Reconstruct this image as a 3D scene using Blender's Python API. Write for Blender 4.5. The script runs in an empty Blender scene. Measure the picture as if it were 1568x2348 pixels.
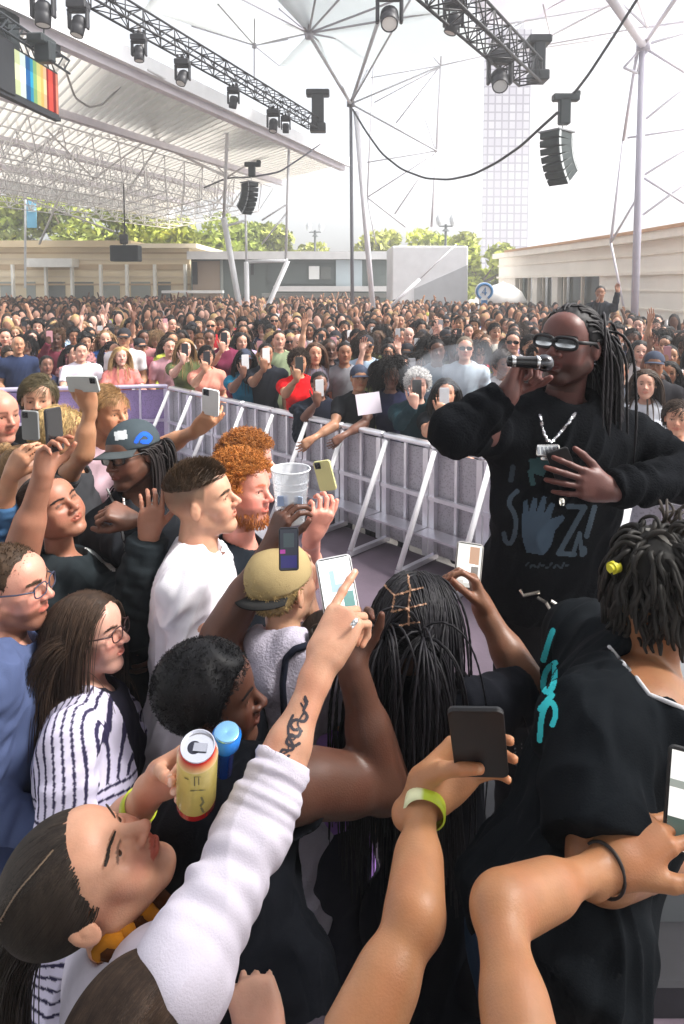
import bpy, math, random
import numpy as np
from mathutils import Vector, Matrix
random.seed(7)
rng = np.random.default_rng(7)
R = math.radians
scene = bpy.context.scene
COL = scene.collection

# ------------------------------------------------------------------ camera
FPX, HORIZON, CAMH, PITCH = 1500.0, 650.0, 2.3, R(4)      # measured on a 1568 x 2347 view of the photograph
cam_data = bpy.data.cameras.new("camera")
cam = bpy.data.objects.new("camera", cam_data); COL.objects.link(cam)
cam.location = (0, 0, CAMH)
cam.rotation_euler = (R(90) - PITCH, 0, 0)
cam_data.sensor_fit = 'VERTICAL'; cam_data.sensor_height = 36
cam_data.lens = FPX / 2347 * 36
AXIS_ROW = HORIZON + FPX * math.tan(PITCH)
cam_data.shift_y = -(1173.5 - AXIS_ROW) / 2347
cam_data.clip_start = 0.05; cam_data.clip_end = 1500
scene.camera = cam

def P(ox, oy, d):
    """point at distance d in front of the camera that is seen at (ox, oy)"""
    u = (ox - 784) / FPX; v = (AXIS_ROW - oy) / FPX
    cp, sp = math.cos(PITCH), math.sin(PITCH)
    D = np.array([u, cp + v * sp, -sp + v * cp])
    return np.array([0, 0, CAMH]) + D * (d / D[1])

# ------------------------------------------------------------------ light
SUN_EL, SUN_ROT = R(50), R(95)
world = bpy.data.worlds.new("World"); scene.world = world; world.use_nodes = True
wn = world.node_tree; wn.nodes.clear()
sky = wn.nodes.new('ShaderNodeTexSky'); sky.sky_type = 'NISHITA'; sky.sun_disc = False
sky.sun_elevation = SUN_EL; sky.sun_rotation = SUN_ROT; sky.dust_density = 4.0; sky.air_density = 1.0; sky.ozone_density = 1.0
hs = wn.nodes.new('ShaderNodeHueSaturation'); hs.inputs['Saturation'].default_value = 0.22
bg = wn.nodes.new('ShaderNodeBackground'); bg.inputs['Strength'].default_value = 0.13
wo = wn.nodes.new('ShaderNodeOutputWorld')
wn.links.new(sky.outputs[0], hs.inputs['Color']); wn.links.new(hs.outputs[0], bg.inputs[0]); wn.links.new(bg.outputs[0], wo.inputs[0])
sun_data = bpy.data.lights.new("sun", 'SUN'); sun = bpy.data.objects.new("sun", sun_data); COL.objects.link(sun)
sun_data.energy = 2.3; sun_data.angle = R(14); sun_data.color = (1.0, 0.96, 0.9)
# light comes from high on the right and behind the camera
sun.rotation_euler = (R(90) - SUN_EL, 0, R(180) - SUN_ROT)
scene.view_settings.view_transform = 'Standard'; scene.view_settings.look = 'None'
scene.view_settings.exposure = 1.5; scene.view_settings.gamma = 1.0
# ------------------------------------------------------------------ mesh helpers
def A(*v): return np.array(v, dtype=float)
def nrm(v):
    v = np.asarray(v, float); return v / (np.linalg.norm(v) + 1e-12)

def tag(o, label=None, cat=None, group=None, kind=None):
    if label: o['label'] = label
    if cat: o['category'] = cat
    if group: o['group'] = group
    if kind: o['kind'] = kind
    return o

def mesh_np(name, V, F, smooth=True, col=None, uv=None):
    """V (n,3); F an array (m,k) or a list of such arrays"""
    if isinstance(F, np.ndarray): F = [F]
    F = [np.asarray(f, dtype=np.int32) for f in F if len(f)]
    me = bpy.data.meshes.new(name)
    V = np.asarray(V, dtype=np.float32)
    me.vertices.add(len(V)); me.vertices.foreach_set('co', V.ravel())
    nl = sum(f.size for f in F); npoly = sum(len(f) for f in F)
    me.loops.add(nl); me.polygons.add(npoly)
    me.loops.foreach_set('vertex_index', np.concatenate([f.ravel() for f in F]))
    tot = np.concatenate([np.full(len(f), f.shape[1], np.int32) for f in F])
    st = np.concatenate([[0], np.cumsum(tot)[:-1]]).astype(np.int32)
    me.polygons.foreach_set('loop_start', st); me.polygons.foreach_set('loop_total', tot)
    me.polygons.foreach_set('use_smooth', np.full(npoly, smooth, bool))
    me.update(calc_edges=True)
    if col is None: col = np.ones((len(V), 3))
    col = np.asarray(col, dtype=np.float32)
    if col.ndim == 1: col = np.tile(col, (len(V), 1))
    at = me.color_attributes.new('Col', 'FLOAT_COLOR', 'POINT')
    at.data.foreach_set('color', np.concatenate([col, np.ones((len(V), 1), np.float32)], 1).astype(np.float32).ravel())
    me.validate()
    return me

def obj(name, me, mat=None, parent=None, color=None):
    if mat is not None and not me.materials: me.materials.append(mat)
    o = bpy.data.objects.new(name, me); COL.objects.link(o)
    if color is not None: o.color = (*color, 1)
    if parent is not None:
        o.parent = parent
        o.location = -Vector(parent.location)      # vertices are world coordinates; parents are unrotated
    return o

def empty(name, loc=(0, 0, 0)):
    o = bpy.data.objects.new(name, None); COL.objects.link(o); o.location = Vector([float(c) for c in loc]); o.empty_display_size = .1
    return o

class MB:
    """collects simple solids into one mesh"""
    def __init__(s): s.V = []; s.F = {}; s.n = 0; s.C = []
    def add(s, V, F, c=(1, 1, 1)):
        V = np.asarray(V, float)
        for f in (F if isinstance(F, list) else [F]):
            f = np.asarray(f); s.F.setdefault(f.shape[1], []).append(f + s.n)
        s.V.append(V); s.C.append(np.tile(np.asarray(c, float), (len(V), 1))); s.n += len(V); return s
    def box(s, c, size, M=None, bev=0, col=(1, 1, 1)):
        c = np.asarray(c, float); h = np.asarray(size, float) / 2
        M = np.eye(3) if M is None else M
        sg = np.array([[i, j, k] for i in (-1, 1) for j in (-1, 1) for k in (-1, 1)], float)
        if bev <= 0:
            V = sg * h; F = np.array([[0, 1, 3, 2], [4, 6, 7, 5], [0, 4, 5, 1], [2, 3, 7, 6], [0, 2, 6, 4], [1, 5, 7, 3]])
            return s.add(V @ M + c, F, col)
        b = min(bev, h.min() * .9)
        V = []
        for g in sg:
            for ax in range(3):
                q = g * h; 
                for k in range(3):
                    if k != ax: q[k] -= g[k] * b
                V.append(q)
        V = np.array(V); idx = {tuple(g.astype(int)): i * 3 for i, g in enumerate(sg)}
        Q, T = [], []
        for ax in range(3):
            a, b_ = [k for k in range(3) if k != ax]
            for sgn in (-1, 1):
                q = []
                for (i, j) in ((-1, -1), (1, -1), (1, 1), (-1, 1)):
                    g = [0, 0, 0]; g[ax] = sgn; g[a] = i; g[b_] = j; q.append(idx[tuple(g)] + ax)
                if (sgn > 0) != (ax != 1): q = q[::-1]
                Q.append(q)
            for i in (-1, 1):
                for j in (-1, 1):
                    g0 = [0, 0, 0]; g1 = [0, 0, 0]; g0[ax] = -1; g1[ax] = 1
                    g0[a] = g1[a] = i; g0[b_] = g1[b_] = j
                    q = [idx[tuple(g0)] + a, idx[tuple(g1)] + a, idx[tuple(g1)] + b_, idx[tuple(g0)] + b_]
                    if (i * j > 0) == (ax != 1): q = q[::-1]
                    Q.append(q)
        for g in sg:
            i = idx[tuple(g.astype(int))]; t = [i, i + 1, i + 2]
            if g.prod() < 0: t = t[::-1]
            T.append(t)
        return s.add(V @ M + c, [np.array(Q), np.array(T)], col)
    def tube(s, a, b, r, r2=None, n=8, cap=True, col=(1, 1, 1)):
        V, F = tube_np(np.array([[a, b]], float), np.array([[r, r if r2 is None else r2]]), n, cap)
        return s.add(V, F, col)
    def path(s, pts, r, n=8, col=(1, 1, 1)):
        pts = np.asarray(pts, float)[None]
        V, F = tube_np(pts, np.full(pts.shape[:2], r) if np.isscalar(r) else np.asarray(r)[None], n, True)
        return s.add(V, F, col)
    def disc(s, c, nrml, r, th, n=24, col=(1, 1, 1), r2=None):
        c = np.asarray(c, float); nrml = nrm(nrml); return s.tube(c - nrml * th / 2, c + nrml * th / 2, r, r2, n=n, col=col)
    def lathe(s, c, prof, axis=(0, 0, 1), n=28, cols=None):
        c = np.asarray(c, float); z = nrm(axis); x, y = basis(z)
        V = []; C = []
        for i, (r, h) in enumerate(prof):
            a = np.linspace(0, 2 * math.pi, n, endpoint=False)
            V.append(c + z * h + r * (np.cos(a)[:, None] * x + np.sin(a)[:, None] * y))
            C.append(np.tile((1, 1, 1) if cols is None else cols[i], (n, 1)))
        V = np.concatenate(V); F = []
        for i in range(len(prof) - 1):
            for j in range(n): F.append([i * n + j, i * n + (j + 1) % n, (i + 1) * n + (j + 1) % n, (i + 1) * n + j])
        s.add(V, np.array(F)); s.C[-1] = np.concatenate(C); return s
    def poly(s, pts, col=(1, 1, 1)):
        pts = np.asarray(pts, float); return s.add(pts, np.arange(len(pts))[None], col)
    def extrude(s, pts, vec, col=(1, 1, 1)):
        pts = np.asarray(pts, float); n = len(pts); V = np.concatenate([pts, pts + np.asarray(vec, float)])
        return s.add(V, [np.arange(n)[None][:, ::-1], np.arange(n, 2 * n)[None], np.array([[i, (i + 1) % n, n + (i + 1) % n, n + i] for i in range(n)])], col)
    def build(s, name, mat, parent=None, color=None, smooth=False):
        F = [np.concatenate(v) for v in s.F.values()]
        me = mesh_np(name, np.concatenate(s.V), F, smooth, np.concatenate(s.C))
        return obj(name, me, mat, parent, color)

def basis(z):
    z = nrm(z); t = A(0, 0, 1) if abs(z[2]) < .9 else A(1, 0, 0)
    x = nrm(np.cross(t, z)); return x, np.cross(z, x)

def tube_np(Pt, Rd, n=4, cap=False):
    """Pt (s,m,3) paths, Rd (s,m) radii"""
    s, m, _ = Pt.shape
    T = np.gradient(Pt, axis=1) if m > 2 else np.repeat(Pt[:, 1:] - Pt[:, :1], 2, 1)
    T /= np.linalg.norm(T, axis=2, keepdims=True) + 1e-9
    up = np.where(np.abs(T[:, :1, 2:3]) < .9, A(0, 0, 1), A(1, 0, 0)) + 0 * T
    X = np.cross(up, T); X /= np.linalg.norm(X, axis=2, keepdims=True) + 1e-9
    for i in range(1, m):      # transport the frame
        x = X[:, i - 1] - (X[:, i - 1] * T[:, i]).sum(1, keepdims=True) * T[:, i]
        X[:, i] = x / (np.linalg.norm(x, axis=1, keepdims=True) + 1e-9)
    Y = np.cross(T, X)
    a = np.arange(n) * 2 * math.pi / n
    V = Pt[:, :, None] + Rd[:, :, None, None] * (np.cos(a)[None, None, :, None] * X[:, :, None] + np.sin(a)[None, None, :, None] * Y[:, :, None])
    V = V.reshape(-1, 3)
    si, mi, ni = np.meshgrid(np.arange(s), np.arange(m - 1), np.arange(n), indexing='ij')
    b = (si * m + mi) * n; nj = (ni + 1) % n
    F = np.stack([b + ni, b + nj, b + n + nj, b + n + ni], -1).reshape(-1, 4)
    out = [F]
    if cap:
        k = np.arange(s)[:, None] * m * n + np.arange(n)[None]
        out += [k[:, ::-1], k + (m - 1) * n]
    return V, out

# ------------------------------------------------------------------ materials
MATS = {}
def nodes_mat(name):
    m = bpy.data.materials.new(name); m.use_nodes = True; nt = m.node_tree
    return m, nt, nt.nodes['Principled BSDF']

def material(name, base=(.8, .8, .8), rough=.6, metal=0, bump=0, bscale=60, var=0, vscale=6, obj_col=False, attr=False, sss=0, coat=0, spec=.5, emit=None, estr=0, alpha=None, trans=0, sheen=0, stretch=None, obj_space=True, ior=1.45):
    if name in MATS: return MATS[name]
    m, nt, b = nodes_mat(name); L = nt.links; N = nt.nodes
    b.inputs['Roughness'].default_value = rough; b.inputs['Metallic'].default_value = metal
    b.inputs['Specular IOR Level'].default_value = spec; b.inputs['IOR'].default_value = ior
    c = None
    if obj_col:
        oi = N.new('ShaderNodeObjectInfo'); c = oi.outputs['Color']
    if attr:
        at = N.new('ShaderNodeAttribute'); at.attribute_name = 'Col'
        if c is None: c = at.outputs['Color']
        else:
            mx = N.new('ShaderNodeMix'); mx.data_type = 'RGBA'; mx.blend_type = 'MULTIPLY'; mx.inputs[0].default_value = 1
            L.new(c, mx.inputs[6]); L.new(at.outputs['Color'], mx.inputs[7]); c = mx.outputs[2]
    if c is None:
        rg = N.new('ShaderNodeRGB'); rg.outputs[0].default_value = (*base, 1); c = rg.outputs[0]
    tc = N.new('ShaderNodeTexCoord'); src = tc.outputs['Object']
    if stretch:
        mp = N.new('ShaderNodeMapping'); mp.inputs['Scale'].default_value = stretch; L.new(src, mp.inputs[0]); src = mp.outputs[0]
    if var:
        nz = N.new('ShaderNodeTexNoise'); nz.inputs['Scale'].default_value = vscale; nz.inputs['Detail'].default_value = 5
        L.new(src, nz.inputs['Vector'])
        mr = N.new('ShaderNodeMapRange'); mr.inputs['From Min'].default_value = .3; mr.inputs['From Max'].default_value = .7
        mr.inputs['To Min'].default_value = 1 - var; mr.inputs['To Max'].default_value = 1 + var
        L.new(nz.outputs[0], mr.inputs[0])
        mx = N.new('ShaderNodeVectorMath'); mx.operation = 'SCALE'; L.new(c, mx.inputs[0]); L.new(mr.outputs[0], mx.inputs['Scale']); c = mx.outputs[0]
    L.new(c, b.inputs['Base Color'])
    if bump:
        nz = N.new('ShaderNodeTexNoise'); nz.inputs['Scale'].default_value = bscale; nz.inputs['Detail'].default_value = 4
        L.new(src, nz.inputs['Vector'])
        bp = N.new('ShaderNodeBump'); bp.inputs['Strength'].default_value = bump; bp.inputs['Distance'].default_value = .01
        L.new(nz.outputs[0], bp.inputs['Height']); L.new(bp.outputs[0], b.inputs['Normal'])
    if sss:
        b.inputs['Subsurface Weight'].default_value = sss; b.inputs['Subsurface Radius'].default_value = (1, .35, .2); b.inputs['Subsurface Scale'].default_value = .012
    if coat: b.inputs['Coat Weight'].default_value = coat; b.inputs['Coat Roughness'].default_value = .1
    if sheen: b.inputs['Sheen Weight'].default_value = sheen
    if trans: b.inputs['Transmission Weight'].default_value = trans
    if alpha is not None: b.inputs['Alpha'].default_value = alpha
    if emit is not None:
        b.inputs['Emission Color'].default_value = (*emit, 1); b.inputs['Emission Strength'].default_value = estr
        if estr and emit == 'base': pass
    MATS[name] = m; return m

M_SKIN = material('skin', rough=.42, obj_col=True, attr=True, var=.10, vscale=24, bump=.10, bscale=300, sss=.18, spec=.45)
M_CLOTH = material('cloth', rough=.9, obj_col=True, attr=True, var=.10, vscale=9, bump=.15, bscale=320, spec=.12)
M_KNIT = material('fleece', rough=.95, obj_col=True, attr=True, var=.1, vscale=14, bump=.4, bscale=160, spec=.06)
M_HAIR = material('hair', rough=.55, obj_col=True, attr=True, var=.35, vscale=60, spec=.28, stretch=(1, 1, .25))
M_GLOSS = material('gloss', rough=.12, obj_col=True, attr=True, coat=.5)
M_EYE = material('eyeball', rough=.08, attr=True, coat=.4)
M_NAIL = material('nail', rough=.25, obj_col=True, attr=True, coat=.3)
M_METAL = material('polished_metal', rough=.22, metal=1, obj_col=True, attr=True)
M_PLAST = material('matt_plastic', rough=.45, obj_col=True, attr=True, var=.04, vscale=20)
M_PAPER = material('paper', rough=.9, obj_col=True, attr=True)

# ------------------------------------------------------------------ smooth noise
_nk = np.random.default_rng(3)
_ND = _nk.normal(size=(24, 3)); _ND /= np.linalg.norm(_ND, axis=1, keepdims=True); _NP = _nk.uniform(0, 6.28, 24)
def wav(Q, f, i0=0, n=8):
    """cheap smooth pseudo-noise in about -1..1 at frequency f (cycles per metre)"""
    Wp = Q + 0.35 / f * np.sin(Q[:, [1, 2, 0]] * f * 4.1 + _NP[i0:i0 + 3])
    o = np.zeros(len(Q))
    for i in range(n):
        j = (i0 + i) % 24; o += np.sin(Wp @ _ND[j] * (f * 6.283 * (0.7 + .09 * i)) + _NP[j])
    return o / (n ** .5) * .8

# ------------------------------------------------------------------ implicit surfaces
def cone(a, b, ra, rb=None, k=.02, op=1, clip=None, ring=None, tagi=0):
    rb = ra if rb is None else rb
    return dict(t='c', a=A(*a), b=A(*b), ra=ra, rb=rb, k=k, op=op, clip=clip, ring=ring)
def ell(c, r, M=None, k=.02, op=1):
    return dict(t='e', c=A(*c), r=A(*r), M=np.eye(3) if M is None else np.asarray(M), k=k, op=op)
def rbox(c, h, M=None, rad=.01, k=.01, op=1):
    return dict(t='b', c=A(*c), r=A(*h), M=np.eye(3) if M is None else np.asarray(M), k=k, op=op, rad=rad)
def xform(prims, M, t, s=1.0):
    """M rows are the local axes in world coordinates"""
    out = []
    for p in prims:
        q = dict(p); q['k'] = p['k'] * s
        if p['t'] == 'c': q['a'] = p['a'] * s @ M + t; q['b'] = p['b'] * s @ M + t; q['ra'] = p['ra'] * s; q['rb'] = p['rb'] * s
        else:
            q['c'] = p['c'] * s @ M + t; q['r'] = p['r'] * s; q['M'] = p['M'] @ M
            if 'rad' in p: q['rad'] = p['rad'] * s
        out.append(q)
    return out
def pdist(p, X):
    if p['t'] == 'c':
        ba = p['b'] - p['a']; L2 = float(ba @ ba) + 1e-9
        xa = X - p['a']; t = np.clip(xa @ ba / L2, 0, 1)
        d = np.linalg.norm(xa - t[:, None] * ba, axis=1) - (p['ra'] + (p['rb'] - p['ra']) * t)
        if p.get('ring'):
            amp, f, ph = p['ring']; ln = math.sqrt(L2); u = t * ln
            w = np.sin(u * f + ph + 1.6 * np.sin(X[:, 0] * 31 + ph) + 1.3 * np.sin(X[:, 2] * 27 + X[:, 1] * 33)) 
            d -= amp * (w + .5 * np.sin(u * f * 1.9 + X[:, 1] * 60)) * np.clip(t * 6, 0, 1) * np.clip((1 - t) * 8, 0, 1)
        c = p.get('clip')
        if c:
            n = ba / math.sqrt(L2)
            if 'b' in c: d = np.maximum(d, (X - p['b']) @ n)
            if 'a' in c: d = np.maximum(d, -(X - p['a']) @ n)
        return d
    if p['t'] == 'e':
        q = (X - p['c']) @ p['M'].T
        k0 = np.linalg.norm(q / p['r'], axis=1); k1 = np.linalg.norm(q / p['r'] ** 2, axis=1) + 1e-9
        return k0 * (k0 - 1) / k1
    q = np.abs((X - p['c']) @ p['M'].T) - (p['r'] - p['rad'])
    return np.linalg.norm(np.maximum(q, 0), axis=1) + np.minimum(q.max(1), 0) - p['rad']
def pbound(p):
    if p['t'] == 'c': return np.minimum(p['a'] - p['ra'], p['b'] - p['rb']), np.maximum(p['a'] + p['ra'], p['b'] + p['rb'])
    r = np.linalg.norm(p['r']) if p['t'] == 'b' else max(p['r'])
    if p['t'] == 'e': e = np.sqrt(((p['M'] * p['r'][:, None]) ** 2).sum(0)); return p['c'] - e, p['c'] + e
    return p['c'] - r, p['c'] + r

def evalp(prims, X):
    d = np.full(len(X), 1e3)
    for p in prims: d = comb(d, pdist(p, X), p)
    return d
def comb(d, e, p):
    k = p['k']
    if p['op'] > 0:
        h = np.clip(.5 + .5 * (d - e) / k, 0, 1); return d * (1 - h) + e * h - k * h * (1 - h)
    if p['op'] == 0: return np.maximum(d, e)                       # intersect
    h = np.clip(.5 - .5 * (d + e) / k, 0, 1); return d * (1 - h) - e * h + k * h * (1 - h)

def surf(prims, h, zmin=None):
    """mesh of the zero surface of the blended primitives (sparse surface nets)"""
    B = 8
    adds = [p for p in prims if p['op'] > 0]
    lo = np.min([pbound(p)[0] for p in adds], 0) - 2 * h - .015; hi = np.max([pbound(p)[1] for p in adds], 0) + 2 * h + .015
    if zmin is not None: lo[2] = zmin
    nb = np.ceil((hi - lo) / (h * B)).astype(int)
    cand = []
    for p in adds:                                # only the blocks a primitive can reach
        l, u = pbound(p); m = p['k'] + 2 * h + .012
        i0 = np.maximum(np.floor((l - m - lo) / (h * B)).astype(int), 0); i1 = np.minimum(np.floor((u + m - lo) / (h * B)).astype(int), nb - 1)
        if (i1 < i0).any(): continue
        g = np.stack(np.meshgrid(*[np.arange(i0[k], i1[k] + 1) for k in range(3)], indexing='ij'), -1).reshape(-1, 3)
        cand.append((g[:, 0] * nb[1] + g[:, 1]) * nb[2] + g[:, 2])
    cand = np.unique(np.concatenate(cand))
    bi = np.stack([cand // (nb[1] * nb[2]), cand // nb[2] % nb[1], cand % nb[2]], -1)
    cen = lo + (bi + .5) * h * B; rad = h * B * .5 * 3 ** .5
    D = np.stack([pdist(p, cen) for p in prims], 1)
    full = np.full(len(cen), 1e3)
    for j, p in enumerate(prims): full = comb(full, D[:, j], p)
    keep = np.abs(full) < rad * 1.5 + .02
    bi, cen, D, full = bi[keep], cen[keep], D[keep], full[keep]
    addm = np.array([p['op'] > 0 for p in prims])
    best = D[:, addm].min(1)
    off = np.stack(np.meshgrid(*[np.arange(B + 1)] * 3, indexing='ij'), -1).reshape(-1, 3)
    val = np.full((len(bi), len(off)), 1e3)
    base = lo + bi[:, None] * (h * B)
    for j, p in enumerate(prims):
        if p['op'] > 0: sel = np.where(D[:, j] < best + 2 * rad * 1.3 + p['k'])[0]
        elif p['op'] == 0: sel = np.arange(len(bi))
        else: sel = np.where(D[:, j] < rad * 1.3 + p['k'])[0]
        if not len(sel): continue
        X = (base[sel] + off[None] * h).reshape(-1, 3)
        val[sel] = comb(val[sel].ravel(), pdist(p, X), p).reshape(len(sel), -1)
    G = val.reshape(-1, B + 1, B + 1, B + 1)
    act = (G.min((1, 2, 3)) < 0) & (G.max((1, 2, 3)) > 0)
    G = G[act]; bi = bi[act]
    ins = G < 0
    cs = sum(ins[:, a:a + B, b:b + B, c:c + B].astype(np.int8) for a in (0, 1) for b in (0, 1) for c in (0, 1))
    w = np.argwhere((cs > 0) & (cs < 8))
    N = nb * B + 2
    def key(ijk): return (ijk[:, 0].astype(np.int64) * N[1] + ijk[:, 1]) * N[2] + ijk[:, 2]
    ck = bi[w[:, 0]] * B + w[:, 1:]
    acc = np.zeros((len(w), 3)); cnt = np.zeros(len(w))
    b0, x0, y0, z0 = w.T
    corners = [(a, b, c) for a in (0, 1) for b in (0, 1) for c in (0, 1)]
    for (a, b, c) in corners:
        for ax in range(3):
            if (a, b, c)[ax]: continue
            a2, b2, c2 = a + (ax == 0), b + (ax == 1), c + (ax == 2)
            v0 = G[b0, x0 + a, y0 + b, z0 + c]; v1 = G[b0, x0 + a2, y0 + b2, z0 + c2]
            m = (v0 < 0) != (v1 < 0); t = np.where(m, v0 / np.where(m, v0 - v1, 1), 0)
            pt = np.stack([a + t * (ax == 0), b + t * (ax == 1), c + t * (ax == 2)], 1)
            acc += pt * m[:, None]; cnt += m
    V = lo + (ck + acc / cnt[:, None]) * h
    kk = key(ck); o = np.argsort(kk); ks = kk[o]
    Fs = []
    for ax in range(3):
        s1 = [slice(0, B)] * 3; s0 = [slice(0, B)] * 3; s1[ax] = slice(1, B + 1)
        i0 = ins[(slice(None), *s0)]; i1 = ins[(slice(None), *s1)]
        e = np.argwhere(i0 != i1)
        if not len(e): continue
        flip = i0[tuple(e.T)]
        g = bi[e[:, 0]] * B + e[:, 1:]
        u, v = (ax + 1) % 3, (ax + 2) % 3
        q = []
        for (du, dv) in ((-1, -1), (0, -1), (0, 0), (-1, 0)):
            c = g.copy(); c[:, u] += du; c[:, v] += dv; q.append(key(c))
        q = np.stack(q, 1); ix = np.clip(np.searchsorted(ks, q), 0, len(ks) - 1)
        ok = (ks[ix] == q).all(1); ix = o[ix]
        ix[~flip] = ix[~flip][:, ::-1]
        Fs.append(ix[ok])
    F = np.concatenate(Fs)
    return V, F

def normals(V, F):
    fn = np.cross(V[F[:, 2]] - V[F[:, 0]], V[F[:, 3]] - V[F[:, 1]])
    n = np.zeros_like(V)
    for i in range(4): np.add.at(n, F[:, i], fn)
    return n / (np.linalg.norm(n, axis=1, keepdims=True) + 1e-12)
def relax(V, F, it=1, w=.5):
    for _ in range(it):
        s = np.zeros_like(V); c = np.zeros(len(V))
        for i in range(4):
            a, b = F[:, i], F[:, (i + 1) % 4]
            np.add.at(s, a, V[b]); np.add.at(c, a, 1); np.add.at(s, b, V[a]); np.add.at(c, b, 1)
        V = V * (1 - w) + w * s / np.maximum(c, 1)[:, None]
    return V
# ------------------------------------------------------------------ heads, hands, bodies
def rotm(yaw, pitch=0, roll=0):
    """rows: x to the head's own right, forward (y), up (z). yaw 0 faces the camera, 90 faces right in the picture"""
    y, p, r = R(yaw), R(pitch), R(roll)
    f0 = A(math.sin(y), -math.cos(y), 0); u0 = A(0, 0, 1)
    f = f0 * math.cos(p) + u0 * math.sin(p); u = u0 * math.cos(p) - f0 * math.sin(p)
    x = np.cross(f, u)
    x2 = x * math.cos(r) + u * math.sin(r); u2 = u * math.cos(r) - x * math.sin(r)
    return np.stack([x2, f, u2])

def head_prims(male=.5, nose=1., lips=1., jaw=1., open_=0., smile=0., fat=0., ears=True, closed=False, nosew=1.):
    m = male; p = []
    p.append(ell((0, -.018, .036), (.0765, .098, .086), k=.02))
    p.append(ell((0, .030, -.022), (.060 + .01 * fat, .062, .080), k=.03))
    p.append(ell((0, .052, .045), (.056, .040, .048), k=.03))                       # forehead
    jw = .043 + .007 * m * jaw + .009 * fat
    for s in (-1, 1):
        p.append(cone((s * jw, -.004, -.050), (s * .020, .062, -.094), .020 + .006 * fat, .015, k=.028))
        p.append(ell((s * .040, .058, -.014), (.023, .022, .018), k=.022))           # cheekbone
        p.append(ell((s * .034, .058, -.042), (.022 + .008 * fat, .022, .026), k=.02))
        p.append(cone((s * .010, .0815, .0235 + .002 * m), (s * .043, .066, .025), .0095 + .003 * m, .009, k=.014))  # brow ridge
    p.append(ell((0, .070, -.096), (.021 + .004 * m, .020, .017 + .002 * m), k=.022))   # chin
    p.append(ell((0, .074, -.053), (.026, .017, .019), k=.018))                        # muzzle
    for s in (-1, 1):
        p.append(ell((s * .031, .098, .006), (.0185, .019, .0125), k=.016, op=-1))     # eye socket
        p.append(ell((s * .031, .070, .006), (.0165, .0175, .0125), k=.007))           # lids over the eyeball
        if not closed:
            p.append(ell((s * .031, .090, .0058), (.0125, .011, .0054), k=.002, op=-1))
        p.append(cone((s * .018, .084, .0125), (s * .045, .0755, .0135), .0042, .003, k=.006))
    nl = .1045 + .007 * nose
    p.append(cone((0, .083, .020), (0, nl, -.020), .0075, .0105, k=.010))
    p.append(ell((0, nl + .001, -.0235), (.0105 * nosew, .0095, .0088), k=.006))
    for s in (-1, 1):
        p.append(ell((s * .0125 * nosew, nl - .012, -.0265), (.0085, .0105, .0078), k=.006))
        p.append(ell((s * .0068 * nosew, nl - .006, -.0345), (.0042, .0052, .0036), k=.002, op=-1))
    zo = .006 * open_
    lr = .0052 * (.75 + .35 * lips)
    w = .023 + .004 * smile
    p.append(cone((0, .0905 + .002 * lips, -.0500), (w, .0745, -.0525 + .004 * smile), lr, lr * .45, k=.006))
    p.append(cone((0, .0905 + .002 * lips, -.0500), (-w, .0745, -.0525 + .004 * smile), lr, lr * .45, k=.006))
    p.append(cone((-.010, .0885 + .002 * lips, -.0605 - zo * 1.6), (.010, .0885 + .002 * lips, -.0605 - zo * 1.6), lr * 1.15, k=.007))
    p.append(ell((0, .0965, -.0553 - zo * .6), (w - .001, .012, .0013 + zo), k=.0025, op=-1))
    if ears:
        for s in (-1, 1):
            q = rotm(180 - s * 20)
            p.append(ell((s * .0800, -.010, -.002), (.006, .017, .030), M=np.array([[math.cos(s * .35), math.sin(s * .35), 0], [-math.sin(s * .35), math.cos(s * .35), 0], [0, 0, 1]]), k=.008))
            p.append(ell((s * .0885, -.003, .001), (.0070, .0105, .0195), k=.003, op=-1)); p.append(ell((s * .0815, -.008, -.003), (.004, .006, .010), k=.004))
    return p

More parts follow.
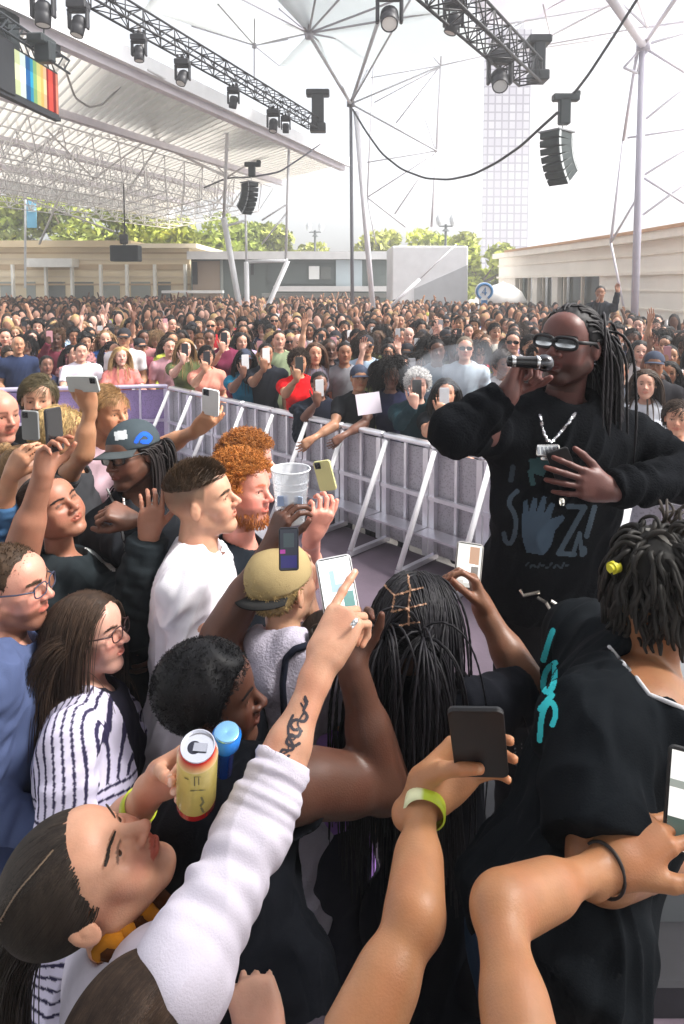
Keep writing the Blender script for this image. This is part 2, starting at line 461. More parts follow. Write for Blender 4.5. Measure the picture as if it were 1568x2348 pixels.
NAILS = []
def hand_prims(wrist, d, pn, side=1, curl=(.5, .5, .5, .5), thumb=(.6, .4), spread=.12, s=1.0, point=None, flex=0.):
    """wrist: joint, d: direction to the knuckles, pn: direction the palm faces, side: +1 thumb lies along cross(pn,d)..., curls in 0..1"""
    d = nrm(d); pn = nrm(pn - d * (np.dot(pn, d))); lat = np.cross(d, pn) * side      # towards the thumb
    pr = []; T = []; NL = []
    L = [(.043, .026, .021), (.047, .030, .023), (.044, .028, .022), (.035, .021, .019)]
    rr = [.0090, .0093, .0088, .0078]
    for i in range(4):
        o = (1.5 - i) * .0205
        kn = wrist + s * (d * (.088 - .004 * abs(i - 1.2) ** 1.6) + lat * (o + .004) - pn * .002)
        pr.append(cone(wrist + s * (d * .012 + lat * o * .62), kn, .0165 * s, .0118 * s, k=.012 * s))
        a = -(o / .03) * spread
        c = curl[i]
        dd = nrm(d * math.cos(a) - lat * math.sin(a)); prev = kn; ang = 0
        for j in range(3):
            ang += (c * 1.25, c * 1.45, c * .95)[j] + .05
            v = dd * math.cos(ang) + pn * math.sin(ang)
            nx = prev + v * L[i][j] * s
            pr.append(cone(prev, nx, (rr[i] - .0006 * j) * s, (rr[i] - .0008 * (j + 1)) * s, k=.0035 * s)); prev = nx
        T.append(prev); NL.append((nx + (-v * .003 + (dd * math.sin(ang) - pn * math.cos(ang)) * (rr[i] - .0036)) * s, v, dd * math.sin(ang) - pn * math.cos(ang), rr[i]))
    # thumb leaves the side of the palm
    b = wrist + s * (d * .022 + lat * .026 + pn * .006)
    t0, t1 = thumb
    v1 = nrm(d * .72 + lat * (.75 - t0 * .55) + pn * (.10 + t0 * .75)); j1 = b + v1 * .046 * s
    v2 = nrm(v1 * 1 + d * .35 + pn * t1 * .5 - lat * t1 * .5); j2 = j1 + v2 * .034 * s
    v3 = nrm(v2 + d * .2 - lat * t1 * .45); j3 = j2 + v3 * .027 * s
    pr.append(cone(b - v1 * .012 * s, j1, .0185 * s, .0120 * s, k=.014 * s))
    pr.append(cone(j1, j2, .0112 * s, .0105 * s, k=.004 * s)); pr.append(cone(j2, j3, .0108 * s, .0080 * s, k=.003 * s)); T.append(j3)
    dn = pn + lat * .45; dn = nrm(dn - v3 * (dn @ v3)); NL.append((j3 - v3 * .002 * s + dn * .0058 * s, v3, dn, .0100)); NAILS.append(NL)
    pr.append(ell(wrist + s * (d * .045 - pn * .001), (.039 * s, .043 * s, .0145 * s), M=np.stack([lat, d, pn]), k=.014 * s))
    pr.append(cone(wrist - d * .03 * s, wrist + d * .02 * s, .0235 * s, .0235 * s, k=.02 * s))
    return pr, T

HC, HR = A(0, -.018, .036), A(.0765, .098, .086)      # skull ellipsoid, head space
def hairline(q, front=.082, side=.030, nape=-.062):
    """height above which hair grows, q in head space"""
    y = q[:, 1]
    return np.interp(y, [-.12, -.075, -.035, .0, .022, .034, .062, .085], [nape, nape, -.028, side + .002, side - .012, side + .030, front - .010, front])
def scalp_points(n, rg, front=.078, side=.030, nape=-.062, up=None):
    out = []
    while sum(len(o) for o in out) < n:
        v = rg.normal(size=(n * 3, 3)); v /= np.linalg.norm(v, axis=1, keepdims=True)
        q = HC + v * HR
        m = q[:, 2] > hairline(q, front, side, nape)
        if up is not None: m &= up(q)
        out.append(q[m])
    q = np.concatenate(out)[:n]
    nn = (q - HC) / HR ** 2; nn /= np.linalg.norm(nn, axis=1, keepdims=True)
    return q, nn

def hair_cap(th=.006, front=.078, side=.030, nape=-.062, n=64, noise=0.0, up=None, lump=18):
    u = np.linspace(0, math.pi, n // 2); v = np.linspace(0, 2 * math.pi, n, endpoint=False)
    U, W = np.meshgrid(u, v, indexing='ij')
    D = np.stack([np.sin(U) * np.cos(W), np.sin(U) * np.sin(W), np.cos(U)], -1).reshape(-1, 3)
    q = HC + D * HR; hl = hairline(q, front, side, nape)
    e = np.clip((q[:, 2] - hl) / .018, -1, 1)
    t = np.where(e > 0, th * np.sqrt(np.clip(e, 0, 1)), -.008)
    if noise: t = t + np.where(e > 0, noise * wav(q, lump) * np.clip(e, 0, 1), 0)
    V = q + D * t[:, None]
    ok = (e > -.9)
    if up is not None: ok &= up(q)
    i, j = np.meshgrid(np.arange(n // 2 - 1), np.arange(n), indexing='ij')
    F = np.stack([i * n + j, i * n + (j + 1) % n, (i + 1) * n + (j + 1) % n, (i + 1) * n + j], -1).reshape(-1, 4)[:, ::-1]
    F = F[ok[F].all(1)]
    return V, F

def strands(q, nn, M, t, s, length, steps, rg, dirv=None, grav=.5, lift=.4, wave=0., wfreq=8, jit=.2, coll=(), curl=0., bend=None, drag=0, tang=False, tgt=None, clear=.004):
    """grow strands in world space from head-space roots"""
    p = (q * s) @ M + t; n = nn @ M
    L = np.broadcast_to(np.asarray(length, float), (len(q),)) * rg.uniform(.82, 1.08, len(q)) / steps
    if tang and dirv is not None and np.ndim(dirv) > 1: dirv = dirv - nn * (dirv * nn).sum(1, keepdims=True); dirv = dirv / (np.linalg.norm(dirv, axis=1, keepdims=True) + 1e-6)
    d = n * lift + (0 if dirv is None else (dirv @ M if np.ndim(dirv) > 1 else np.tile(A(*dirv) @ M, (len(q), 1)))) + rg.normal(size=p.shape) * jit
    d /= np.linalg.norm(d, axis=1, keepdims=True)
    pts = [p - n * .003 if clear < .005 else p + n * (clear - .003) * s]
    if clear >= .005: p = pts[0]
    cc = HC * s @ M + t
    ph = rg.uniform(0, 6.28, len(q)); ex = np.cross(d, n + .01); ex /= np.linalg.norm(ex, axis=1, keepdims=True) + 1e-9; ey = np.cross(d, ex)
    cur = p.copy()
    tw = None if tgt is None else (tgt * s) @ M + t
    for k in range(steps):
        if tw is not None:
            v = tw - cur; dl_ = np.linalg.norm(v, axis=1, keepdims=True); d = d * .45 + v / (dl_ + 1e-6) * np.minimum(1, dl_ / .02)
        d = d + A(0, 0, -grav) * (1 if k > 0 else .3)
        if bend is not None: d = d + bend @ M
        d /= np.linalg.norm(d, axis=1, keepdims=True)
        cur = cur + d * L[:, None]
        # keep outside the skull and other colliders
        loc = (cur - cc) @ M.T / s; rr = HR + clear; f = np.linalg.norm(loc / rr, axis=1)
        m = f < 1
        if m.any(): cur[m] = cc + (loc[m] / f[m][:, None]) * s @ M
        for (c0, c1, cr) in coll:
            ba = c1 - c0; tt = np.clip((cur - c0) @ ba / (ba @ ba), 0, 1); x = cur - c0 - tt[:, None] * ba; dl = np.linalg.norm(x, axis=1)
            mm = dl < cr
            if mm.any(): cur[mm] += x[mm] / dl[mm][:, None] * (cr - dl[mm])[:, None]
        d = cur - pts[-1]; d /= np.linalg.norm(d, axis=1, keepdims=True) + 1e-9
        pts.append(cur.copy())
    Pt = np.stack(pts, 1)
    k = np.arange(steps + 1) / steps
    if wave: Pt += wave * (np.sin(k[None, :, None] * wfreq + ph[:, None, None]) * ex[:, None] * np.minimum(k * 3, 1)[None, :, None])
    if curl:
        a = k[None] * wfreq + ph[:, None]
        Pt += curl * (np.cos(a)[..., None] * ex[:, None] + np.sin(a)[..., None] * ey[:, None])
    return Pt

def hair(style, M, t, s, rg, dens=1.0, thick=1.0, coll=(), o={}):
    """returns V, F(list), col"""
    parts = []
    def add(V, F, c=1.0, world=False):
        parts.append((V if world else (V * s) @ M + t, F if isinstance(F, list) else [F], c))
    def tubes(Pt, r, n=3, tip=.35, cvar=.35, world=True):
        k = np.linspace(1, 0, Pt.shape[1]) ** .6; rad = np.tile((tip + (1 - tip) * k)[None] * r, (len(Pt), 1))
        V, F = tube_np(Pt, rad, n, False)
        c = np.repeat(1 + rg.uniform(-cvar, cvar, len(Pt)), Pt.shape[1] * n)
        add(V, F, c, True)
    n = lambda x: max(20, int(x * dens))
    th = thick
    if style == 'short':          # cropped
        V, F = hair_cap(.006 + .004 * (thick > 1.5), noise=.0015, lump=30, front=.070); add(V, F, .8)
        q, nn = scalp_points(n(1500), rg, front=.070)
        tubes(strands(q, nn, M, t, s, .014, 3, rg, dirv=(0, .25, .1), grav=.05, lift=.8, jit=.35), .0013 * th)
    elif style == 'fade':
        up = lambda q: q[:, 2] > .072 - .25 * np.clip(.0 - q[:, 1], 0, .1)
        V, F = hair_cap(.010, front=.072, up=lambda q: q[:, 2] > .066); add(V, F, .8)
        q, nn = scalp_points(n(2400), rg, up=lambda q: q[:, 2] > .068, front=.07)
        ln = .018 + .020 * np.clip((q[:, 2] - .068) / .05, 0, 1) + .010 * np.clip(q[:, 1] / .06, 0, 1)
        tubes(strands(q, nn, M, t, s, ln, 4, rg, dirv=(0, .95, .2), grav=-.06, lift=.75, jit=.16), .0012 * th)
    elif style in ('sidepart', 'wavy'):
        V, F = hair_cap(.011, noise=.002, lump=14, front=.070); add(V, F, .8)
        q, nn = scalp_points(n(1800), rg, front=.070)
        dv = np.stack([.55 + 0 * q[:, 0], -.15 - q[:, 1] * 3, -.35 - 0 * q[:, 0]], 1)
        tubes(strands(q, nn, M, t, s, .060, 7, rg, dirv=dv, grav=.12, lift=.16, jit=.10, wave=.003, tang=True, clear=.012), .0014 * th)
    elif style in ('curly', 'curlylong'):
        V, F = hair_cap(.014, noise=.005, lump=16); add(V, F, .65)
        q, nn = scalp_points(n(1800 if style == 'curly' else 1700), rg, side=.02)
        Ln = (.050 if style == 'curly' else .20)
        tubes(strands(q, nn, M, t, s, Ln, 12 if style == 'curly' else 18, rg, dirv=(0, .1, .1), grav=.02 if style == 'curly' else .22, lift=1.0, jit=.45, curl=.0055, wfreq=15 if style == 'curly' else 30, coll=coll), .0015 * th, tip=.6)
    elif style == 'afro':
        V, F = hair_cap(o.get('cap', .030), front=.07, side=.0, noise=.003, lump=14); add(V, F, .7)
        q, nn = scalp_points(n(1500), rg, side=0, front=.068)
        tubes(strands(q, nn, M, t, s, o.get('len', .042), 5, rg, grav=0, lift=1.0, jit=.4, curl=.004, wfreq=9), .0020 * th, tip=.7)
    elif style in ('long', 'longwavy'):
        V, F = hair_cap(.012, front=.082, side=.0, nape=-.075, noise=.001); add(V, F, .75)
        q, nn = scalp_points(n(1500), rg, side=.0, front=.080, nape=-.07)
        sx = np.where(q[:, 0] >= o.get('part', 0.), 1., -1.)
        kf_ = np.clip((q[:, 1] + .10) / .10, 0, 1); dv = np.stack([sx * .65 * kf_, o.get('fwd', -.35) * kf_ - .25 * (1 - kf_), .1 - .9 * (1 - kf_)], 1)
        tubes(strands(q, nn, M, t, s, o.get('len', .42), 16, rg, dirv=dv, grav=.42, lift=.10, jit=.05, tang=True, clear=.0128, wave=.008 if style == 'longwavy' else .003, wfreq=11 if style == 'longwavy' else 5, coll=coll), .0024 * th, tip=.45)
    elif style in ('dreads', 'braids'):
        thin = style == 'braids'
        V, F = hair_cap(.006, front=.078, side=.01, nape=-.066, noise=.0015, lump=40); add(V, F, .7)
        q, nn = scalp_points(n(150 if thin else 80), rg, side=.008, nape=-.06, up=o.get('up'))
        sx = np.sign(q[:, 0] + 1e-6)
        bk = np.where(q[:, 0] < 0, o.get('backl', o.get('back', 1.)), o.get('back', 1.))
        dv = np.stack([sx * o.get('side', .5) + o.get('sweepx', 0), -.9 * bk, .15 * np.ones(len(q))], 1)
        st = 22
        Pt = strands(q, nn, M, t, s, o.get('len', .5), st, rg, dirv=dv, grav=o.get('grav', .30), lift=o.get('lift', .35), jit=o.get('jit', .12), wave=.005, wfreq=9, coll=coll, tang=True, clear=.009)
        Pt = np.stack([np.stack([np.interp(np.linspace(0, st, st * 3 + 1), np.arange(st + 1), Pt[i, :, c]) for c in range(3)], -1) for i in range(len(Pt))])
        k = np.arange(Pt.shape[1]); r0 = (.0042 if thin else .0066) * th
        rad = r0 * (1 + .16 * np.sin(k * (2.4 if thin else 1.7)))[None] * rg.uniform(.8, 1.15, (len(Pt), 1)) * np.interp(k, [0, len(k) * .8, len(k) - 1], [1, .85, .4])[None]
        V, F = tube_np(Pt, rad, 6, False)
        add(V, F, np.repeat(1 + rg.uniform(-.4, .5, len(Pt)), Pt.shape[1] * 6), True)
    elif style == 'twists':      # short thick twists falling forward
        V, F = hair_cap(.012, noise=.003, lump=20, side=.01); add(V, F, .6)
        q, nn = scalp_points(n(160), rg, side=.012)
        Pt = strands(q, nn, M, t, s, o.get('len', .15), 12, rg, dirv=o.get('dirv', (0, .5, .0)), grav=.3, lift=.9, jit=.25, wave=.006, wfreq=7, coll=coll)
        k = np.arange(Pt.shape[1]); rad = .0062 * th * rg.uniform(.75, 1.15, (len(Pt), 1)) * np.interp(k, [0, 9, 12], [1, .9, .45])[None]
        V, F = tube_np(Pt, rad, 6, False); add(V, F, np.repeat(1 + rg.uniform(-.35, .5, len(Pt)), Pt.shape[1] * 6), True)
    elif style in ('bun', 'pony', 'pulled'):
        V, F = hair_cap(.008, side=.012, front=.080, noise=.0008); add(V, F, .8)
        q, nn = scalp_points(n(1600), rg, side=.012)
        tgt = A(0, -.115, .03 if style != 'bun' else .10)
        dv = tgt - q; dv /= np.linalg.norm(dv, axis=1, keepdims=True)
        dl = np.linalg.norm(tgt - q, axis=1); tubes(strands(q, nn, M, t, s, np.minimum(.085, dl * .8), 7, rg, dirv=dv, grav=.0, lift=.04, jit=.03, tang=True, tgt=tgt, clear=.0092), .0019 * th, tip=.6)
        if style == 'bun':
            a = np.linspace(0, 12 * math.pi, 90); P0 = []
            for i in range(26):
                ph = rg.uniform(0, 6.28); r = .024 * math.sqrt(rg.uniform(.2, 1)); tilt = rg.normal(size=3) * .5
                aa = np.linspace(0, 2 * math.pi, 14) + ph; x, y = basis(nrm(A(0, -.5, 1) + tilt))
                P0.append(A(0, -.105, .112) + r * (np.cos(aa)[:, None] * x + np.sin(aa)[:, None] * y))
            V, F = tube_np(np.array(P0), np.full((26, 14), .0085), 6, False); add(V, F, np.repeat(1 + rg.uniform(-.3, .3, 26), 14 * 6))
        elif style == 'pony':
            q2 = tgt + rg.normal(size=(n(350), 3)) * A(.014, .006, .014); nn2 = np.tile(A(0, -1, 0), (len(q2), 1))
            tubes(strands(q2, nn2, M, t, s, o.get('len', .34), 14, rg, dirv=(0, -.6, -.1), grav=.45, lift=.5, jit=.04, wave=.004, coll=coll), .0024 * th, tip=.4)
    V = np.concatenate([p[0] for p in parts]); off = 0; byn = {}; C = []
    for (v, f, c) in parts:
        for g in f: byn.setdefault(g.shape[1], []).append(np.asarray(g) + off)
        C.append(np.broadcast_to(np.asarray(c, float), (len(v),))); off += len(v)
    C = np.concatenate(C)
    return V, [np.concatenate(g) for g in byn.values()], np.stack([C] * 3, 1)

def lerp(a, b, t): return a + (b - a) * t

def body_parts(J, build=1.0, female=False):
    """torso primitives in world space"""
    sl, sr, nk, pv = J['sl'], J['sr'], J['neck'], J['pelvis']
    u = nrm(nk - pv); x = sr - sl; x = nrm(x - u * (x @ u)); f = np.cross(u, x)      # x to its own right, f forward
    J['f'] = f; J['u'] = u; J['x'] = x
    H = np.linalg.norm(nk - pv); w = np.linalg.norm(sl - sr) / 2; b = build
    Mx = np.stack([x, f, u]); at = lambda t: pv + u * H * t
    pr = [ell(at(.74), (w * .82 * b ** .5, .098 * b, H * .27), M=Mx, k=.05),
          ell(at(.45), (w * .70 * b, .090 * b, H * .26), M=Mx, k=.06),
          ell(at(.10), (w * .80 * b, .100 * b, H * .23), M=Mx, k=.06),
          ell(at(.90), (w * .55, .066 * b, H * .12), M=Mx, k=.05)]
    for s, e in ((1, sr), (-1, sl)):
        pr.append(cone(at(.96), e - u * .005, .050 * b ** .5, .044 * b ** .5, k=.04))
        pr.append(cone(at(.80) + x * s * w * .45, e - u * .02, .065 * b ** .5, .050 * b ** .5, k=.04))
        if female: pr.append(ell(at(.66) + x * s * w * .42 + f * .075 * b, (.052, .046, .050), M=Mx, k=.05))
    return pr

def inflate(prims, e, kmul=1.0):
    out = []
    for p in prims:
        q = dict(p); q['k'] = p['k'] * kmul
        if p['t'] == 'c': q['ra'] = p['ra'] + e; q['rb'] = p['rb'] + e
        elif p['t'] == 'e': q['r'] = p['r'] + e
        out.append(q)
    return out

def eye_mesh(M, t, s, eyes=(.09, .05, .03), look=(0, 1, 0), r=.0125):
    V, F, C = [], [], []; n = 0
    for sd in (-1, 1):
        m, k = 12, 16; c = A(sd * .031, .0715, .0058)
        lk = nrm(A(*look)); x, y = basis(lk)
        for i in range(m + 1):
            a = math.pi * i / m
            for j in range(k):
                b = 2 * math.pi * j / k
                V.append(c + r * (math.cos(a) * lk + math.sin(a) * (math.cos(b) * x + math.sin(b) * y)))
                C.append((.01, .01, .01) if a < .25 else (eyes if a < .55 else (.62, .58, .55)))
        for i in range(m):
            for j in range(k): F.append([n + i * k + j, n + (i + 1) * k + j, n + (i + 1) * k + (j + 1) % k, n + i * k + (j + 1) % k])
        n += (m + 1) * k
    return (np.array(V) * s) @ M + t, np.array(F), np.array(C)

def brow_mesh(M, t, s, rg, male, n=90, lift=0.0, Q=None):
    Ps = []
    for sd in (-1, 1):
        u = rg.uniform(0, 1, n); x = .012 + .034 * u; z = .0245 + .006 * np.sin(u * 2.4) - .002 * u + rg.normal(size=n) * (.0008 + .0010 * male) + lift
        y = .0925 - .55 * np.clip(x - .012, 0, 1) ** 1.15 * 1.2 + .002 * male
        if Q is not None:
            fr = Q[(Q[:, 1] > .04) & (Q[:, 1] < .115) & (np.abs(Q[:, 2] - .03) < .03) & (Q[:, 0] * sd > 0)]
            if len(fr): y = fr[((fr[:, None, 0] - sd * x) ** 2 + (fr[:, None, 2] - z) ** 2).argmin(0), 1] + .0006
        a = np.stack([sd * x, y, z], 1); d = np.stack([sd * np.full(n, .0065), -.002 + 0 * x, .001 + 0 * x], 1)
        Ps.append(np.stack([a, a + d, a + 2 * d + A(0, -.002, 0)], 1))
    Pt = np.concatenate(Ps) * s @ M + t
    return tube_np(Pt, np.full(Pt.shape[:2], .0008 * s), 3, False)

def face_paint(q, skin, o):
    """pigment of lips, cheeks, stubble and cropped scalp in head space; q (n,3)"""
    n = len(q); c = np.ones((n, 3))
    lipc = A(*o.get('lipc', (.86, .56, .55)))
    on = (q[:, 1] > .072) & (np.abs(q[:, 0]) < .026) & (np.abs(q[:, 2] + .0555) < .0115 * (1 - (q[:, 0] / .030) ** 2) + .003 * o.get('open_', 0))
    c[on] *= lipc
    lash = (q[:, 1] > .06) & (np.abs(np.abs(q[:, 0]) - .031) < .0165) & (np.abs(q[:, 2] - .0118 + ((np.abs(q[:, 0]) - .031) / .0165) ** 2 * .004) < (.0028 if not o.get('closed') else .004))
    c[lash] *= .35 if not o.get('closed') else .3
    bx = np.abs(q[:, 0]); bz = .0265 + .005 * np.sin(np.clip((bx - .012) / .034, 0, 1) * 2.4) - .003 * (bx > .04)
    br = (q[:, 1] > .05) & (bx > .011) & (bx < .048) & (np.abs(q[:, 2] - bz) < .0026 + .0016 * o.get('male', .5) - .04 * np.clip(bx - .035, 0, 1))
    if o.get('nobrow') is None: c[br] *= A(*o.get('browf', (.38, .34, .32)))
    if o.get('dark_eye'):
        de = (q[:, 1] > .055) & (np.abs(np.abs(q[:, 0]) - .031) < .014) & (np.abs(q[:, 2] - .006) < .0065); c[de] = .16
    ck = np.exp(-(((np.abs(q[:, 0]) - .040) / .022) ** 2 + ((q[:, 2] + .030) / .022) ** 2)) * (q[:, 1] > .03)
    c *= 1 - ck[:, None] * A(0, .16, .14) * o.get('blush', 1)
    ns = np.exp(-((q[:, 0] / .016) ** 2 + ((q[:, 2] + .022) / .014) ** 2)) * (q[:, 1] > .09)
    c *= 1 - ns[:, None] * A(0, .12, .10) * o.get('blush', 1)
    if o.get('stubble'):
        m = np.clip((-.036 - q[:, 2] + .030 * np.clip(-(q[:, 1] - .03) / .05, -.2, 1)) / .012, 0, 1) * np.clip((q[:, 1] + .012) / .02, 0, 1) * (q[:, 2] > -.135)
        m = m * (1 - on)
        c *= 1 - m[:, None] * o['stubble'] * A(.75, .8, .85)
    if o.get('fadecol') is not None:
        hl = hairline(q, .074, .024); m = np.clip((q[:, 2] - hl) / .02, 0, 1) * np.clip(.35 + (q[:, 2] - .0) / .06, 0, 1)
        c = c * (1 - m[:, None]) + m[:, None] * A(*o['fadecol']) / np.maximum(A(*skin), .02)
    return c

PEOPLE = []
def figure(label, head, yaw=0, pitch=0, roll=0, s=1.0, skin=(.45, .25, .16), hairs=None, hairc=(.02, .015, .012), joints=None, arms=None,
           build=1.0, female=False, shirt=None, trousers=(.02, .022, .03), h=.006, face={}, hdens=1.0, hthick=1.0, haio={}, group=None, torso_yaw=None,
           ground=0.0, height=None, name='person', legs=True, lean=(0, 0), neckf=1.0, eyes=True, cat='person', hh=None, extra_body=(), shoulder_w=None):
    """head: world point of the head's centre. arms: {'l': dict(elbow, wrist, hand dir, palm, ...)}"""
    rg = np.random.default_rng(abs(hash(label)) % 1000 if False else sum(map(ord, label)))
    M = rotm(yaw, pitch, roll); t = np.asarray(head, float)
    ty = yaw if torso_yaw is None else torso_yaw
    Mt = rotm(ty); xl, ft = Mt[0], Mt[1]
    J = {}
    J['neck'] = t + A(0, 0, -.165 * s) + lerp(ft, M[1], .3) * (-.035 * s) + A(lean[0], lean[1], 0) * .25
    w = (.160 if female else .182) * s * (shoulder_w or 1)
    J['sl'] = J['neck'] - xl * w - A(0, 0, .078 * s); J['sr'] = J['neck'] + xl * w - A(0, 0, .078 * s)
    J['pelvis'] = J['neck'] - A(0, 0, .56 * s) + A(lean[0], lean[1], 0) - ft * .01
    if joints: J.update({k: np.asarray(v, float) for k, v in joints.items()})
    NAILS.clear()
    root = empty(name, (J['pelvis'][0], J['pelvis'][1], ground))
    tag(root, label, cat, group)
    torso = body_parts(J, build, female)
    bp = list(inflate(torso, -.006))
    # neck and head
    nb = J['neck'] - J['u'] * .01
    bp.append(cone(nb, t + (A(0, -.020, -.045) * s) @ M, (.050 if female else .059) * s * neckf, (.045 if female else .053) * s * neckf, k=.02))
    hp = xform(head_prims(**{k: v for k, v in face.items() if k in ('male', 'nose', 'lips', 'jaw', 'open_', 'smile', 'fat', 'ears', 'closed', 'nosew')}), M, t, s)
    armsp = []; sleeves = []; tips = []; hnd = []
    B = build ** .5
    for side, key in ((-1, 'l'), (1, 'r')):
        sh = J['s' + key]
        a = dict((arms or {}).get(key, {}))
        el = np.asarray(a.get('elbow', sh + A(0, 0, -.29 * s) + xl * side * .05 - ft * .02), float)
        wr = np.asarray(a.get('wrist', el + (A(0, 0, -.10) + ft * .20 - xl * side * .04) * s), float)
        hd = np.asarray(a.get('dir', wr - el), float); pn = np.asarray(a.get('palm', -xl * side), float)
        f = a.get('fat', 1.0) * B * s
        armsp.append((sh, el, wr, f))
        bp += [cone(sh, el, .045 * f, .037 * f, k=.025), cone(lerp(sh, el, .25), lerp(sh, el, .6), .046 * f, .043 * f, k=.03),
               cone(el, wr, .039 * f, .0255 * f, k=.012), cone(lerp(el, wr, .08), lerp(el, wr, .45), .043 * f, .037 * f, k=.03)]
        if a.get('hand', True):
            hs = a.get('hs', 1.0) * s * (.95 if female else 1.02)
            p_, T = hand_prims(wr, hd, pn, a.get('side', side), a.get('curl', (.3, .35, .4, .45)), a.get('thumb', (.4, .3)), a.get('spread', .12), hs)
            hnd += p_; tips += T
        slv = a.get('sleeve', (shirt or {}).get('sleeve', 'short'))
        sleeves.append((slv, sh, el, wr, f, a))
    bp += list(extra_body)
    bp += hp; bp += hnd
    V, F = surf(bp, hh or h)
    q = (V - t) @ M.T / s
    col = np.ones((len(V), 3)); near = (np.linalg.norm(q, axis=1) < .17) & (q[:, 2] > -.14)
    col[near] = face_paint(q[near], skin, face)
    col *= 1 - A(.0, .09, .11) * np.clip(wav(V, 8, 4) + .1, 0, 1)[:, None]
    for T in tips:
        d = np.linalg.norm(V - T, axis=1); m = d < .013 * s; col[m] *= A(1.15, 1.05, 1.02)
    if hnd:                                            # palms and knuckles are a little redder
        pass
    body = obj('body', mesh_np('body', V, F, True, col), M_SKIN, root, skin)
    if h < .0035:
        for NL in NAILS:
            for (c_, v_, n_, r_) in NL:
                x_ = np.cross(v_, n_); mm_ = MB(); q_ = []
                a_ = np.linspace(0, 2 * math.pi, 15)[:-1]
                for rr_, zz_ in ((1., -.0012), (.92, .0002), (.55, .0009), (0.05, .0011)): q_ += [c_ + s * (x_ * math.cos(k) * r_ * .68 * rr_ + v_ * math.sin(k) * r_ * .80 * rr_ + n_ * (zz_ + r_ * .12 - abs(math.cos(k)) * rr_ * r_ * .14)) for k in a_]
                mm_.add(q_, [np.array([[i * 14 + j, i * 14 + (j + 1) % 14, (i + 1) * 14 + (j + 1) % 14, (i + 1) * 14 + j] for i in range(3) for j in range(14)])]); mm_.build('nail', M_NAIL, root, tuple(np.minimum(np.array(skin) * A(1.35, 1.5, 1.75), .8)), smooth=True)
    o = dict(root=root, body=body, J=J, M=M, t=t, s=s, V=V, F=F)
    # clothes
    if shirt is not None:
        sg = shirt.get('loose', .016); hem = shirt.get('hem', .10)
        sp = inflate(torso, sg)
        u = J['u']; pv = J['pelvis']
        sp.append(ell(pv - u * hem * .6, (np.linalg.norm(J['sl'] - J['sr']) / 2 * .80 * build + sg + .012, .108 * build + sg, hem + .05), M=np.stack([J['x'], J['f'], u]), k=.05))
        for (slv, sh, el, wr, f, a) in sleeves:
            lo = shirt.get('sl_loose', .014); rg_ = a.get('ring')
            if slv == 'long':
                fw = a.get('cuff', .97); we = lerp(el, wr, fw)
                sp.append(cone(sh, el, .048 * f + lo, .042 * f + lo, k=.03, ring=(.0035, 70, 1.)))
                sp.append(cone(el, we, .046 * f + lo, (.046 - .0145 * fw) * f + lo * .75, k=.02, clip='b', ring=rg_ or (.0028, 95, 2.)))
            elif slv == 'short':
                e2 = lerp(sh, el, a.get('cuff', .62)); sp.append(cone(sh, e2, .049 * f + lo, .046 * f + lo, k=.03, clip='b'))
            elif slv == 'none':
                pass
        if shirt.get('hood'):
            nk = J['neck']; f0 = J['f']; x0 = J['x']
            sp += [cone(nk - f0 * .055 + x0 * .05 + u * .01, nk - f0 * .085 - u * .06, .048, .045, k=.03), cone(nk - f0 * .055 - x0 * .05 + u * .01, nk - f0 * .085 - u * .06, .048, .045, k=.03),
                   cone(nk + x0 * .085 + u * .0, nk + x0 * .055 + f0 * .09 - u * .05, .030, .022, k=.02), cone(nk - x0 * .085 + u * .0, nk - x0 * .055 + f0 * .09 - u * .05, .030, .022, k=.02)]
        # neck opening
        nk0 = J['neck'] + J['f'] * .012
        sp.append(cone(nk0 + u * shirt.get('neckz', -.012), nk0 + u * .20 + J['f'] * .02, .066 * s * shirt.get('neckw', 1.), .10 * s, k=.006, op=-1))
        if shirt.get('vneck'): sp.append(cone(J['neck'] + u * .05 + J['f'] * .10, J['neck'] - u * shirt['vneck'] + J['f'] * .13, .05, .012, k=.008, op=-1))
        if shirt.get('tank'):
            for sd, sh in ((1, J['sr']), (-1, J['sl'])):
                sp.append(ell(sh + J['x'] * sd * .022, (.068, .085, .10), M=np.stack([J['x'], J['f'], u]), k=.008, op=-1))
        sp += shirt.get('cut', [])
        V2, F2 = surf(sp, shirt.get('h', h * 1.15))
        nn = normals(V2, F2); amp = shirt.get('folds', .0045)
        Qf = V2 @ np.array([[1, .25, .55], [-.2, 1, .4], [-.5, -.35, .9]]) * A(1, 1, .30)
        f1 = wav(Qf, 7, 2, 5); f2 = wav(Qf * A(1, 1, 1.6), 15, 9, 4)
        fold = (1 - np.abs(f1) * 1.6) * amp * .9 + f2 * amp * .35
        V2 = V2 + nn * fold[:, None]
        cfn = shirt.get('paint'); c2 = cfn(V2, nn, J, V2) if cfn else None
        so = obj(shirt.get('name', 'shirt'), mesh_np('shirt', V2, F2, True, c2), shirt.get('mat', M_CLOTH), root, shirt['color'])
        if shirt.get('label'): so['label'] = shirt['label']
        o['shirt'] = so; o['SV'] = V2; o['SN'] = nn; o['SF'] = F2
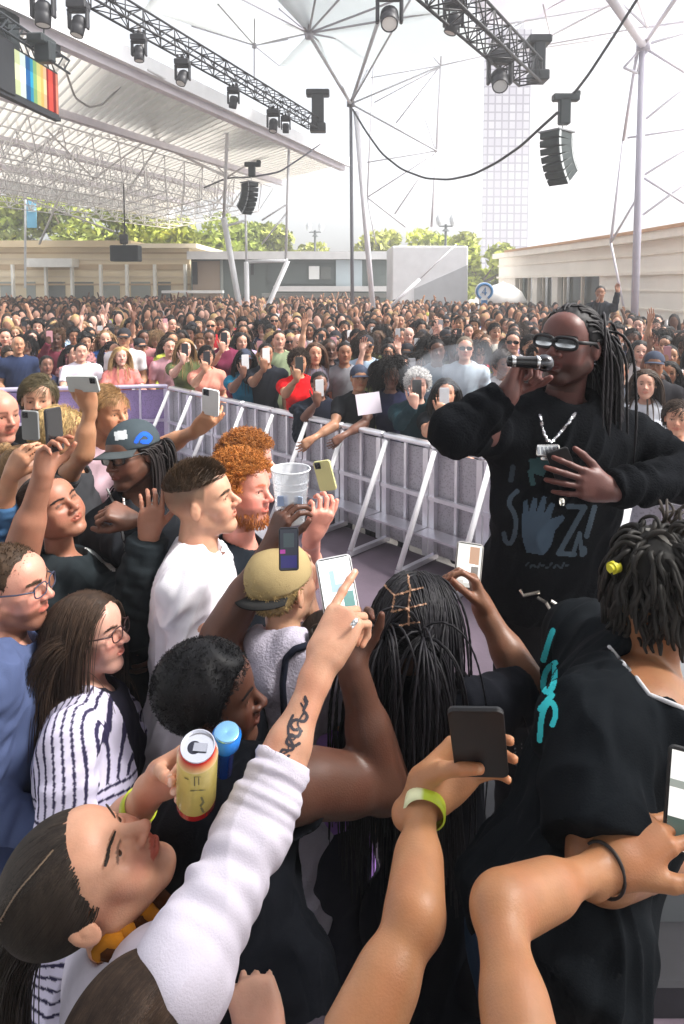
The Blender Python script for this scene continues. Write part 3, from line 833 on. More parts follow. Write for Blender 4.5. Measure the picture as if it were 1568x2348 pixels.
    if legs:
        shoes_ = h < .008
        pv = J['pelvis']; x = J['x']; u = A(0, 0, 1); g = ground; tp = []; shp = []
        hl = pv[2] - g
        for sd in (-1, 1):
            hip = pv + x * sd * .085 * s * B - u * .03; an = A(hip[0], hip[1], g + .09) + x * sd * .03; kn = lerp(hip, an, .5) + J['f'] * A(1, 1, 0) * .02
            tp += [cone(hip, kn, .092 * B * s, .064 * B * s, k=.03), cone(kn, an, .066 * B * s, .052 * s, k=.02, clip='b')]
            fz = nrm(J['f'] * A(1, 1, 0)); an2 = A(an[0], an[1], g + .05)
            shp += [cone(an2 - fz * .05, an2 + fz * .13 - u * .012, .045, .036, k=.02), cone(an2, an2 + u * .05, .045, .042, k=.02)]
        tp.append(ell(pv - u * .02, (.165 * B * s, .115 * B * s, .13 * s), M=np.stack([x, J['f'], J['u']]), k=.05))
        V3, F3 = surf(tp, max(.012, h * 1.6)); V3 = V3 + normals(V3, F3) * (wav(V3, 12, 5) * .003)[:, None]
        obj('trousers', mesh_np('trousers', V3, F3, True), M_CLOTH, root, trousers)
        for sh_ in ((shp[:2], shp[2:]) if shoes_ else ()):
            V4, F4 = surf(sh_, .014); V4[:, 2] = np.maximum(V4[:, 2], g); obj('shoe', mesh_np('shoe', V4, F4, True), M_CLOTH, root, (.03, .03, .03))
    if hairs:
        nk = J['neck']; coll = [(J['sl'], J['sr'], .062 * B), (nk - J['u'] * .05, J['pelvis'], .115 * B + .012)] + [(a_[0], a_[1], .06) for a_ in armsp]
        V5, F5, c5 = hair(hairs, M, t, s, rg, hdens, hthick, coll, haio)
        o['hair'] = obj('hair', mesh_np('hair', V5, F5, True, c5), M_HAIR, root, hairc)
    if eyes and h < .012 and not face.get('closed'):
        Ve, Fe, Ce = eye_mesh(M, t, s, face.get('iris', (.06, .03, .015)), face.get('look', (0, 1, 0)))
        k_ = len(Ve) // 2; kf = len(Fe) // 2
        for i_ in (0, 1): obj('eye', mesh_np('eye', Ve[i_ * k_:(i_ + 1) * k_], Fe[i_ * kf:(i_ + 1) * kf] - i_ * k_, True, Ce[i_ * k_:(i_ + 1) * k_]), M_EYE, root)
    if eyes and h < .0045 and not face.get('nobrow'):
        Vb, Fb = brow_mesh(M, t, s, rg, face.get('male', .5), Q=q); Fb = Fb[0]; k_ = len(Vb) // 2; kf = len(Fb) // 2
        for i_ in (0, 1): obj('eyebrow', mesh_np('eyebrow', Vb[i_ * k_:(i_ + 1) * k_], Fb[i_ * kf:(i_ + 1) * kf] - i_ * k_, True), M_HAIR, root, face.get('browc', hairc))
    PEOPLE.append(o)
    return o
# ------------------------------------------------------------------ setting
H0 = CAMH
def struct(o): o['kind'] = 'structure'; return o
def Z(d, oy): return P(784, oy, d)[2]
M_CONC = material('pale_concrete', base=(.36, .34, .32), rough=.9, var=.12, vscale=.6, bump=.2, bscale=30)
M_WHITE = material('white_paint', rough=.45, obj_col=True, attr=True, var=.05, vscale=3)
M_BLACK = material('black_steel', rough=.5, obj_col=True, attr=True, var=.15, vscale=9, spec=.4)
M_ALU = material('satin_aluminium', rough=.38, metal=.75, obj_col=True, attr=True, var=.06, vscale=12)
M_WALL = material('painted_wall', rough=.8, obj_col=True, attr=True, var=.06, vscale=.8, bump=.1, bscale=12)
M_LEAF = material('leaves', rough=.6, obj_col=True, attr=True, spec=.3)
M_BARK = material('bark', base=(.16, .12, .09), rough=.9, bump=.4, bscale=30)
M_GLASS = material('dark_window_glass', rough=.08, obj_col=True, attr=True, coat=.6)
struct(MB().box((0, 150, -.05), (500, 420, .1)).build('ground', M_CONC))

def ring_pts(c, r, n): a = np.linspace(0, 2 * math.pi, n, endpoint=False); return [(c[0] + r * math.cos(t), c[1] + r * math.sin(t)) for t in a]

m_, nt, b = nodes_mat('translucent_fabric'); M_FABRIC = m_
oi = nt.nodes.new('ShaderNodeObjectInfo'); tr = nt.nodes.new('ShaderNodeBsdfTranslucent'); ms = nt.nodes.new('ShaderNodeMixShader'); ms.inputs[0].default_value = .5
nt.links.new(oi.outputs['Color'], b.inputs['Base Color']); nt.links.new(oi.outputs['Color'], tr.inputs[0]); nt.links.new(b.outputs[0], ms.inputs[1]); nt.links.new(tr.outputs[0], ms.inputs[2])
nt.links.new(ms.outputs[0], nt.nodes['Material Output'].inputs[0])
# ---- big open-sided canopy on the left, corrugated underside
cA, cB, cE, cD = P(793, 377, 25.6), P(388, 481, 41.0), P(-40, 365, 25), P(-120, -52, 10.2)
zr = (cA[2] + cB[2]) / 2
cA[2] = zr; cB[2] = zr; cD[2] = zr
dirAD = nrm((cD - cA) * A(1, 1, 0)); dirAB = nrm((cB - cA) * A(1, 1, 0)); Lab = np.linalg.norm(cB - cA); Lad = np.linalg.norm(cD - cA) * 1.25
root = empty('canopy_roof', cA * A(1, 1, 0)); tag(root, 'large flat grey canopy roof with a ribbed underside over the back of the crowd', 'canopy roof')
m = MB(); n = 72
for i in range(n):       # trapezoid ribs
    a = cA + dirAD * Lad * i / n; w = dirAD * Lad / n
    for k, (u0, u1, z0, z1) in enumerate(((0, .35, 0, 0), (.35, .5, 0, .16), (.5, .85, .16, .16), (.85, 1, .16, 0))):
        p0 = a + w * u0 + A(0, 0, z0); p1 = a + w * u1 + A(0, 0, z1)
        m.poly([p0, p1, p1 + dirAB * Lab, p0 + dirAB * Lab])
m.build('deck', M_FABRIC, root, (.70, .68, .64))
m = MB()
c0 = cA + dirAD * Lad / 2 + dirAB * Lab / 2
Mr = np.stack([dirAD, nrm(np.cross(A(0, 0, 1), dirAD)), A(0, 0, 1)])
pts = [cA - dirAD * .3 - dirAB * .2, cA + dirAD * Lad, cA + dirAD * Lad + dirAB * Lab, cA + dirAB * Lab - dirAD * .3]
m.box((pts[0] + pts[1]) / 2 + A(0, 0, .1), (Lad + .3, .12, .34), Mr); m.build('edge_trim', M_WHITE, root, (.80, .80, .82))
m = MB()
for t in (.012, .26, .52, .78, 1.0):
    a = cA + dirAB * Lab * t; b = a + dirAD * Lad
    x = dirAD; m.box((a + b) / 2 - A(0, 0, .10), (np.linalg.norm(b - a), .22, .20), Mr)
m.build('beam', M_WHITE, root, (.74, .70, .76))
# white space frame under its far half
m = MB(); r = .024
N1, N2 = 18, 7
def gp(i, j, z): return cA + dirAD * Lad * (i / N1) + dirAB * Lab * (.30 + .70 * j / N2) + A(0, 0, z)
for i in range(N1 + 1):
    for j in range(N2 + 1):
        lo = gp(i + .5, j + .5, -1.25)
        if i < N1 and j < N2:
            for (di, dj) in ((0, 0), (1, 0), (1, 1), (0, 1)): m.tube(gp(i + di, j + dj, -.2), lo, r * .8, n=4, cap=False)
            if i < N1 - 1: m.tube(lo, gp(i + 1.5, j + .5, -1.25), r, n=4, cap=False)
            if j < N2 - 1: m.tube(lo, gp(i + .5, j + 1.5, -1.25), r, n=4, cap=False)
        if i < N1: m.tube(gp(i, j, -.2), gp(i + 1, j, -.2), r, n=4, cap=False)
m.build('space_frame', M_WHITE, root, (.84, .83, .84), smooth=True)
m = MB(); e0 = cA + dirAB * Lab; m.box(e0 + dirAD * Lad / 2 + A(0, 0, -.15), (Lad + .6, .35, .75), Mr); m.build('fascia', M_WHITE, root, (.70, .71, .73))

# ---- translucent membrane canopy above the stage front
root = empty('membrane_canopy', (1, 16, 0)); tag(root, 'pale stretched fabric canopy with steel spokes at the top middle', 'canopy')
def membrane(name, quad, sag, col):
    q = [P(*c) for c in quad]; n = 14; V = []; 
    for i in range(n + 1):
        for j in range(n + 1):
            u, v = i / n, j / n
            p = (q[0] * (1 - u) + q[1] * u) * (1 - v) + (q[3] * (1 - u) + q[2] * u) * v
            V.append(p + A(0, 0, sag * math.sin(math.pi * u) * math.sin(math.pi * v)))
    F = np.array([[i * (n + 1) + j, (i + 1) * (n + 1) + j, (i + 1) * (n + 1) + j + 1, i * (n + 1) + j + 1] for i in range(n) for j in range(n)])
    o = obj(name, mesh_np(name, np.array(V), F, True), M_FABRIC, root, col); md = o.modifiers.new('thickness', 'SOLIDIFY'); md.thickness = .02
membrane('fabric_panel', [(385, -60, 12.5), (708, 76, 17), (583, 104, 21), (330, 20, 18)], .5, (.88, .90, .90))
membrane('fabric_panel', [(560, -80, 12.5), (1010, -60, 13), (1060, 20, 17), (708, 76, 17)], .6, (.82, .86, .87))
membrane('fabric_panel', [(708, 76, 17), (1060, 20, 17), (1130, 120, 21), (640, 150, 23)], -.5, (.84, .88, .89))
membrane('fabric_panel', [(1060, -50, 12.5), (1400, -60, 12), (1420, 5, 15), (1110, 60, 17)], .4, (.86, .85, .90))
m = MB(); hub = P(708, 76, 16.8)
for e in ((480, -40, 14), (600, -60, 14), (700, -90, 14), (830, -60, 13), (960, -20, 15), (1040, 20, 17), (905, 112, 20), (790, 140, 22), (583, 104, 21), (640, 20, 16), (730, -40, 14)):
    m.tube(hub, P(*e), .028, n=5, cap=False)
h2 = P(583, 104, 20.5)
for e in ((500, 10, 16), (440, 60, 18), (583, 40, 18), (640, 150, 23), (583, 190, 21), (660, 90, 20)): m.tube(h2, P(*e), .022, n=5, cap=False)
m.lathe(hub - A(0, 0, .16), [(.0, 0), (.09, .02), (.12, .16), (.09, .32), (0, .34)]); m.lathe(h2 - A(0, 0, .1), [(.0, 0), (.07, .02), (.08, .12), (0, .2)])
m.build('spokes', M_WHITE, root, (.36, .35, .39), smooth=True)

# ---- white tube frames: each an open lattice standing in the square
def frame(name, label, segs, base, col=(.6, .6, .64), cat='steel frame', group=None):
    root = empty(name, (base[0], base[1], 0)); tag(root, label, cat, group); m = MB()
    for (a, b, rr) in segs: m.tube(P(*a), P(*b), rr, n=7, cap=True)
    m.build('tubes', M_WHITE, root, col, smooth=True); return root
D = 20
cm = empty('mast', P(808, 700, D) * A(1, 1, 0)); tag(cm, 'slim dark grey mast in the middle with spokes fanning from its head', 'mast')
m = MB(); b0 = P(809, 700, D); b0[2] = 0; t0_ = P(804, 238, D); m.tube(b0, t0_, .06, .05, n=10); m.lathe(t0_ - A(0, 0, .12), [(.0, 0), (.12, .04), (.12, .2), (0, .26)])
m.build('pole', M_WHITE, cm, (.16, .16, .18), smooth=True)
m = MB()
for e, rr in (((708, 78, 17), .05), ((870, 40, 16), .05), ((1012, 150, 21), .03), ((1002, 346, 21), .03), ((784, 200, 17), .04), ((940, 0, 15), .03), ((842, 160, 22), .025)):
    m.tube(t0_, P(*e), rr, n=6)
m.build('spokes', M_WHITE, cm, (.55, .55, .58), smooth=True)
frame('lattice_frame', 'thin pale steel lattice with criss-cross bars to the right of the middle mast', [
    ((816, 256, 20), (856, 720, 20), .085), ((1014, 70, 21), (1010, 150, 21), .03), ((1010, 150, 21), (1000, 350, 21), .035), ((1000, 350, 21), (989, 520, 21), .035),
    ((856, 150, 22), (842, 450, 22), .025), ((842, 372, 22), (1000, 346, 21), .022), ((842, 452, 22), (1000, 350, 21), .022), ((842, 452, 22), (930, 520, 21.5), .03), ((842, 452, 22), (862, 560, 22), .022),
    ((908, 282, 21), (1010, 150, 21), .022), ((905, 490, 21), (1000, 350, 21), .022), ((850, 178, 21), (1012, 150, 21), .02), ((858, 235, 21), (1012, 152, 21), .02),
    ((1012, 150, 21), (1110, 128, 21), .025), ((1110, 128, 21), (1568, 62, 20), .03), ((960, 95, 22), (1010, 150, 21), .02), ((930, 140, 22), (1000, 350, 21), .016), ((962, 640, 20), (882, 715, 20), .05), ((1046, 560, 20), (962, 640, 20), .02)],
    P(900, 700, 20), (.80, .78, .82))
frame('overhead_frame', 'pale steel bars crossing high up at the top right corner', [
    ((1262, 82, 18), (1420, 0, 15), .03), ((1100, 66, 19), (1420, 10, 16), .03), ((1484, 62, 14), (1700, 30, 13), .03), ((1110, 128, 20), (1484, 60, 15), .025), ((1245, 10, 15), (1262, 82, 18), .02), ((1420, 0, 15), (1484, 62, 14), .04),
    ((1330, -20, 14), (1180, 60, 18), .02), ((1450, -30, 12), (1484, 62, 14), .03)], P(1400, 60, 16), (.78, .76, .80))
mr = empty('mast', P(1456, 725, 14) * A(1, 1, 0)); tag(mr, 'thick lilac grey mast at the right with a lattice on both sides', 'mast')
m = MB(); b0 = P(1454, 725, 14); b0[2] = 0; t1_ = P(1475, 104, 14); m.tube(b0, t1_, .075, .085, n=12); m.lathe(t1_ - A(0, 0, .16), [(.0, 0), (.14, .05), (.14, .24), (0, .34)]); m.build('pole', M_WHITE, mr, (.42, .40, .47), smooth=True)
m = MB()
for a, b, rr in (((1475, 104, 14), (1398, -10, 11.5), .10), ((1475, 104, 14), (1560, -20, 12), .05), ((1475, 104, 14), (1620, 60, 14), .035), ((1475, 108, 14), (1620, 196, 14), .035),
    ((1481, 272, 14), (1620, 160, 14), .03), ((1438, 316, 14.5), (1620, 288, 14), .028), ((1478, 400, 14), (1640, 300, 14), .03), ((1477, 408, 14), (1640, 510, 14), .035), ((1474, 492, 14), (1640, 370, 14), .03),
    ((1461, 116, 14), (1429, 322, 15), .04), ((1429, 322, 15), (1400, 556, 15), .035), ((1400, 556, 15), (1432, 716, 15), .03), ((1472, 434, 14), (1400, 556, 15), .03), ((1430, 155, 14), (1470, 110, 14), .03), ((1430, 155, 14), (1461, 168, 14), .035), ((1461, 168, 14), (1474, 112, 14), .03)):
    m.tube(P(*a), P(*b), rr * .9, n=7)
m.build('braces', M_WHITE, mr, (.66, .64, .70), smooth=True)
tr_ = empty('tripod_mast', P(568, 715, 22) * A(1, 1, 0)); tag(tr_, 'white three legged column spreading into a V above the crowd', 'mast')
m = MB(); ft = P(567, 715, 22); ft[2] = 0
for e, rr in (((513, 500, 22), .10), ((565, 600, 22), .085), ((660, 597, 22), .085)): m.tube(ft + (P(*e) - ft) * .02, P(*e), rr, n=10)
for a, b, rr in (((565, 600, 22), (660, 597, 22), .06), ((513, 500, 22), (523, 258, 20), .055), ((513, 520, 22), (560, 506, 22), .04), ((523, 258, 20), (340, 160, 14), .0 + .03), ((655, 597, 22), (663, 310, 22), .045), ((663, 480, 22), (600, 560, 22), .03), ((565, 600, 22), (563, 480, 22), .04), ((600, 505, 22), (655, 470, 22), .03)): m.tube(P(*a), P(*b), rr, n=7)
m.build('legs', M_WHITE, tr_, (.74, .74, .76), smooth=True)
frame('roof_truss', 'long pale truss cords running under the big canopy on the left', [
    ((-20, 262, 19), (366, 332, 22), .05), ((366, 332, 22), (521, 406, 26), .05), ((366, 330, 22), (500, 226, 20), .04), ((366, 330, 22), (318, 60, 14), .04), ((366, 330, 22), (180, 262, 19), .03), ((366, 330, 22), (345, 160, 16), .035), ((366, 330, 22), (290, 440, 26), .03),
    ((40, 380, 22), (140, 300, 20), .03), ((215, 410, 24), (110, 300, 20), .03), ((215, 410, 24), (330, 325, 22), .03), ((521, 406, 26), (470, 350, 24), .03), ((521, 406, 26), (640, 330, 24), .035), ((90, 560, 25), (150, 420, 25), .04), ((60, 455, 25), (260, 530, 25), .035)],
    P(300, 600, 22), (.72, .70, .70), 'truss')

# ---- black lighting trusses
def box_truss(root, a, b, side, seg, r):
    a, b = np.asarray(a), np.asarray(b); d = nrm(b - a); L = np.linalg.norm(b - a); y = nrm(np.cross(A(0, 0, 1), d)); z = np.cross(d, y)
    m = MB(); c = [(y * sy + z * sz) * side / 2 for sy, sz in ((-1, -1), (1, -1), (1, 1), (-1, 1))]
    for k in c: m.tube(a + k, b + k, r, n=8)
    m.build('chord', M_BLACK, root, (.028, .028, .032), smooth=True)
    m = MB(); n = int(L / seg)
    for i in range(n):
        p, q = a + d * L * i / n, a + d * L * (i + 1) / n
        for j in range(4):
            u, v = c[j], c[(j + 1) % 4]; m.tube(p + u, p + v, r * .55, n=5)
            if (i + j) % 2: u, v = v, u
            m.tube(p + u, q + v, r * .5, n=5)
    for j in range(4): m.tube(b + c[j], b + c[(j + 1) % 4], r * .7, n=5)
    m.build('bracing', M_BLACK, root, (.028, .028, .032), smooth=True)
def moving_light(label, clamp, aim, s=1.0, lens=(.75, .75, .72), grp='moving head lights under the trusses'):
    clamp = np.asarray(clamp, float); r = empty('moving_light', clamp); tag(r, label, 'stage light', grp)
    m = MB(); m.box(clamp - A(0, 0, .11 * s), (.36 * s, .28 * s, .14 * s), bev=.02 * s); m.box(clamp + A(0, 0, .0), (.07 * s, .14 * s, .12 * s), bev=.01 * s); m.box(clamp + A(.12 * s, 0, .02 * s), (.04 * s, .06 * s, .13 * s)); m.box(clamp + A(-.12 * s, 0, .02 * s), (.04 * s, .06 * s, .13 * s)); m.build('base', M_BLACK, r, (.035, .035, .04))
    m = MB(); pc = clamp - A(0, 0, .46 * s)
    for sx in (-1, 1): m.box(pc + A(sx * .165 * s, 0, .10 * s), (.05 * s, .12 * s, .34 * s), bev=.015 * s)
    m.box(pc + A(0, 0, .26 * s), (.38 * s, .14 * s, .05 * s), bev=.01 * s); m.build('yoke', M_BLACK, r, (.035, .035, .04))
    d = nrm(aim); m = MB()
    m.lathe(pc - d * .17 * s, [(.0, 0), (.09 * s, .0), (.125 * s, .05 * s), (.13 * s, .16 * s), (.115 * s, .19 * s), (.125 * s, .21 * s), (.118 * s, .36 * s), (.105 * s, .37 * s), (.10 * s, .345 * s)], d, 20); m.build('head', M_BLACK, r, (.03, .03, .035), smooth=True)
    m = MB(); m.disc(pc + d * .178 * s, d, .10 * s, .01 * s); m.build('lens', M_GLOSS, r, lens)
    return r
t1 = empty('lighting_truss', P(450, 200, 13) * A(1, 1, 0) + A(0, 0, 6.5)); tag(t1, 'long black lighting truss running diagonally down from the top left', 'truss')
T1a, T1b = P(178, -22, 9.6), P(718, 276, 17.6); T1b[2] = T1a[2] = (T1a[2] + T1b[2]) / 2
box_truss(t1, T1a, T1b, .28, .42, .020)
m = MB(); m.box(T1b + A(.12, .1, .35), (.32, .3, .9), bev=.02); m.box(T1b + A(.12, .1, .80), (.62, .34, .16), bev=.03); m.box(T1b + A(.12, .1, -.1), (.42, .34, .22), bev=.02); m.build('end_motor', M_BLACK, t1, (.04, .042, .045))
def on_truss(a, b, ox, drop=.2):          # the point of a truss seen in column ox
    best = min(np.linspace(0, 1, 400), key=lambda t: abs(784 + FPX * lerp(a, b, t)[0] / lerp(a, b, t)[1] - ox)); return lerp(a, b, best) - A(0, 0, drop)
for ox, lab, sz, aim in ((172, 'moving stage light nearest the top left end of the long black truss', 1.05, (-.15, -.2, -1)), (332, 'second stage light from the left hanging straight down off the long truss', .9, (.02, -.1, -1)),
                     (428, 'third stage light under the long truss, tipped with its lens showing', 1.0, (-.2, -.45, -.9)), (540, 'fourth stage light tucked under the long black truss', .9, (-.2, .1, -1)),
                     (630, 'larger of the pair of stage lights near the right end of the long truss', 1.1, (-.05, -.3, -1)), (657, 'smaller last stage light beside the right end of the long truss', .85, (0, .2, -1))):
    moving_light(lab, on_truss(T1a, T1b, ox), aim, sz * .74)
moving_light('stage light cut off by the top edge left of the long truss', P(97, -40, 9.4), (0, -.1, -1), .9)
t2 = empty('lighting_truss', P(1100, 80, 12) * A(1, 1, 0) + A(0, 0, 6.5)); tag(t2, 'short wide black lighting truss sloping into the picture at the top right', 'truss')
T2a, T2b = P(985, -60, 9.3), P(1216, 172, 13.4); T2b[2] = T2a[2] = (T2a[2] + T2b[2]) / 2
box_truss(t2, T2a, T2b, .44, .40, .026)
m = MB(); m.box(T2b + A(.18, .1, .30), (.22, .3, .8), bev=.02); m.box(T2b + A(.18, .1, .66), (.46, .36, .16), bev=.03); m.box(T2b + A(.15, .0, -.08), (.36, .4, .2), bev=.02); m.build('end_motor', M_BLACK, t2, (.035, .04, .045))
moving_light('large stage light with a bright round lens at the top centre edge', P(893, -38, 9.3), (-.05, -.75, -.75), 1.0, (.9, .9, .88))
moving_light('stage light aimed down left of the short wide truss', P(1040, -22, 10.5) - A(0, 0, .1), (-.35, 0, -1), .85)
moving_light('big stage light with pale lens hanging below the end of the short wide truss', P(1146, 112, 12.2), (-.1, -.75, -.75), 1.2, (.62, .66, .68))

# ---- video wall with its own hanging frame, top left
vs = empty('video_screen', P(80, 180, 11.5) * A(1, 1, 0) + A(0, 0, 5)); tag(vs, 'hanging video wall glowing with bright colour bars at the left edge', 'video screen')
q0, q1 = P(28, 160, 11.0), P(128, 220, 12.35); dv = nrm((q1 - q0) * A(1, 1, 0)); nv = nrm(np.cross(dv, A(0, 0, 1))); zc = (q0[2] + q1[2]) / 2; Lv = np.linalg.norm((q1 - q0)[:2])
cv = (q0 + q1) / 2; cv[2] = zc; Mv = np.stack([dv, nv, A(0, 0, 1)])
scr, nt, b = nodes_mat('screen_picture'); tc = nt.nodes.new('ShaderNodeAttribute'); tc.attribute_name = 'Col'; em = nt.nodes.new('ShaderNodeEmission'); em.inputs[1].default_value = .5
nt.links.new(tc.outputs['Color'], em.inputs[0]); nt.links.new(em.outputs[0], nt.nodes['Material Output'].inputs[0])
m = MB(); cols = [(.75, .80, .45), (.80, .92, .85), (.02, .12, .32), (.03, .35, .55), (.30, .52, .20), (.75, .70, .25), (.85, .55, .15), (.95, .60, .35), (.35, .02, .02), (.85, .10, .07), (.30, .02, .02), (.85, .28, .18)]
wts = [1.2, 1.3, 1.1, .7, .9, 1, .7, .8, .5, 1.2, .8, .6]; tot = sum(wts); u = 0
for c, w in zip(cols, wts):
    a = -Lv / 2 + Lv * u / tot; bb = -Lv / 2 + Lv * (u + w) / tot; u += w
    for (z0, z1, f) in ((-.36, -.12, .85), (-.12, .14, 1.25 if c[2] > .3 else 1.0), (.14, .36, .8)):
        m.poly([cv + dv * a + A(0, 0, z0) + nv * .046, cv + dv * bb + A(0, 0, z0) + nv * .046, cv + dv * bb + A(0, 0, z1) + nv * .046, cv + dv * a + A(0, 0, z1) + nv * .046], np.array(c) * f)
m.build('display', scr, vs)
m = MB(); m.box(cv, (Lv + .06, .08, .80), Mv, bev=.01); m.box(cv - dv * (Lv / 2 + .55) + nv * .02, (1.0, .14, .86), Mv, bev=.02); m.box(cv - dv * .5 + A(0, 0, -.44), (Lv + 1.1, .12, .07), Mv); m.build('cabinet', M_BLACK, vs, (.016, .018, .022))
m = MB()
ta, tb = cv - dv * 1.6 + A(0, 0, .62), cv + dv * .95 + A(0, 0, .58)
for sy in (-.14, .14):
    for sz in (-.12, .12): m.tube(ta + nv * sy + A(0, 0, sz), tb + nv * sy + A(0, 0, sz), .022, n=6)
for i in range(12):
    p = lerp(ta, tb, i / 12); q = lerp(ta, tb, (i + 1) / 12); m.tube(p + nv * .14 + A(0, 0, -.12), q + nv * .14 + A(0, 0, .12), .014, n=5); m.tube(p - nv * .14 + A(0, 0, .12), q - nv * .14 + A(0, 0, -.12), .014, n=5); m.tube(p + nv * .14 + A(0, 0, .12), p - nv * .14 + A(0, 0, .12), .014, n=5)
for t in (.15, .9): p = lerp(ta, tb, t); m.box(p + A(0, 0, .28), (.16, .16, .35), Mv, bev=.02)
m.build('hanging_frame', M_BLACK, vs, (.02, .025, .03))
m = MB()
for (ox, oy, w, h) in ((8, 40, .5, .22), (16, 85, .30, .5), (95, 95, .45, .16), (103, 120, .2, .35)): m.box(P(ox, oy, 11.3), (w, .3, h), Mv, bev=.03)
m.tube(P(16, 40, 11.3), P(16, -60, 11.3), .03); m.tube(P(100, 95, 11.3), P(104, -60, 11.3), .012)
m.build('motor', M_BLACK, vs, (.018, .025, .028))

# ---- hung loudspeaker columns
def line_array(label, top, n, w, hgt, dep, yaw, curve, edge):
    root = empty('line_array_speaker', top); tag(root, label, 'loudspeaker', 'hung line array loudspeakers')
    yv = R(yaw); f0 = A(math.sin(yv), -math.cos(yv), 0); x = A(math.cos(yv), math.sin(yv), 0)
    p = np.asarray(top, float).copy(); ang = R(-4)
    m = MB(); m.box(p + A(0, 0, hgt * .18), (w * 1.12, dep * 1.1, hgt * .22), np.stack([x, -f0, A(0, 0, 1)])); m.build('fly_bar', M_BLACK, root, (.18, .19, .20))
    m = MB(); g = MB(); e = MB()
    for i in range(n):
        up = A(0, 0, 1) * math.cos(ang) + f0 * math.sin(ang) * 1; f = f0 * math.cos(ang) - A(0, 0, 1) * math.sin(ang)
        Mx = np.stack([x, -f, up]); c = p - up * hgt * .5
        m.box(c, (w, dep, hgt * .95), Mx, bev=hgt * .06)
        g.box(c + f * dep * .505, (w * .90, dep * .02, hgt * .84), Mx, bev=.004)
        for s in (-1, 1): e.box(c + x * s * w * .505 + f * dep * .40, (w * .02, dep * .12, hgt * .96), Mx); e.box(c + x * s * w * .505 - f * dep * .40, (w * .02, dep * .06, hgt * .96), Mx)
        p = p - up * hgt; ang += curve
    m.build('cabinet', M_BLACK, root, (.03, .042, .042)); g.build('grille', M_BLACK, root, (.014, .022, .022)); e.build('side_plate', M_ALU, root, edge)
    return root
la = P(1276, 306, 12.2); line_array('curved black line array loudspeaker hanging at the right of the sky', la, 7, .40, .122, .46, -52, R(7.5), (.5, .52, .52))
lb = P(572, 420, 20.5); line_array('smaller curved black line array loudspeaker hanging over the left canopy corner', lb, 7, .36, .128, .42, 48, R(8), (.4, .42, .45))
def hoist(label, top, bot, s):
    r = empty('chain_hoist', bot); tag(r, label, 'chain hoist', 'chain hoists above the loudspeakers'); m = MB(); t, b_ = np.asarray(top), np.asarray(bot)
    m.box(t, (.62 * s, .22 * s, .17 * s), bev=.03 * s); m.box((t + b_) / 2, (.26 * s, .22 * s, abs(t[2] - b_[2])), bev=.03 * s); m.box(t + A(.24 * s, 0, .09 * s), (.16 * s, .2 * s, .12 * s), bev=.02 * s); m.build('body', M_BLACK, r, (.022, .030, .032))
    m = MB(); m.tube(b_, b_ - A(0, 0, .35 * s), .018 * s, n=6)
    for sx in (-1, 1): m.tube(b_ - A(0, 0, .12 * s), b_ - A(-sx * .22 * s, 0, .40 * s), .010 * s, n=5)
    m.build('chain', M_ALU, r, (.5, .5, .5))
hoist('black chain hoist above the loudspeaker on the right', P(1297, 224, 12.2), P(1290, 286, 12.2), .78)
hoist('black chain hoist above the small loudspeaker on the left', P(579, 377, 20.5), P(576, 405, 20.5), .80)
def cable(label, pts, r=.018, col=(.03, .03, .035), name='cable'):
    p = np.array([P(*q) for q in pts]); k = np.arange(len(p)); t = np.linspace(0, len(p) - 1, len(p) * 10)
    q = np.stack([np.interp(t, k, p[:, c]) for c in range(3)], 1)
    for _ in range(6): q[1:-1] = (q[:-2] + 2 * q[1:-1] + q[2:]) / 4
    m = MB(); m.path(q, r, n=6); return tag(m.build(name, M_BLACK, None, col, smooth=True), label, 'cable')
cable('dark cable hanging in a long bow from the middle mast to the right speaker', [(808, 250, 19.5), (838, 300, 19), (875, 352, 18.5), (920, 388, 18), (975, 409, 17), (1030, 412, 16), (1085, 400, 15), (1140, 372, 14), (1195, 334, 13.2), (1240, 292, 12.6), (1278, 258, 12.2)], .028)
cable('straight dark cable rising from the right speaker to the top edge', [(1302, 232, 12.2), (1350, 170, 12), (1410, 78, 11.6), (1472, -20, 11.2)], .026)
cable('dark cable sagging under the canopy corner past the small speaker', [(468, 430, 24), (520, 408, 23), (575, 406, 21), (640, 395, 21.5), (690, 362, 22), (735, 330, 22.5)], .03, (.10, .10, .12))
cable('thin pale grey cable looping under the ribbed canopy', [(130, 80, 14), (150, 160, 14.5), (172, 225, 15), (205, 246, 15.5), (235, 240, 16), (275, 200, 16), (312, 160, 16)], .025, (.35, .34, .33))
# hanging box monitor
hm = empty('hanging_speaker', P(289, 580, 24)); tag(hm, 'small black box speaker hanging on a pole in front of the trees', 'loudspeaker')
m = MB(); m.box(P(289, 581, 24), (1.02, .5, .58), bev=.03); m.build('cabinet', M_BLACK, hm, (.018, .025, .028))
m = MB(); m.box(P(289, 581, 24) - A(0, .256, 0), (.94, .02, .5)); m.build('grille', M_BLACK, hm, (.008, .014, .016))
m = MB(); m.tube(P(287, 562, 24), P(283, 410, 24), .025); m.box(P(284, 548, 24), (.28, .2, .35), bev=.04); m.tube(P(284, 560, 24), P(278, 562, 24) - A(0, 0, .1), .03); m.build('bracket', M_BLACK, hm, (.05, .05, .05))

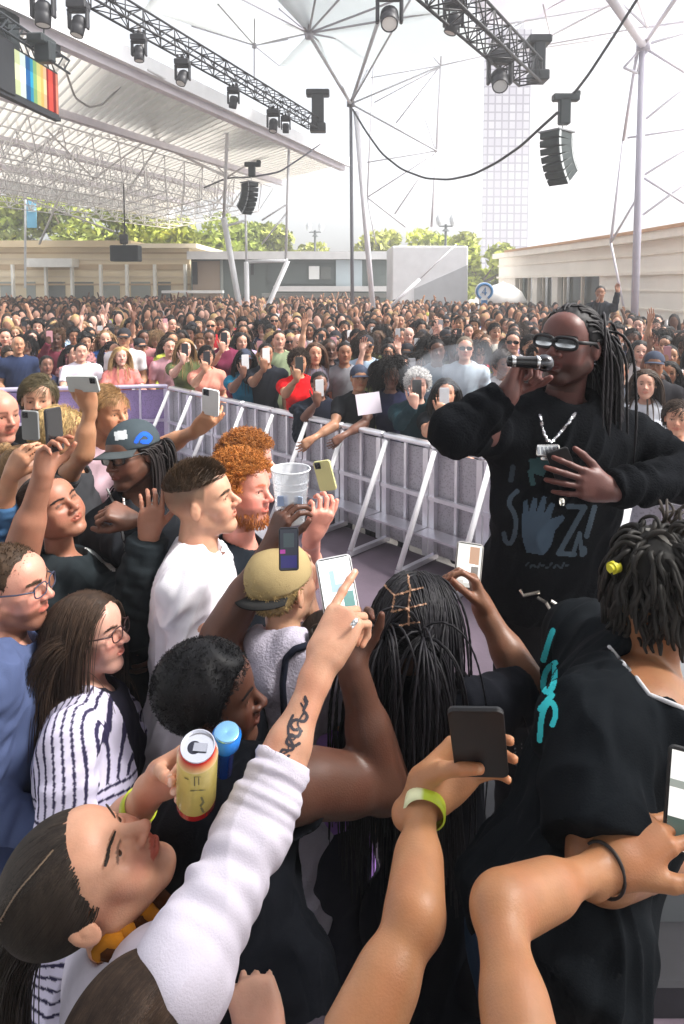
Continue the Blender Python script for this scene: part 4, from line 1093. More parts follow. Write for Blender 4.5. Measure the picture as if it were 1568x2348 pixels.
# ---- buildings
def ebox(m, x0, x1, y0, y1, d, dep, col=(1, 1, 1), bev=0):
    a, b_ = P(x0, y0, d), P(x1, y1, d); m.box(((a[0] + b_[0]) / 2, d + dep / 2, (a[2] + b_[2]) / 2), (abs(b_[0] - a[0]), dep, abs(a[2] - b_[2])), bev=bev, col=col)
bl = empty('low_building', (-13, 38, 0)); tag(bl, 'long low cream building with horizontal siding below the trees on the left', 'building')
m = MB(); ebox(m, -120, 436, 566, 705, 36, 6); m.build('wall', M_WALL, bl, (.80, .68, .48))
m = MB(); ebox(m, -140, 300, 551, 566, 35.4, 8, (.78, .70, .58)); ebox(m, 280, 450, 558, 568, 35.2, 8); 
for i, y in enumerate((578, 592, 606, 632, 650)): ebox(m, -120, 436, y, y + (4 if i != 2 else 12), 35.93, .1, (.80, .76, .72) if i % 2 else (.62, .52, .42))
m.build('siding', M_WALL, bl, (.90, .80, .62))
for x0, x1 in ((-60, -20), (0, 34), (60, 82), (110, 150), (170, 215), (236, 275), (300, 345), (362, 392)): m = MB(); ebox(m, x0, x1, 646, 690, 35.96, .1, (.5, .5, .5) if x0 % 4 else (1, 1, 1)); m.build('window', M_GLASS, bl, (.34, .36, .33))
for x in (24, 100, 160, 226, 286, 350, 420): m = MB(); ebox(m, x, x + 8, 606, 705, 35.5, .25); m.build('post', M_WHITE, bl, (.8, .78, .72))
m = MB(); ebox(m, 58, 165, 592, 612, 35.0, 1.0); m.build('awning', M_WHITE, bl, (.8, .78, .72))
bm = empty('stage_container', (-4, 33, 0)); tag(bm, 'grey open fronted building with a flat white roof edge in the middle distance', 'building')
m = MB(); ebox(m, 438, 900, 594, 708, 33, 5); m.build('wall', M_WALL, bm, (.13, .155, .145))
m = MB(); ebox(m, 428, 910, 576, 594, 32.6, 6); ebox(m, 626, 905, 656, 668, 32.0, .6); ebox(m, 370, 510, 666, 672, 32.2, .5); m.build('roof_edge', M_WHITE, bm, (.70, .70, .70))
m = MB(); ebox(m, 441, 505, 598, 706, 32.93, .12); m.build('brick_panel', M_WALL, bm, (.26, .20, .15))
for nm_, (x0, x1, y0, y1, d_, dp_), c_ in (('speaker', (441, 452, 600, 652, 32.8, .2), (.02, .02, .02)), ('column', (505, 512, 594, 706, 32.9, .2), (.3, .32, .3)), ('banner', (770, 830, 596, 664, 32.85, .2), (.45, .52, .55)), ('poster', (708, 732, 610, 640, 32.8, .15), (.75, .76, .74)), ('panel', (735, 758, 612, 640, 32.8, .15), (.12, .13, .12)), ('sign', (575, 582, 604, 630, 32.9, .1), (.04, .04, .04)), ('counter', (600, 900, 672, 682, 32.4, .4), (.30, .31, .30)), ('opening', (612, 768, 602, 652, 32.95, .08), (.10, .12, .115))):
    m = MB(); ebox(m, x0, x1, y0, y1, d_, dp_); m.build(nm_, M_WALL, bm, c_)
tk = empty('box_trailer', (3.5, 27, 0)); tag(tk, 'plain white box trailer parked in the middle distance', 'trailer')
m = MB(); x0, x1 = P(900, 650, 26)[0], P(1066, 650, 27)[0]
z1 = Z(26, 562); m.box(((x0 + x1) / 2, 28, (z1 + .7) / 2), (x1 - x0, 3.2, z1 - .7), bev=.05); m.build('body', M_WHITE, tk, (.72, .72, .74))
m = MB(); m.poly([(x0 + .9, 26.38, .8), (x1 - .02, 26.38, .8), (x1 - .02, 26.38, z1 * .80), (x0 + .9, 26.38, z1 * .55)]); o_ = m.build('shadow_panel', M_WHITE, tk, (.42, .43, .45)); md = o_.modifiers.new('thickness', 'SOLIDIFY'); md.thickness = .02  # grey diagonal shadow on the trailer side, laid on as a thin sheet
m = MB(); m.tube((x0 + .6, 26.6, .45), (x0 + .6, 26.9, .45), .42, n=18); m.tube((x1 - .6, 26.6, .45), (x1 - .6, 26.9, .45), .42, n=18); m.build('wheels', M_BLACK, tk, (.02, .02, .02))
# curved pavilion on the right
br = empty('pavilion', (9, 20, 0)); tag(br, 'curved cream pavilion with a tiled roof edge and dark windows on the right', 'building')
pa = []     # plan curve by column and distance
for ox, d in ((1142, 28.5), (1180, 26.5), (1230, 24.3), (1290, 22), (1360, 19.8), (1430, 18), (1500, 16.4), (1568, 15), (1660, 13.6)): pa.append([(ox - 784) / FPX * d, d])
pa = np.array(pa); tt = np.linspace(0, len(pa) - 1, 41); PB = np.stack([np.interp(tt, np.arange(len(pa)), pa[:, c]) for c in (0, 1)], 1)
for _ in range(4): PB[1:-1] = (PB[:-2] + 2 * PB[1:-1] + PB[2:]) / 4
def curved(m, z0, z1, off0, off1, i0=0, i1=40, col=(1, 1, 1)):
    T = np.gradient(PB, axis=0); T /= np.linalg.norm(T, axis=1, keepdims=True); Nn = np.stack([T[:, 1], -T[:, 0]], 1)
    if Nn[20] @ (A(0, 0) - PB[20]) < 0: Nn = -Nn
    for i in range(i0, i1):
        a0, a1 = PB[i] + Nn[i] * off0, PB[i + 1] + Nn[i + 1] * off0; b0, b1 = PB[i] + Nn[i] * off1, PB[i + 1] + Nn[i + 1] * off1
        V = [(*a0, z0), (*a1, z0), (*a1, z1), (*a0, z1), (*b0, z0), (*b1, z0), (*b1, z1), (*b0, z1)]
        F = [[4, 5, 6, 7], [0, 3, 2, 1], [3, 7, 6, 2], [0, 1, 5, 4]]
        if i == i0: F.append([0, 4, 7, 3])
        if i == i1 - 1: F.append([1, 2, 6, 5])
        m.add(V, np.array(F), col)
zt = 3.62
m = MB(); curved(m, 2.55, zt - .25, -.3, .0); curved(m, 0, 2.56, -.3, .0, 0, 4)
curved(m, 0, 2.56, -.3, .0, 22, 40); curved(m, 0, .9, -.3, -.002, 4, 22)
for i in (4, 9, 13, 21): curved(m, .0, 2.56, -.3, .004, i, i + 1)
m.build('wall', M_WALL, br, (.94, .88, .78))
for za_, zb_, o0_, o1_, i0_, i1_, nm_ in ((zt - .25, zt - .05, -.3, .30, 0, 40, 'cornice'), (3.02, 3.08, -.1, .06, 0, 40, 'moulding'), (2.52, 2.60, -.1, .10, 0, 40, 'moulding'), (1.62, 1.67, -.1, .03, 22, 40, 'moulding'), (2.1, 2.14, -.1, .03, 22, 40, 'moulding'), (1.15, 1.2, -.1, .03, 22, 40, 'moulding')): m = MB(); curved(m, za_, zb_, o0_, o1_, i0_, i1_); m.build(nm_, M_WHITE, br, (.92, .84, .72))
m = MB(); curved(m, zt - .05, zt + .03, -.6, .36, 4, 40); m.build('roof_tiles', M_WALL, br, (.62, .36, .20))
for i0_, i1_ in ((5, 9), (10, 13), (14, 21)): m = MB(); curved(m, .9, 2.52, -.22, -.16, i0_, i1_); m.build('window', M_GLASS, br, (.07, .08, .065))
for i in (6, 8, 11, 15, 18):
    c = PB[i]; m = MB(); m.box((c[0] + .05, c[1] - .02, 1.7), (.09, .09, 1.66)); m.build('mullion', M_WHITE, br, (.62, .54, .44))
# far white tower with a window grid
tw = empty('tower_block', P(1200, 640, 120) * A(1, 1, 0)); tag(tw, 'tall white tower block with a faint grid of windows behind the stage frames', 'building')
m = MB(); xa, xb, xc = P(1105, 600, 120)[0], P(1196, 600, 120)[0], P(1335, 600, 120)[0]; zt2 = Z(120, 40)
m.box(((xb + xc) / 2, 128.5, zt2 / 2), (xc - xb, 15, zt2)); m.build('wall', M_WALL, tw, (.95, .94, .96))
wm, nt, b = nodes_mat('tower_window_grid'); tc = nt.nodes.new('ShaderNodeTexCoord'); mp = nt.nodes.new('ShaderNodeMapping'); mp.inputs['Rotation'].default_value = (R(90), 0, 0); bt = nt.nodes.new('ShaderNodeTexBrick')
bt.offset = 0; bt.inputs['Scale'].default_value = 1.0; bt.inputs['Brick Width'].default_value = 1.25; bt.inputs['Row Height'].default_value = 1.5; bt.inputs['Mortar Size'].default_value = .14; bt.inputs['Mortar Smooth'].default_value = .1
bt.inputs['Color1'].default_value = (.60, .59, .63, 1); bt.inputs['Color2'].default_value = (.50, .48, .54, 1); bt.inputs['Mortar'].default_value = (.30, .28, .34, 1)
nt.links.new(tc.outputs['Object'], mp.inputs[0]); nt.links.new(mp.outputs[0], bt.inputs['Vector']); nt.links.new(bt.outputs[0], b.inputs['Base Color'])
m = MB(); m.box(((xa + xb) / 2 + .5, 120.3, zt2 / 2 - 1), (xb - xa + 1, .6, zt2 - 2)); m.build('window_front', wm, tw)

# round sign with a blue ring and a 4, and a white umbrella beside it
sg = empty('round_sign', P(1110, 700, 21) * A(1, 1, 0)); tag(sg, 'round white sign with a blue ring and a blue 4', 'sign')
c = P(1110, 668, 21); m = MB(); m.disc(c, (0, 1, 0), .30, .05, 32); m.build('face', M_WHITE, sg, (.82, .84, .85))
a = np.linspace(R(-62), R(242), 40); m = MB(); m.path([c + A(math.cos(t) * .235, -.045, math.sin(t) * .235) for t in a], .040, n=8)
def glyph(m, txt, c, size, x=(1, 0, 0), z=(0, 0, 1), y=(0, -1, 0), r=.012):
    S = {'4': [[(.62, 0), (.62, 1), (.08, .32), (.92, .32)]], 'C': [[(.9, .8), (.7, .97), (.4, 1), (.12, .75), (.08, .4), (.25, .08), (.55, 0), (.9, .18)]], 'I': [[(.5, 0), (.5, 1)]], 'R': [[(.1, 0), (.1, 1), (.6, 1), (.85, .78), (.6, .5), (.1, .5)], [(.45, .5), (.9, 0)]]}
    for st in S[txt]: m.path([np.asarray(c) + np.asarray(x) * (u - .5) * size * .75 + np.asarray(z) * (v - .5) * size for u, v in st], r, n=6)
glyph(m, '4', c + A(0, -.05, 0), .24, r=.022); m.box(c + A(0, -.02, -.36), (.2, .04, .16)); m.build('emblem', M_PLAST, sg, (.03, .16, .36))
m = MB(); b_ = c.copy(); b_[2] = 0; m.tube(b_, c - A(0, -.06, .1), .04); m.build('pole', M_WHITE, sg, (.5, .5, .5))
um = empty('parasol', P(1155, 690, 22) * A(1, 1, 0)); tag(um, 'white parasol behind the crowd next to the round sign', 'parasol')
c = P(1152, 690, 22); m = MB(); m.lathe(c + A(0, 0, 0), [(.78, -.05), (.8, 0), (.62, .32), (.34, .52), (.04, .62), (0, .66)], n=16); m.build('canopy', M_WHITE, um, (.80, .79, .76), smooth=True); m = MB(); m.tube(c * A(1, 1, 0), c + A(0, 0, .5), .03); m.build('pole', M_WHITE, um, (.6, .6, .6))
# street lamps and banner
for ox, oy, dd, lab in ((1022, 505, 34, 'dark old style street lamp above the trees right of the middle mast'), (722, 520, 38, 'smaller faint street lamp above the grey building')):
    L_ = empty('street_lamp', P(ox, oy, dd) * A(1, 1, 0)); tag(L_, lab, 'street lamp', 'old style street lamps'); t = P(ox, oy, dd); b_ = t * A(1, 1, 0)
    m = MB(); m.tube(b_, t - A(0, 0, .2), .09, .06); m.lathe(t - A(0, 0, .55), [(.2, 0), (.07, .12), (.07, .3)]); m.tube(t - A(.35, 0, .3), t - A(-.35, 0, .3), .035); m.build('pole', M_BLACK, L_, (.14, .15, .15))
    for sx in (-.35, .35): m = MB(); m.lathe(t + A(sx, 0, -.28), [(.05, 0), (.15, .12), (.17, .38), (.10, .5), (.02, .62)], n=12); m.build('lantern', M_WHITE, L_, (.55, .57, .58), smooth=True)
bn = empty('banner', P(72, 560, 33) * A(1, 1, 0)); tag(bn, 'pale blue banner on a pole in front of the left trees', 'banner')
m = MB(); ebox(m, 60, 84, 458, 522, 33, .05, (.45, .8, 1.)); ebox(m, 64, 80, 470, 486, 32.96, .05, (1.1, 1.1, 1.1)); m.build('cloth', M_PAPER, bn, (.62, .80, .86)); m = MB(); m.tube(P(58, 450, 33), P(58, 660, 33), .06); m.build('pole', M_WHITE, bn, (.6, .6, .6))

# ---- trees
def tree(label, base, hgt, wid, col, seed, nl=2600, leaf=.30):
    rg = np.random.default_rng(seed); base = np.asarray(base, float); r = empty('tree', base); tag(r, label, 'tree', 'trees behind the square')
    m = MB(); tp = base + A(rg.normal() * .3, 0, hgt * .45); m.tube(base, tp, .22, .12)
    cl = []
    for i in range(13):
        a = rg.uniform(0, 6.28); rr = wid * .5 * math.sqrt(rg.uniform(.05, 1)) * .8; z = hgt * rg.uniform(.42, .92); c = base + A(math.cos(a) * rr, math.sin(a) * rr * .7, z * (1 - .18 * rr / wid)); cl.append((c, wid * rg.uniform(.13, .24))); m.tube(tp, c, .07, .02, n=5)
    m.build('trunk', M_BARK, r, smooth=True)
    C = np.array([c for c, _ in cl]); S = np.array([s for _, s in cl]); k = rg.integers(0, len(cl), nl)
    v = rg.normal(size=(nl, 3)); v /= np.linalg.norm(v, axis=1, keepdims=True); p = C[k] + v * (S[k] * rg.uniform(.35, 1.12, nl) ** .6)[:, None] * A(1, 1, .75)
    n_ = rg.normal(size=(nl, 3)) + A(0, 0, .6); n_ /= np.linalg.norm(n_, axis=1, keepdims=True); t = np.cross(n_, rg.normal(size=(nl, 3))); t /= np.linalg.norm(t, axis=1, keepdims=True); b2 = np.cross(n_, t)
    sz = leaf * rg.uniform(.5, 1.2, nl)[:, None]
    V = np.stack([p - t * sz, p - b2 * sz * .5 + n_ * sz * .1, p + t * sz, p + b2 * sz * .5 + n_ * sz * .1], 1).reshape(-1, 3); F = np.arange(nl * 4).reshape(-1, 4)
    cc = np.repeat((rg.uniform(.7, 1.35, nl)[:, None] * (1 + .25 * rg.normal(size=(len(cl), 1))[k] * A(1, 1, .5))).clip(.35, 2), 4, 0)
    obj('crown', mesh_np('crown', V, F, False, cc), M_LEAF, r, col)
G1, G2, G3 = (.38, .42, .08), (.30, .36, .08), (.46, .48, .12)
for i, (ox, oyt, d, w, col, lab) in enumerate((( -30, 430, 44, 8, G2, 'green tree at the far left edge behind the cream building'), (60, 425, 46, 8, G1, 'tall yellow green tree behind the pale blue banner'), (165, 418, 45, 8, G2, 'broad green tree left of the hanging box speaker'),
        (250, 452, 46, 6, G1, 'yellow green tree directly behind the hanging box speaker'), (350, 495, 47, 6, G3, 'low pale tree between the box speaker and the white tripod'), (440, 500, 46, 6, G1, 'green tree just left of the white tripod column'), (520, 488, 46, 6, G2, 'green tree behind the white tripod column'), (585, 498, 47, 5, G1, 'yellow green tree just below the small hung loudspeaker'),
        (712, 556, 50, 4.5, G3, 'small pale treetop showing over the grey building'), (905, 528, 44, 5, G3, 'pale tree right behind the lattice frame'), (980, 545, 42, 5, G1, 'yellow green tree behind the white trailer roof'), (1060, 540, 40, 5, G3, 'bright tree behind the right end of the white trailer'), (1112, 548, 38, 4.5, G1, 'tree between the white trailer and the pavilion'))):
    t = P(ox, oyt, d); tree(lab, t * A(1, 1, 0), t[2] * 1.04, w, col, 40 + i)

# ---- pit deck, barricade
BX = np.array([P(386, 878, 7.3)[:2], P(1112, 1052, 4.35)[:2]]); bdir = nrm(BX[1] - BX[0]); bn_ = nrm(A(bdir[1], -bdir[0]))
if bn_ @ (-BX[0]) < 0: bn_ = -bn_
b3 = lambda s, o, z: A(*(BX[0] + bdir * s + bn_ * o), z)
BL = np.linalg.norm(BX[1] - BX[0])
BT = 1.15
M_DECK = material('dark_deck', base=(.10, .075, .10), rough=.6, var=.25, vscale=3, bump=.1, bscale=40)
m = MB(); m.extrude([b3(-3, .02, .0), b3(BL + 3.5, .02, .0), b3(BL + 3.5, 2.2, .0), b3(-3, 2.2, .0)][::-1], (0, 0, .30)); struct(m.build('pit_floor', M_DECK))
def barrier(label, s0, s1, tint, grp='crowd barrier panels', h=BT, z0=.30, org=None, dr=None, nn_=None, strut=True):
    g = (lambda s, o, z: A(*(org + dr * s + nn_ * o), z)) if org is not None else b3
    r = empty('crowd_barrier', g((s0 + s1) / 2, 0, z0)); tag(r, label, 'crowd barrier', grp)
    dx = A(*(dr if dr is not None else bdir), 0); ny = A(*(nn_ if nn_ is not None else bn_), 0); Mb = np.stack([dx, ny, A(0, 0, 1)])
    W = s1 - s0 - .012; c = (s0 + s1) / 2
    m = MB(); m.box(g(c, -.02, h - .02), (W, .07, .04), Mb, bev=.012); m.box(g(c, .02, h - .40), (W, .03, .03), Mb)
    for s in (s0 + .03, s1 - .03): m.box(g(s, 0, (z0 + h) / 2 - .02), (.045, .045, h - z0 - .05), Mb)
    for k in (.5,): m.box(g(lerp(s0, s1, k), .0, (z0 + h) / 2), (.022, .022, h - z0 - .08), Mb)
    m.build('frame', M_ALU, r, tuple(np.array((.86, .86, .88)) * tint))
    m = MB(); m.box(g(c, -.03, (z0 + h) / 2 - .02), (W - .05, .012, h - z0 - .08), Mb); m.build('mesh_panel', M_MESHP, r, tuple(np.array((.46, .45, .48)) * (tint if strut else np.array((.62, .46, .86)))))  # panels without struts carry the lilac light wash in their colour
    if strut:
        m = MB(); m.tube(g(s0 + .06, .03, h - .05), g(s0 + .06, .42, z0 + .05), .020, n=8); m.build('strut', M_WHITE, r, (.90, .90, .92), smooth=True)
        m = MB(); m.box(g(s0 + .06, .22, z0 + .03), (.035, .44, .035), Mb); m.box(g(c, .10, z0 + .22), (W, .15, .015), Mb); m.build('step', M_ALU, r, tuple(np.array((.70, .69, .72)) * tint))
    return r
mm, nt, b = nodes_mat('perforated_sheet'); M_MESHP = mm
oi = nt.nodes.new('ShaderNodeObjectInfo'); tc = nt.nodes.new('ShaderNodeTexCoord'); vo = nt.nodes.new('ShaderNodeTexVoronoi'); vo.inputs['Scale'].default_value = 60
mr_ = nt.nodes.new('ShaderNodeMapRange'); mr_.inputs[1].default_value = .1; mr_.inputs[2].default_value = .5; mr_.inputs[3].default_value = .72; mr_.inputs[4].default_value = 1.12; sc_ = nt.nodes.new('ShaderNodeVectorMath'); sc_.operation = 'SCALE'
nz_ = nt.nodes.new('ShaderNodeTexNoise'); nz_.inputs['Scale'].default_value = 3; sc2 = nt.nodes.new('ShaderNodeVectorMath'); sc2.operation = 'SCALE'; mr2 = nt.nodes.new('ShaderNodeMapRange'); mr2.inputs[3].default_value = .7; mr2.inputs[4].default_value = 1.3
nt.links.new(tc.outputs['Object'], vo.inputs['Vector']); nt.links.new(vo.outputs[0], mr_.inputs[0]); nt.links.new(oi.outputs['Color'], sc_.inputs[0]); nt.links.new(mr_.outputs[0], sc_.inputs['Scale'])
nt.links.new(tc.outputs['Object'], nz_.inputs['Vector']); nt.links.new(nz_.outputs[0], mr2.inputs[0]); nt.links.new(sc_.outputs[0], sc2.inputs[0]); nt.links.new(mr2.outputs[0], sc2.inputs['Scale'])
nt.links.new(sc2.outputs[0], b.inputs['Base Color']); b.inputs['Roughness'].default_value = .5; b.inputs['Metallic'].default_value = .3
NB = 9; ords = 'first second third fourth fifth sixth seventh eighth ninth tenth eleventh'.split()
for i in range(NB):
    t = min(1, i / 3); barrier('silver barrier panel with a slanted strut, %s from its left corner' % ords[i], BL * i / NB, BL * (i + 1) / NB, np.array((.96, .95, .98)) * (1 - .0 * t))
for i in range(3): barrier('silver barrier panel behind the performer, %s past his elbow' % ords[i], BL * (NB + i) / NB, BL * (NB + i + 1) / NB, np.array((.9, .9, .95)))
lo_, ld_ = P(386, 878, 7.3)[:2], nrm(P(-200, 893, 6.9)[:2] - P(386, 878, 7.3)[:2]); ln_ = A(ld_[1], -ld_[0]); ln_ = ln_ if ln_ @ (-lo_) > 0 else -ln_
for i in range(5): barrier('barrier panel with painted lilac light, %s to the left of the corner' % ords[i], i * .62, (i + 1) * .62, np.array((.82, .75, .93)), 'barrier panels with painted lilac light on the left', BT + .02, .0, lo_, ld_, ln_, False)  # purple stage light painted in as a lilac tint, no lamp

# unseen roof added above and behind the picture to shade the near crowd
sr = empty('unseen_shade_roof', (0, -3, 0)); tag(sr, 'flat unseen roof added above the camera to shade the crowd', 'unseen shade roof')
m = MB(); m.box((0, -6.6, 8.2), (26, 14.6, .25)); m.build('roof', M_WHITE, sr, (.5, .5, .5))
m = MB()
for x in (-12, 12):
    for y in (-12, -1): m.tube((x, y, 0), (x, y, 8.1), .12, n=10)
m.build('column', M_WHITE, sr, (.6, .6, .6))
# ------------------------------------------------------------------ held things, glasses, hats, prints
from mathutils.bvhtree import BVHTree
CAMP = A(0, 0, CAMH)
def inpoly(px, py, poly):
    c = np.zeros(len(px), bool); n = len(poly)
    for i in range(n):
        x0, y0 = poly[i]; x1, y1 = poly[(i + 1) % n]
        c ^= ((y0 > py) != (y1 > py)) & (px < (x1 - x0) * (py - y0) / (y1 - y0 + 1e-12) + x0)
    return c
def near_stroke(px, py, st, w):
    d = np.full(len(px), 1e9)
    for (x0, y0), (x1, y1) in zip(st[:-1], st[1:]):
        dx, dy = x1 - x0, y1 - y0; t = np.clip(((px - x0) * dx + (py - y0) * dy) / (dx * dx + dy * dy + 1e-9), 0, 1)
        d = np.minimum(d, np.hypot(px - x0 - t * dx, py - y0 - t * dy))
    return d < w
def decal(name, V, F, shapes, color, parent, res=2.5, mat=None, off=.0016, label=None):
    """print on a surface: shapes are ('poly', pts) or ('line', pts, halfwidth), measured on the photograph, laid on the mesh V,F"""
    def chk(p):
        p = np.array(p, float)
        for _ in range(3): p = np.concatenate([p[:1], np.stack([p[:-1] * .75 + p[1:] * .25, p[:-1] * .25 + p[1:] * .75], 1).reshape(-1, 2), p[-1:]])
        return p.tolist()
    shapes = [('line', chk(s[1]), s[2]) if s[0] == 'curve' else s for s in shapes]
    allp = np.concatenate([np.array(s[1], float) for s in shapes]); w = max([s[2] for s in shapes if s[0] == 'line'] + [0])
    x0, y0 = allp.min(0) - w - 2; x1, y1 = allp.max(0) + w + 2
    bvh = BVHTree.FromPolygons(V.tolist(), F.tolist())
    xs = np.arange(x0, x1, res); ys = np.arange(y0, y1, res); X, Y = np.meshgrid(xs, ys, indexing='ij')
    ins = np.zeros(X.size, bool)
    for s in shapes: ins |= inpoly(X.ravel() + res / 2, Y.ravel() + res / 2, s[1]) if s[0] == 'poly' else near_stroke(X.ravel() + res / 2, Y.ravel() + res / 2, s[1], s[2])
    ins = ins.reshape(X.shape)[:-1, :-1]; cells = np.argwhere(ins); idx = {}; VV = []; FF = []
    def vert(i, j):
        if (i, j) not in idx:
            d = nrm(P(xs[i], ys[j], 1.) - CAMP); h, n, _, _ = bvh.ray_cast(Vector(CAMP), Vector(d), 6)
            if h is None: idx[(i, j)] = -1
            else: idx[(i, j)] = len(VV); VV.append(np.array(h) + (np.array(n) if n.dot(Vector(d)) < 0 else -np.array(n)) * off)
        return idx[(i, j)]
    for i, j in cells:
        q = [vert(i, j), vert(i + 1, j), vert(i + 1, j + 1), vert(i, j + 1)]
        if min(q) >= 0 and max(np.linalg.norm(VV[q[a]] - VV[q[b]]) for a, b in ((0, 2), (1, 3))) < .05: FF.append(q)
    if not FF: print('decal missed', name); return None
    o = obj(name, mesh_np(name, np.array(VV), np.array(FF), True), mat or M_CLOTH, parent, color)
    if label: o['label'] = label
    return o

def arm(el, wr, to, palm, **k):
    w = P(*wr); return dict(elbow=P(*el), wrist=w, dir=P(*to) - w, palm=A(*palm), **k)

def phone(label, c, face, up, w=.074, h=.150, screen=None, back=(.02, .02, .025), cam_=True, group=None, cracked=False):
    """face: way the screen looks; screen: list of (u0,v0,u1,v1,colour) patches or None for a dark screen"""
    c = np.asarray(c, float); f = nrm(face); u = nrm(np.asarray(up, float) - f * (f @ np.asarray(up, float))); x = np.cross(u, f); Mx = np.stack([x, f, u])
    r = empty('phone', c); tag(r, label, 'phone', group)
    pr = [rbox(c, (w / 2, .0045, h / 2), M=Mx, rad=.0043)]
    a = np.linspace(0, 2 * math.pi, 33)[:-1]; rr = w * .14
    q = [np.sign(A(math.cos(t + 1e-3), math.sin(t + 1e-3))) * A(w / 2 - rr, h / 2 - rr) + rr * A(math.cos(t), math.sin(t)) for t in a]
    m = MB(); V = []; 
    prof = [(-.0048, .94), (-.0042, .985), (0, 1.0), (.0042, .985), (.0048, .94)]
    for (y, k) in prof: V += [c + x * p[0] * k + u * p[1] * k + f * y for p in q]
    F = np.array([[i * 32 + j, i * 32 + (j + 1) % 32, (i + 1) * 32 + (j + 1) % 32, (i + 1) * 32 + j] for i in range(4) for j in range(32)])
    m.add(V, [F, np.arange(32)[None][:, ::-1], np.arange(128, 160)[None]]); m.build('case', M_PLAST, r, back, smooth=False)
    m = MB(); m.add([c + x * p[0] * .93 + u * p[1] * .965 + f * .0056 for p in q], np.arange(32)[None], (.012, .012, .014)); m.build('glass', M_GLOSS, r)
    if screen:
        m = MB()
        for (u0, v0, u1, v1, col) in screen:
            z = .0066 + .0001 * len(m.V)
            m.add([c + x * (a_ - .5) * w * .88 + u * (b_ - .5) * h * .93 + f * z for a_, b_ in ((u0, v0), (u1, v0), (u1, v1), (u0, v1))], np.arange(4)[None], col)
        m.build('screen', M_SCREEN, r)
    if cam_:
        m = MB(); cc = c - f * .006 + u * h * .36 + x * w * .24
        m.box(cc, (w * .34, .003, w * .36), Mx, bev=.0012); 
        for dx, dz in ((-.07, .08), (-.07, -.08), (.08, 0)): m.disc(cc - f * .002 + x * w * dx + u * w * dz, f, w * .055, .003, 12, col=(.2, .2, .2))
        m.build('camera_lens', M_GLOSS, r, (.05, .05, .055))
    return r
mt, nt, b = nodes_mat('lit_screen'); M_SCREEN = mt
at_ = nt.nodes.new('ShaderNodeAttribute'); at_.attribute_name = 'Col'; nt.links.new(at_.outputs['Color'], b.inputs['Base Color']); nt.links.new(at_.outputs['Color'], b.inputs['Emission Color']); b.inputs['Emission Strength'].default_value = .45; b.inputs['Roughness'].default_value = .15

def sunglasses(o, frame=(.01, .01, .012), lens=(.02, .02, .02), mat=None, rx=.030, rz=.018, fill=True, z=.008, y=.100, r=.0022, lens_rough=None, name='sunglasses', painted_reflection=False):
    M, t, s = o['M'], o['t'], o['s']; W = lambda q: (A(*q) * s) @ M + t
    m = MB(); g = MB()
    for sd in (-1, 1):
        a = np.linspace(0, 2 * math.pi, 25); pts = []
        for k in a:
            ex = math.copysign(abs(math.cos(k)) ** .6, math.cos(k)); ez = math.copysign(abs(math.sin(k)) ** .7, math.sin(k))
            xx = sd * .0335 + ex * rx; pts.append(W((xx, y - 2.6 * xx * xx - .0, z + ez * rz)))
        m.path(pts, r * s, n=6)
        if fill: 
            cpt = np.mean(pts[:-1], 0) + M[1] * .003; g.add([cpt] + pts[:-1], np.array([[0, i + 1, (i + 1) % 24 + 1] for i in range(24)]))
            if painted_reflection: g.C[-1] = np.array([(.12,) * 3] + [(.02,) * 3 if math.sin(k) > -.25 else (1.1,) * 3 for k in a[:-1]])  # reflection painted into the lens colour: dark above, bright along the bottom
        m.path([W((sd * (.0335 + rx), y - 2.6 * (.0335 + rx) ** 2, z + .006)), W((sd * .078, .06, z + .008)), W((sd * .082, .01, z + .008)), W((sd * .081, -.012, z - .004))], r * 1.25 * s, n=6)
    m.path([W((-.008, y + .001, z + .004)), W((0, y + .003, z + .007)), W((.008, y + .001, z + .004))], r * s, n=6)
    fr = m.build(name, M_PLAST, o['root'], frame, smooth=True)
    if fill: g.build('lens', M_METAL if painted_reflection else M_GLOSS, o['root'], lens, smooth=True)
    return fr

def cap(o, color, brimcol=None, brim_yaw=0, h=.006, back=False, panel=None):
    M, t, s = o['M'], o['t'], o['s']
    pr = [ell((0, -.014, .044), (.089, .108, .094), k=.01), rbox((0, 0, -.10), (.2, .2, .135), k=.004, op=-1, rad=.001)]
    pr = xform(pr, M, t, s); 
    V, F = surf(pr, .005); q = (V - t) @ M.T / s; keep = np.linalg.norm((q - A(0, -.014, .044)) / A(.089, .108, .094), axis=1) > .9
    c = np.ones((len(V), 3)); 
    if panel: c[(q[:, 1] > .03)] = panel
    ob = obj('cap', mesh_np('cap', V, F, True, c), M_CLOTH, o['root'], color)
    cy, sy = math.cos(R(brim_yaw)), math.sin(R(brim_yaw)); Vb = []; n = 15
    for lay in (.0018, -.0018):
        for i in range(n):
            a = -1.15 + 2.3 * i / (n - 1)
            for k in range(5):
                rr = k / 4; x = math.sin(a) * (.080 + .012 * rr); y = math.cos(a) * .085 + rr * .072 * math.cos(a * .9) + .002; z = .040 - .012 * rr - .9 * x * x * (1 + rr) + lay
                Vb.append((x * cy - y * sy, x * sy + y * cy, z))
    Vb = np.array(Vb) * s @ M + t; F1 = np.array([[i * 5 + k, (i + 1) * 5 + k, (i + 1) * 5 + k + 1, i * 5 + k + 1] for i in range(n - 1) for k in range(4)]); F2 = F1[:, ::-1] + n * 5
    e = [[i * 5 + 4, (i + 1) * 5 + 4, (i + 1) * 5 + 4 + n * 5, i * 5 + 4 + n * 5] for i in range(n - 1)]
    m = MB(); m.add(Vb, [F1, F2, np.array(e)]); m.build('cap_brim', M_CLOTH, o['root'], brimcol or color, smooth=True)
    return V, F
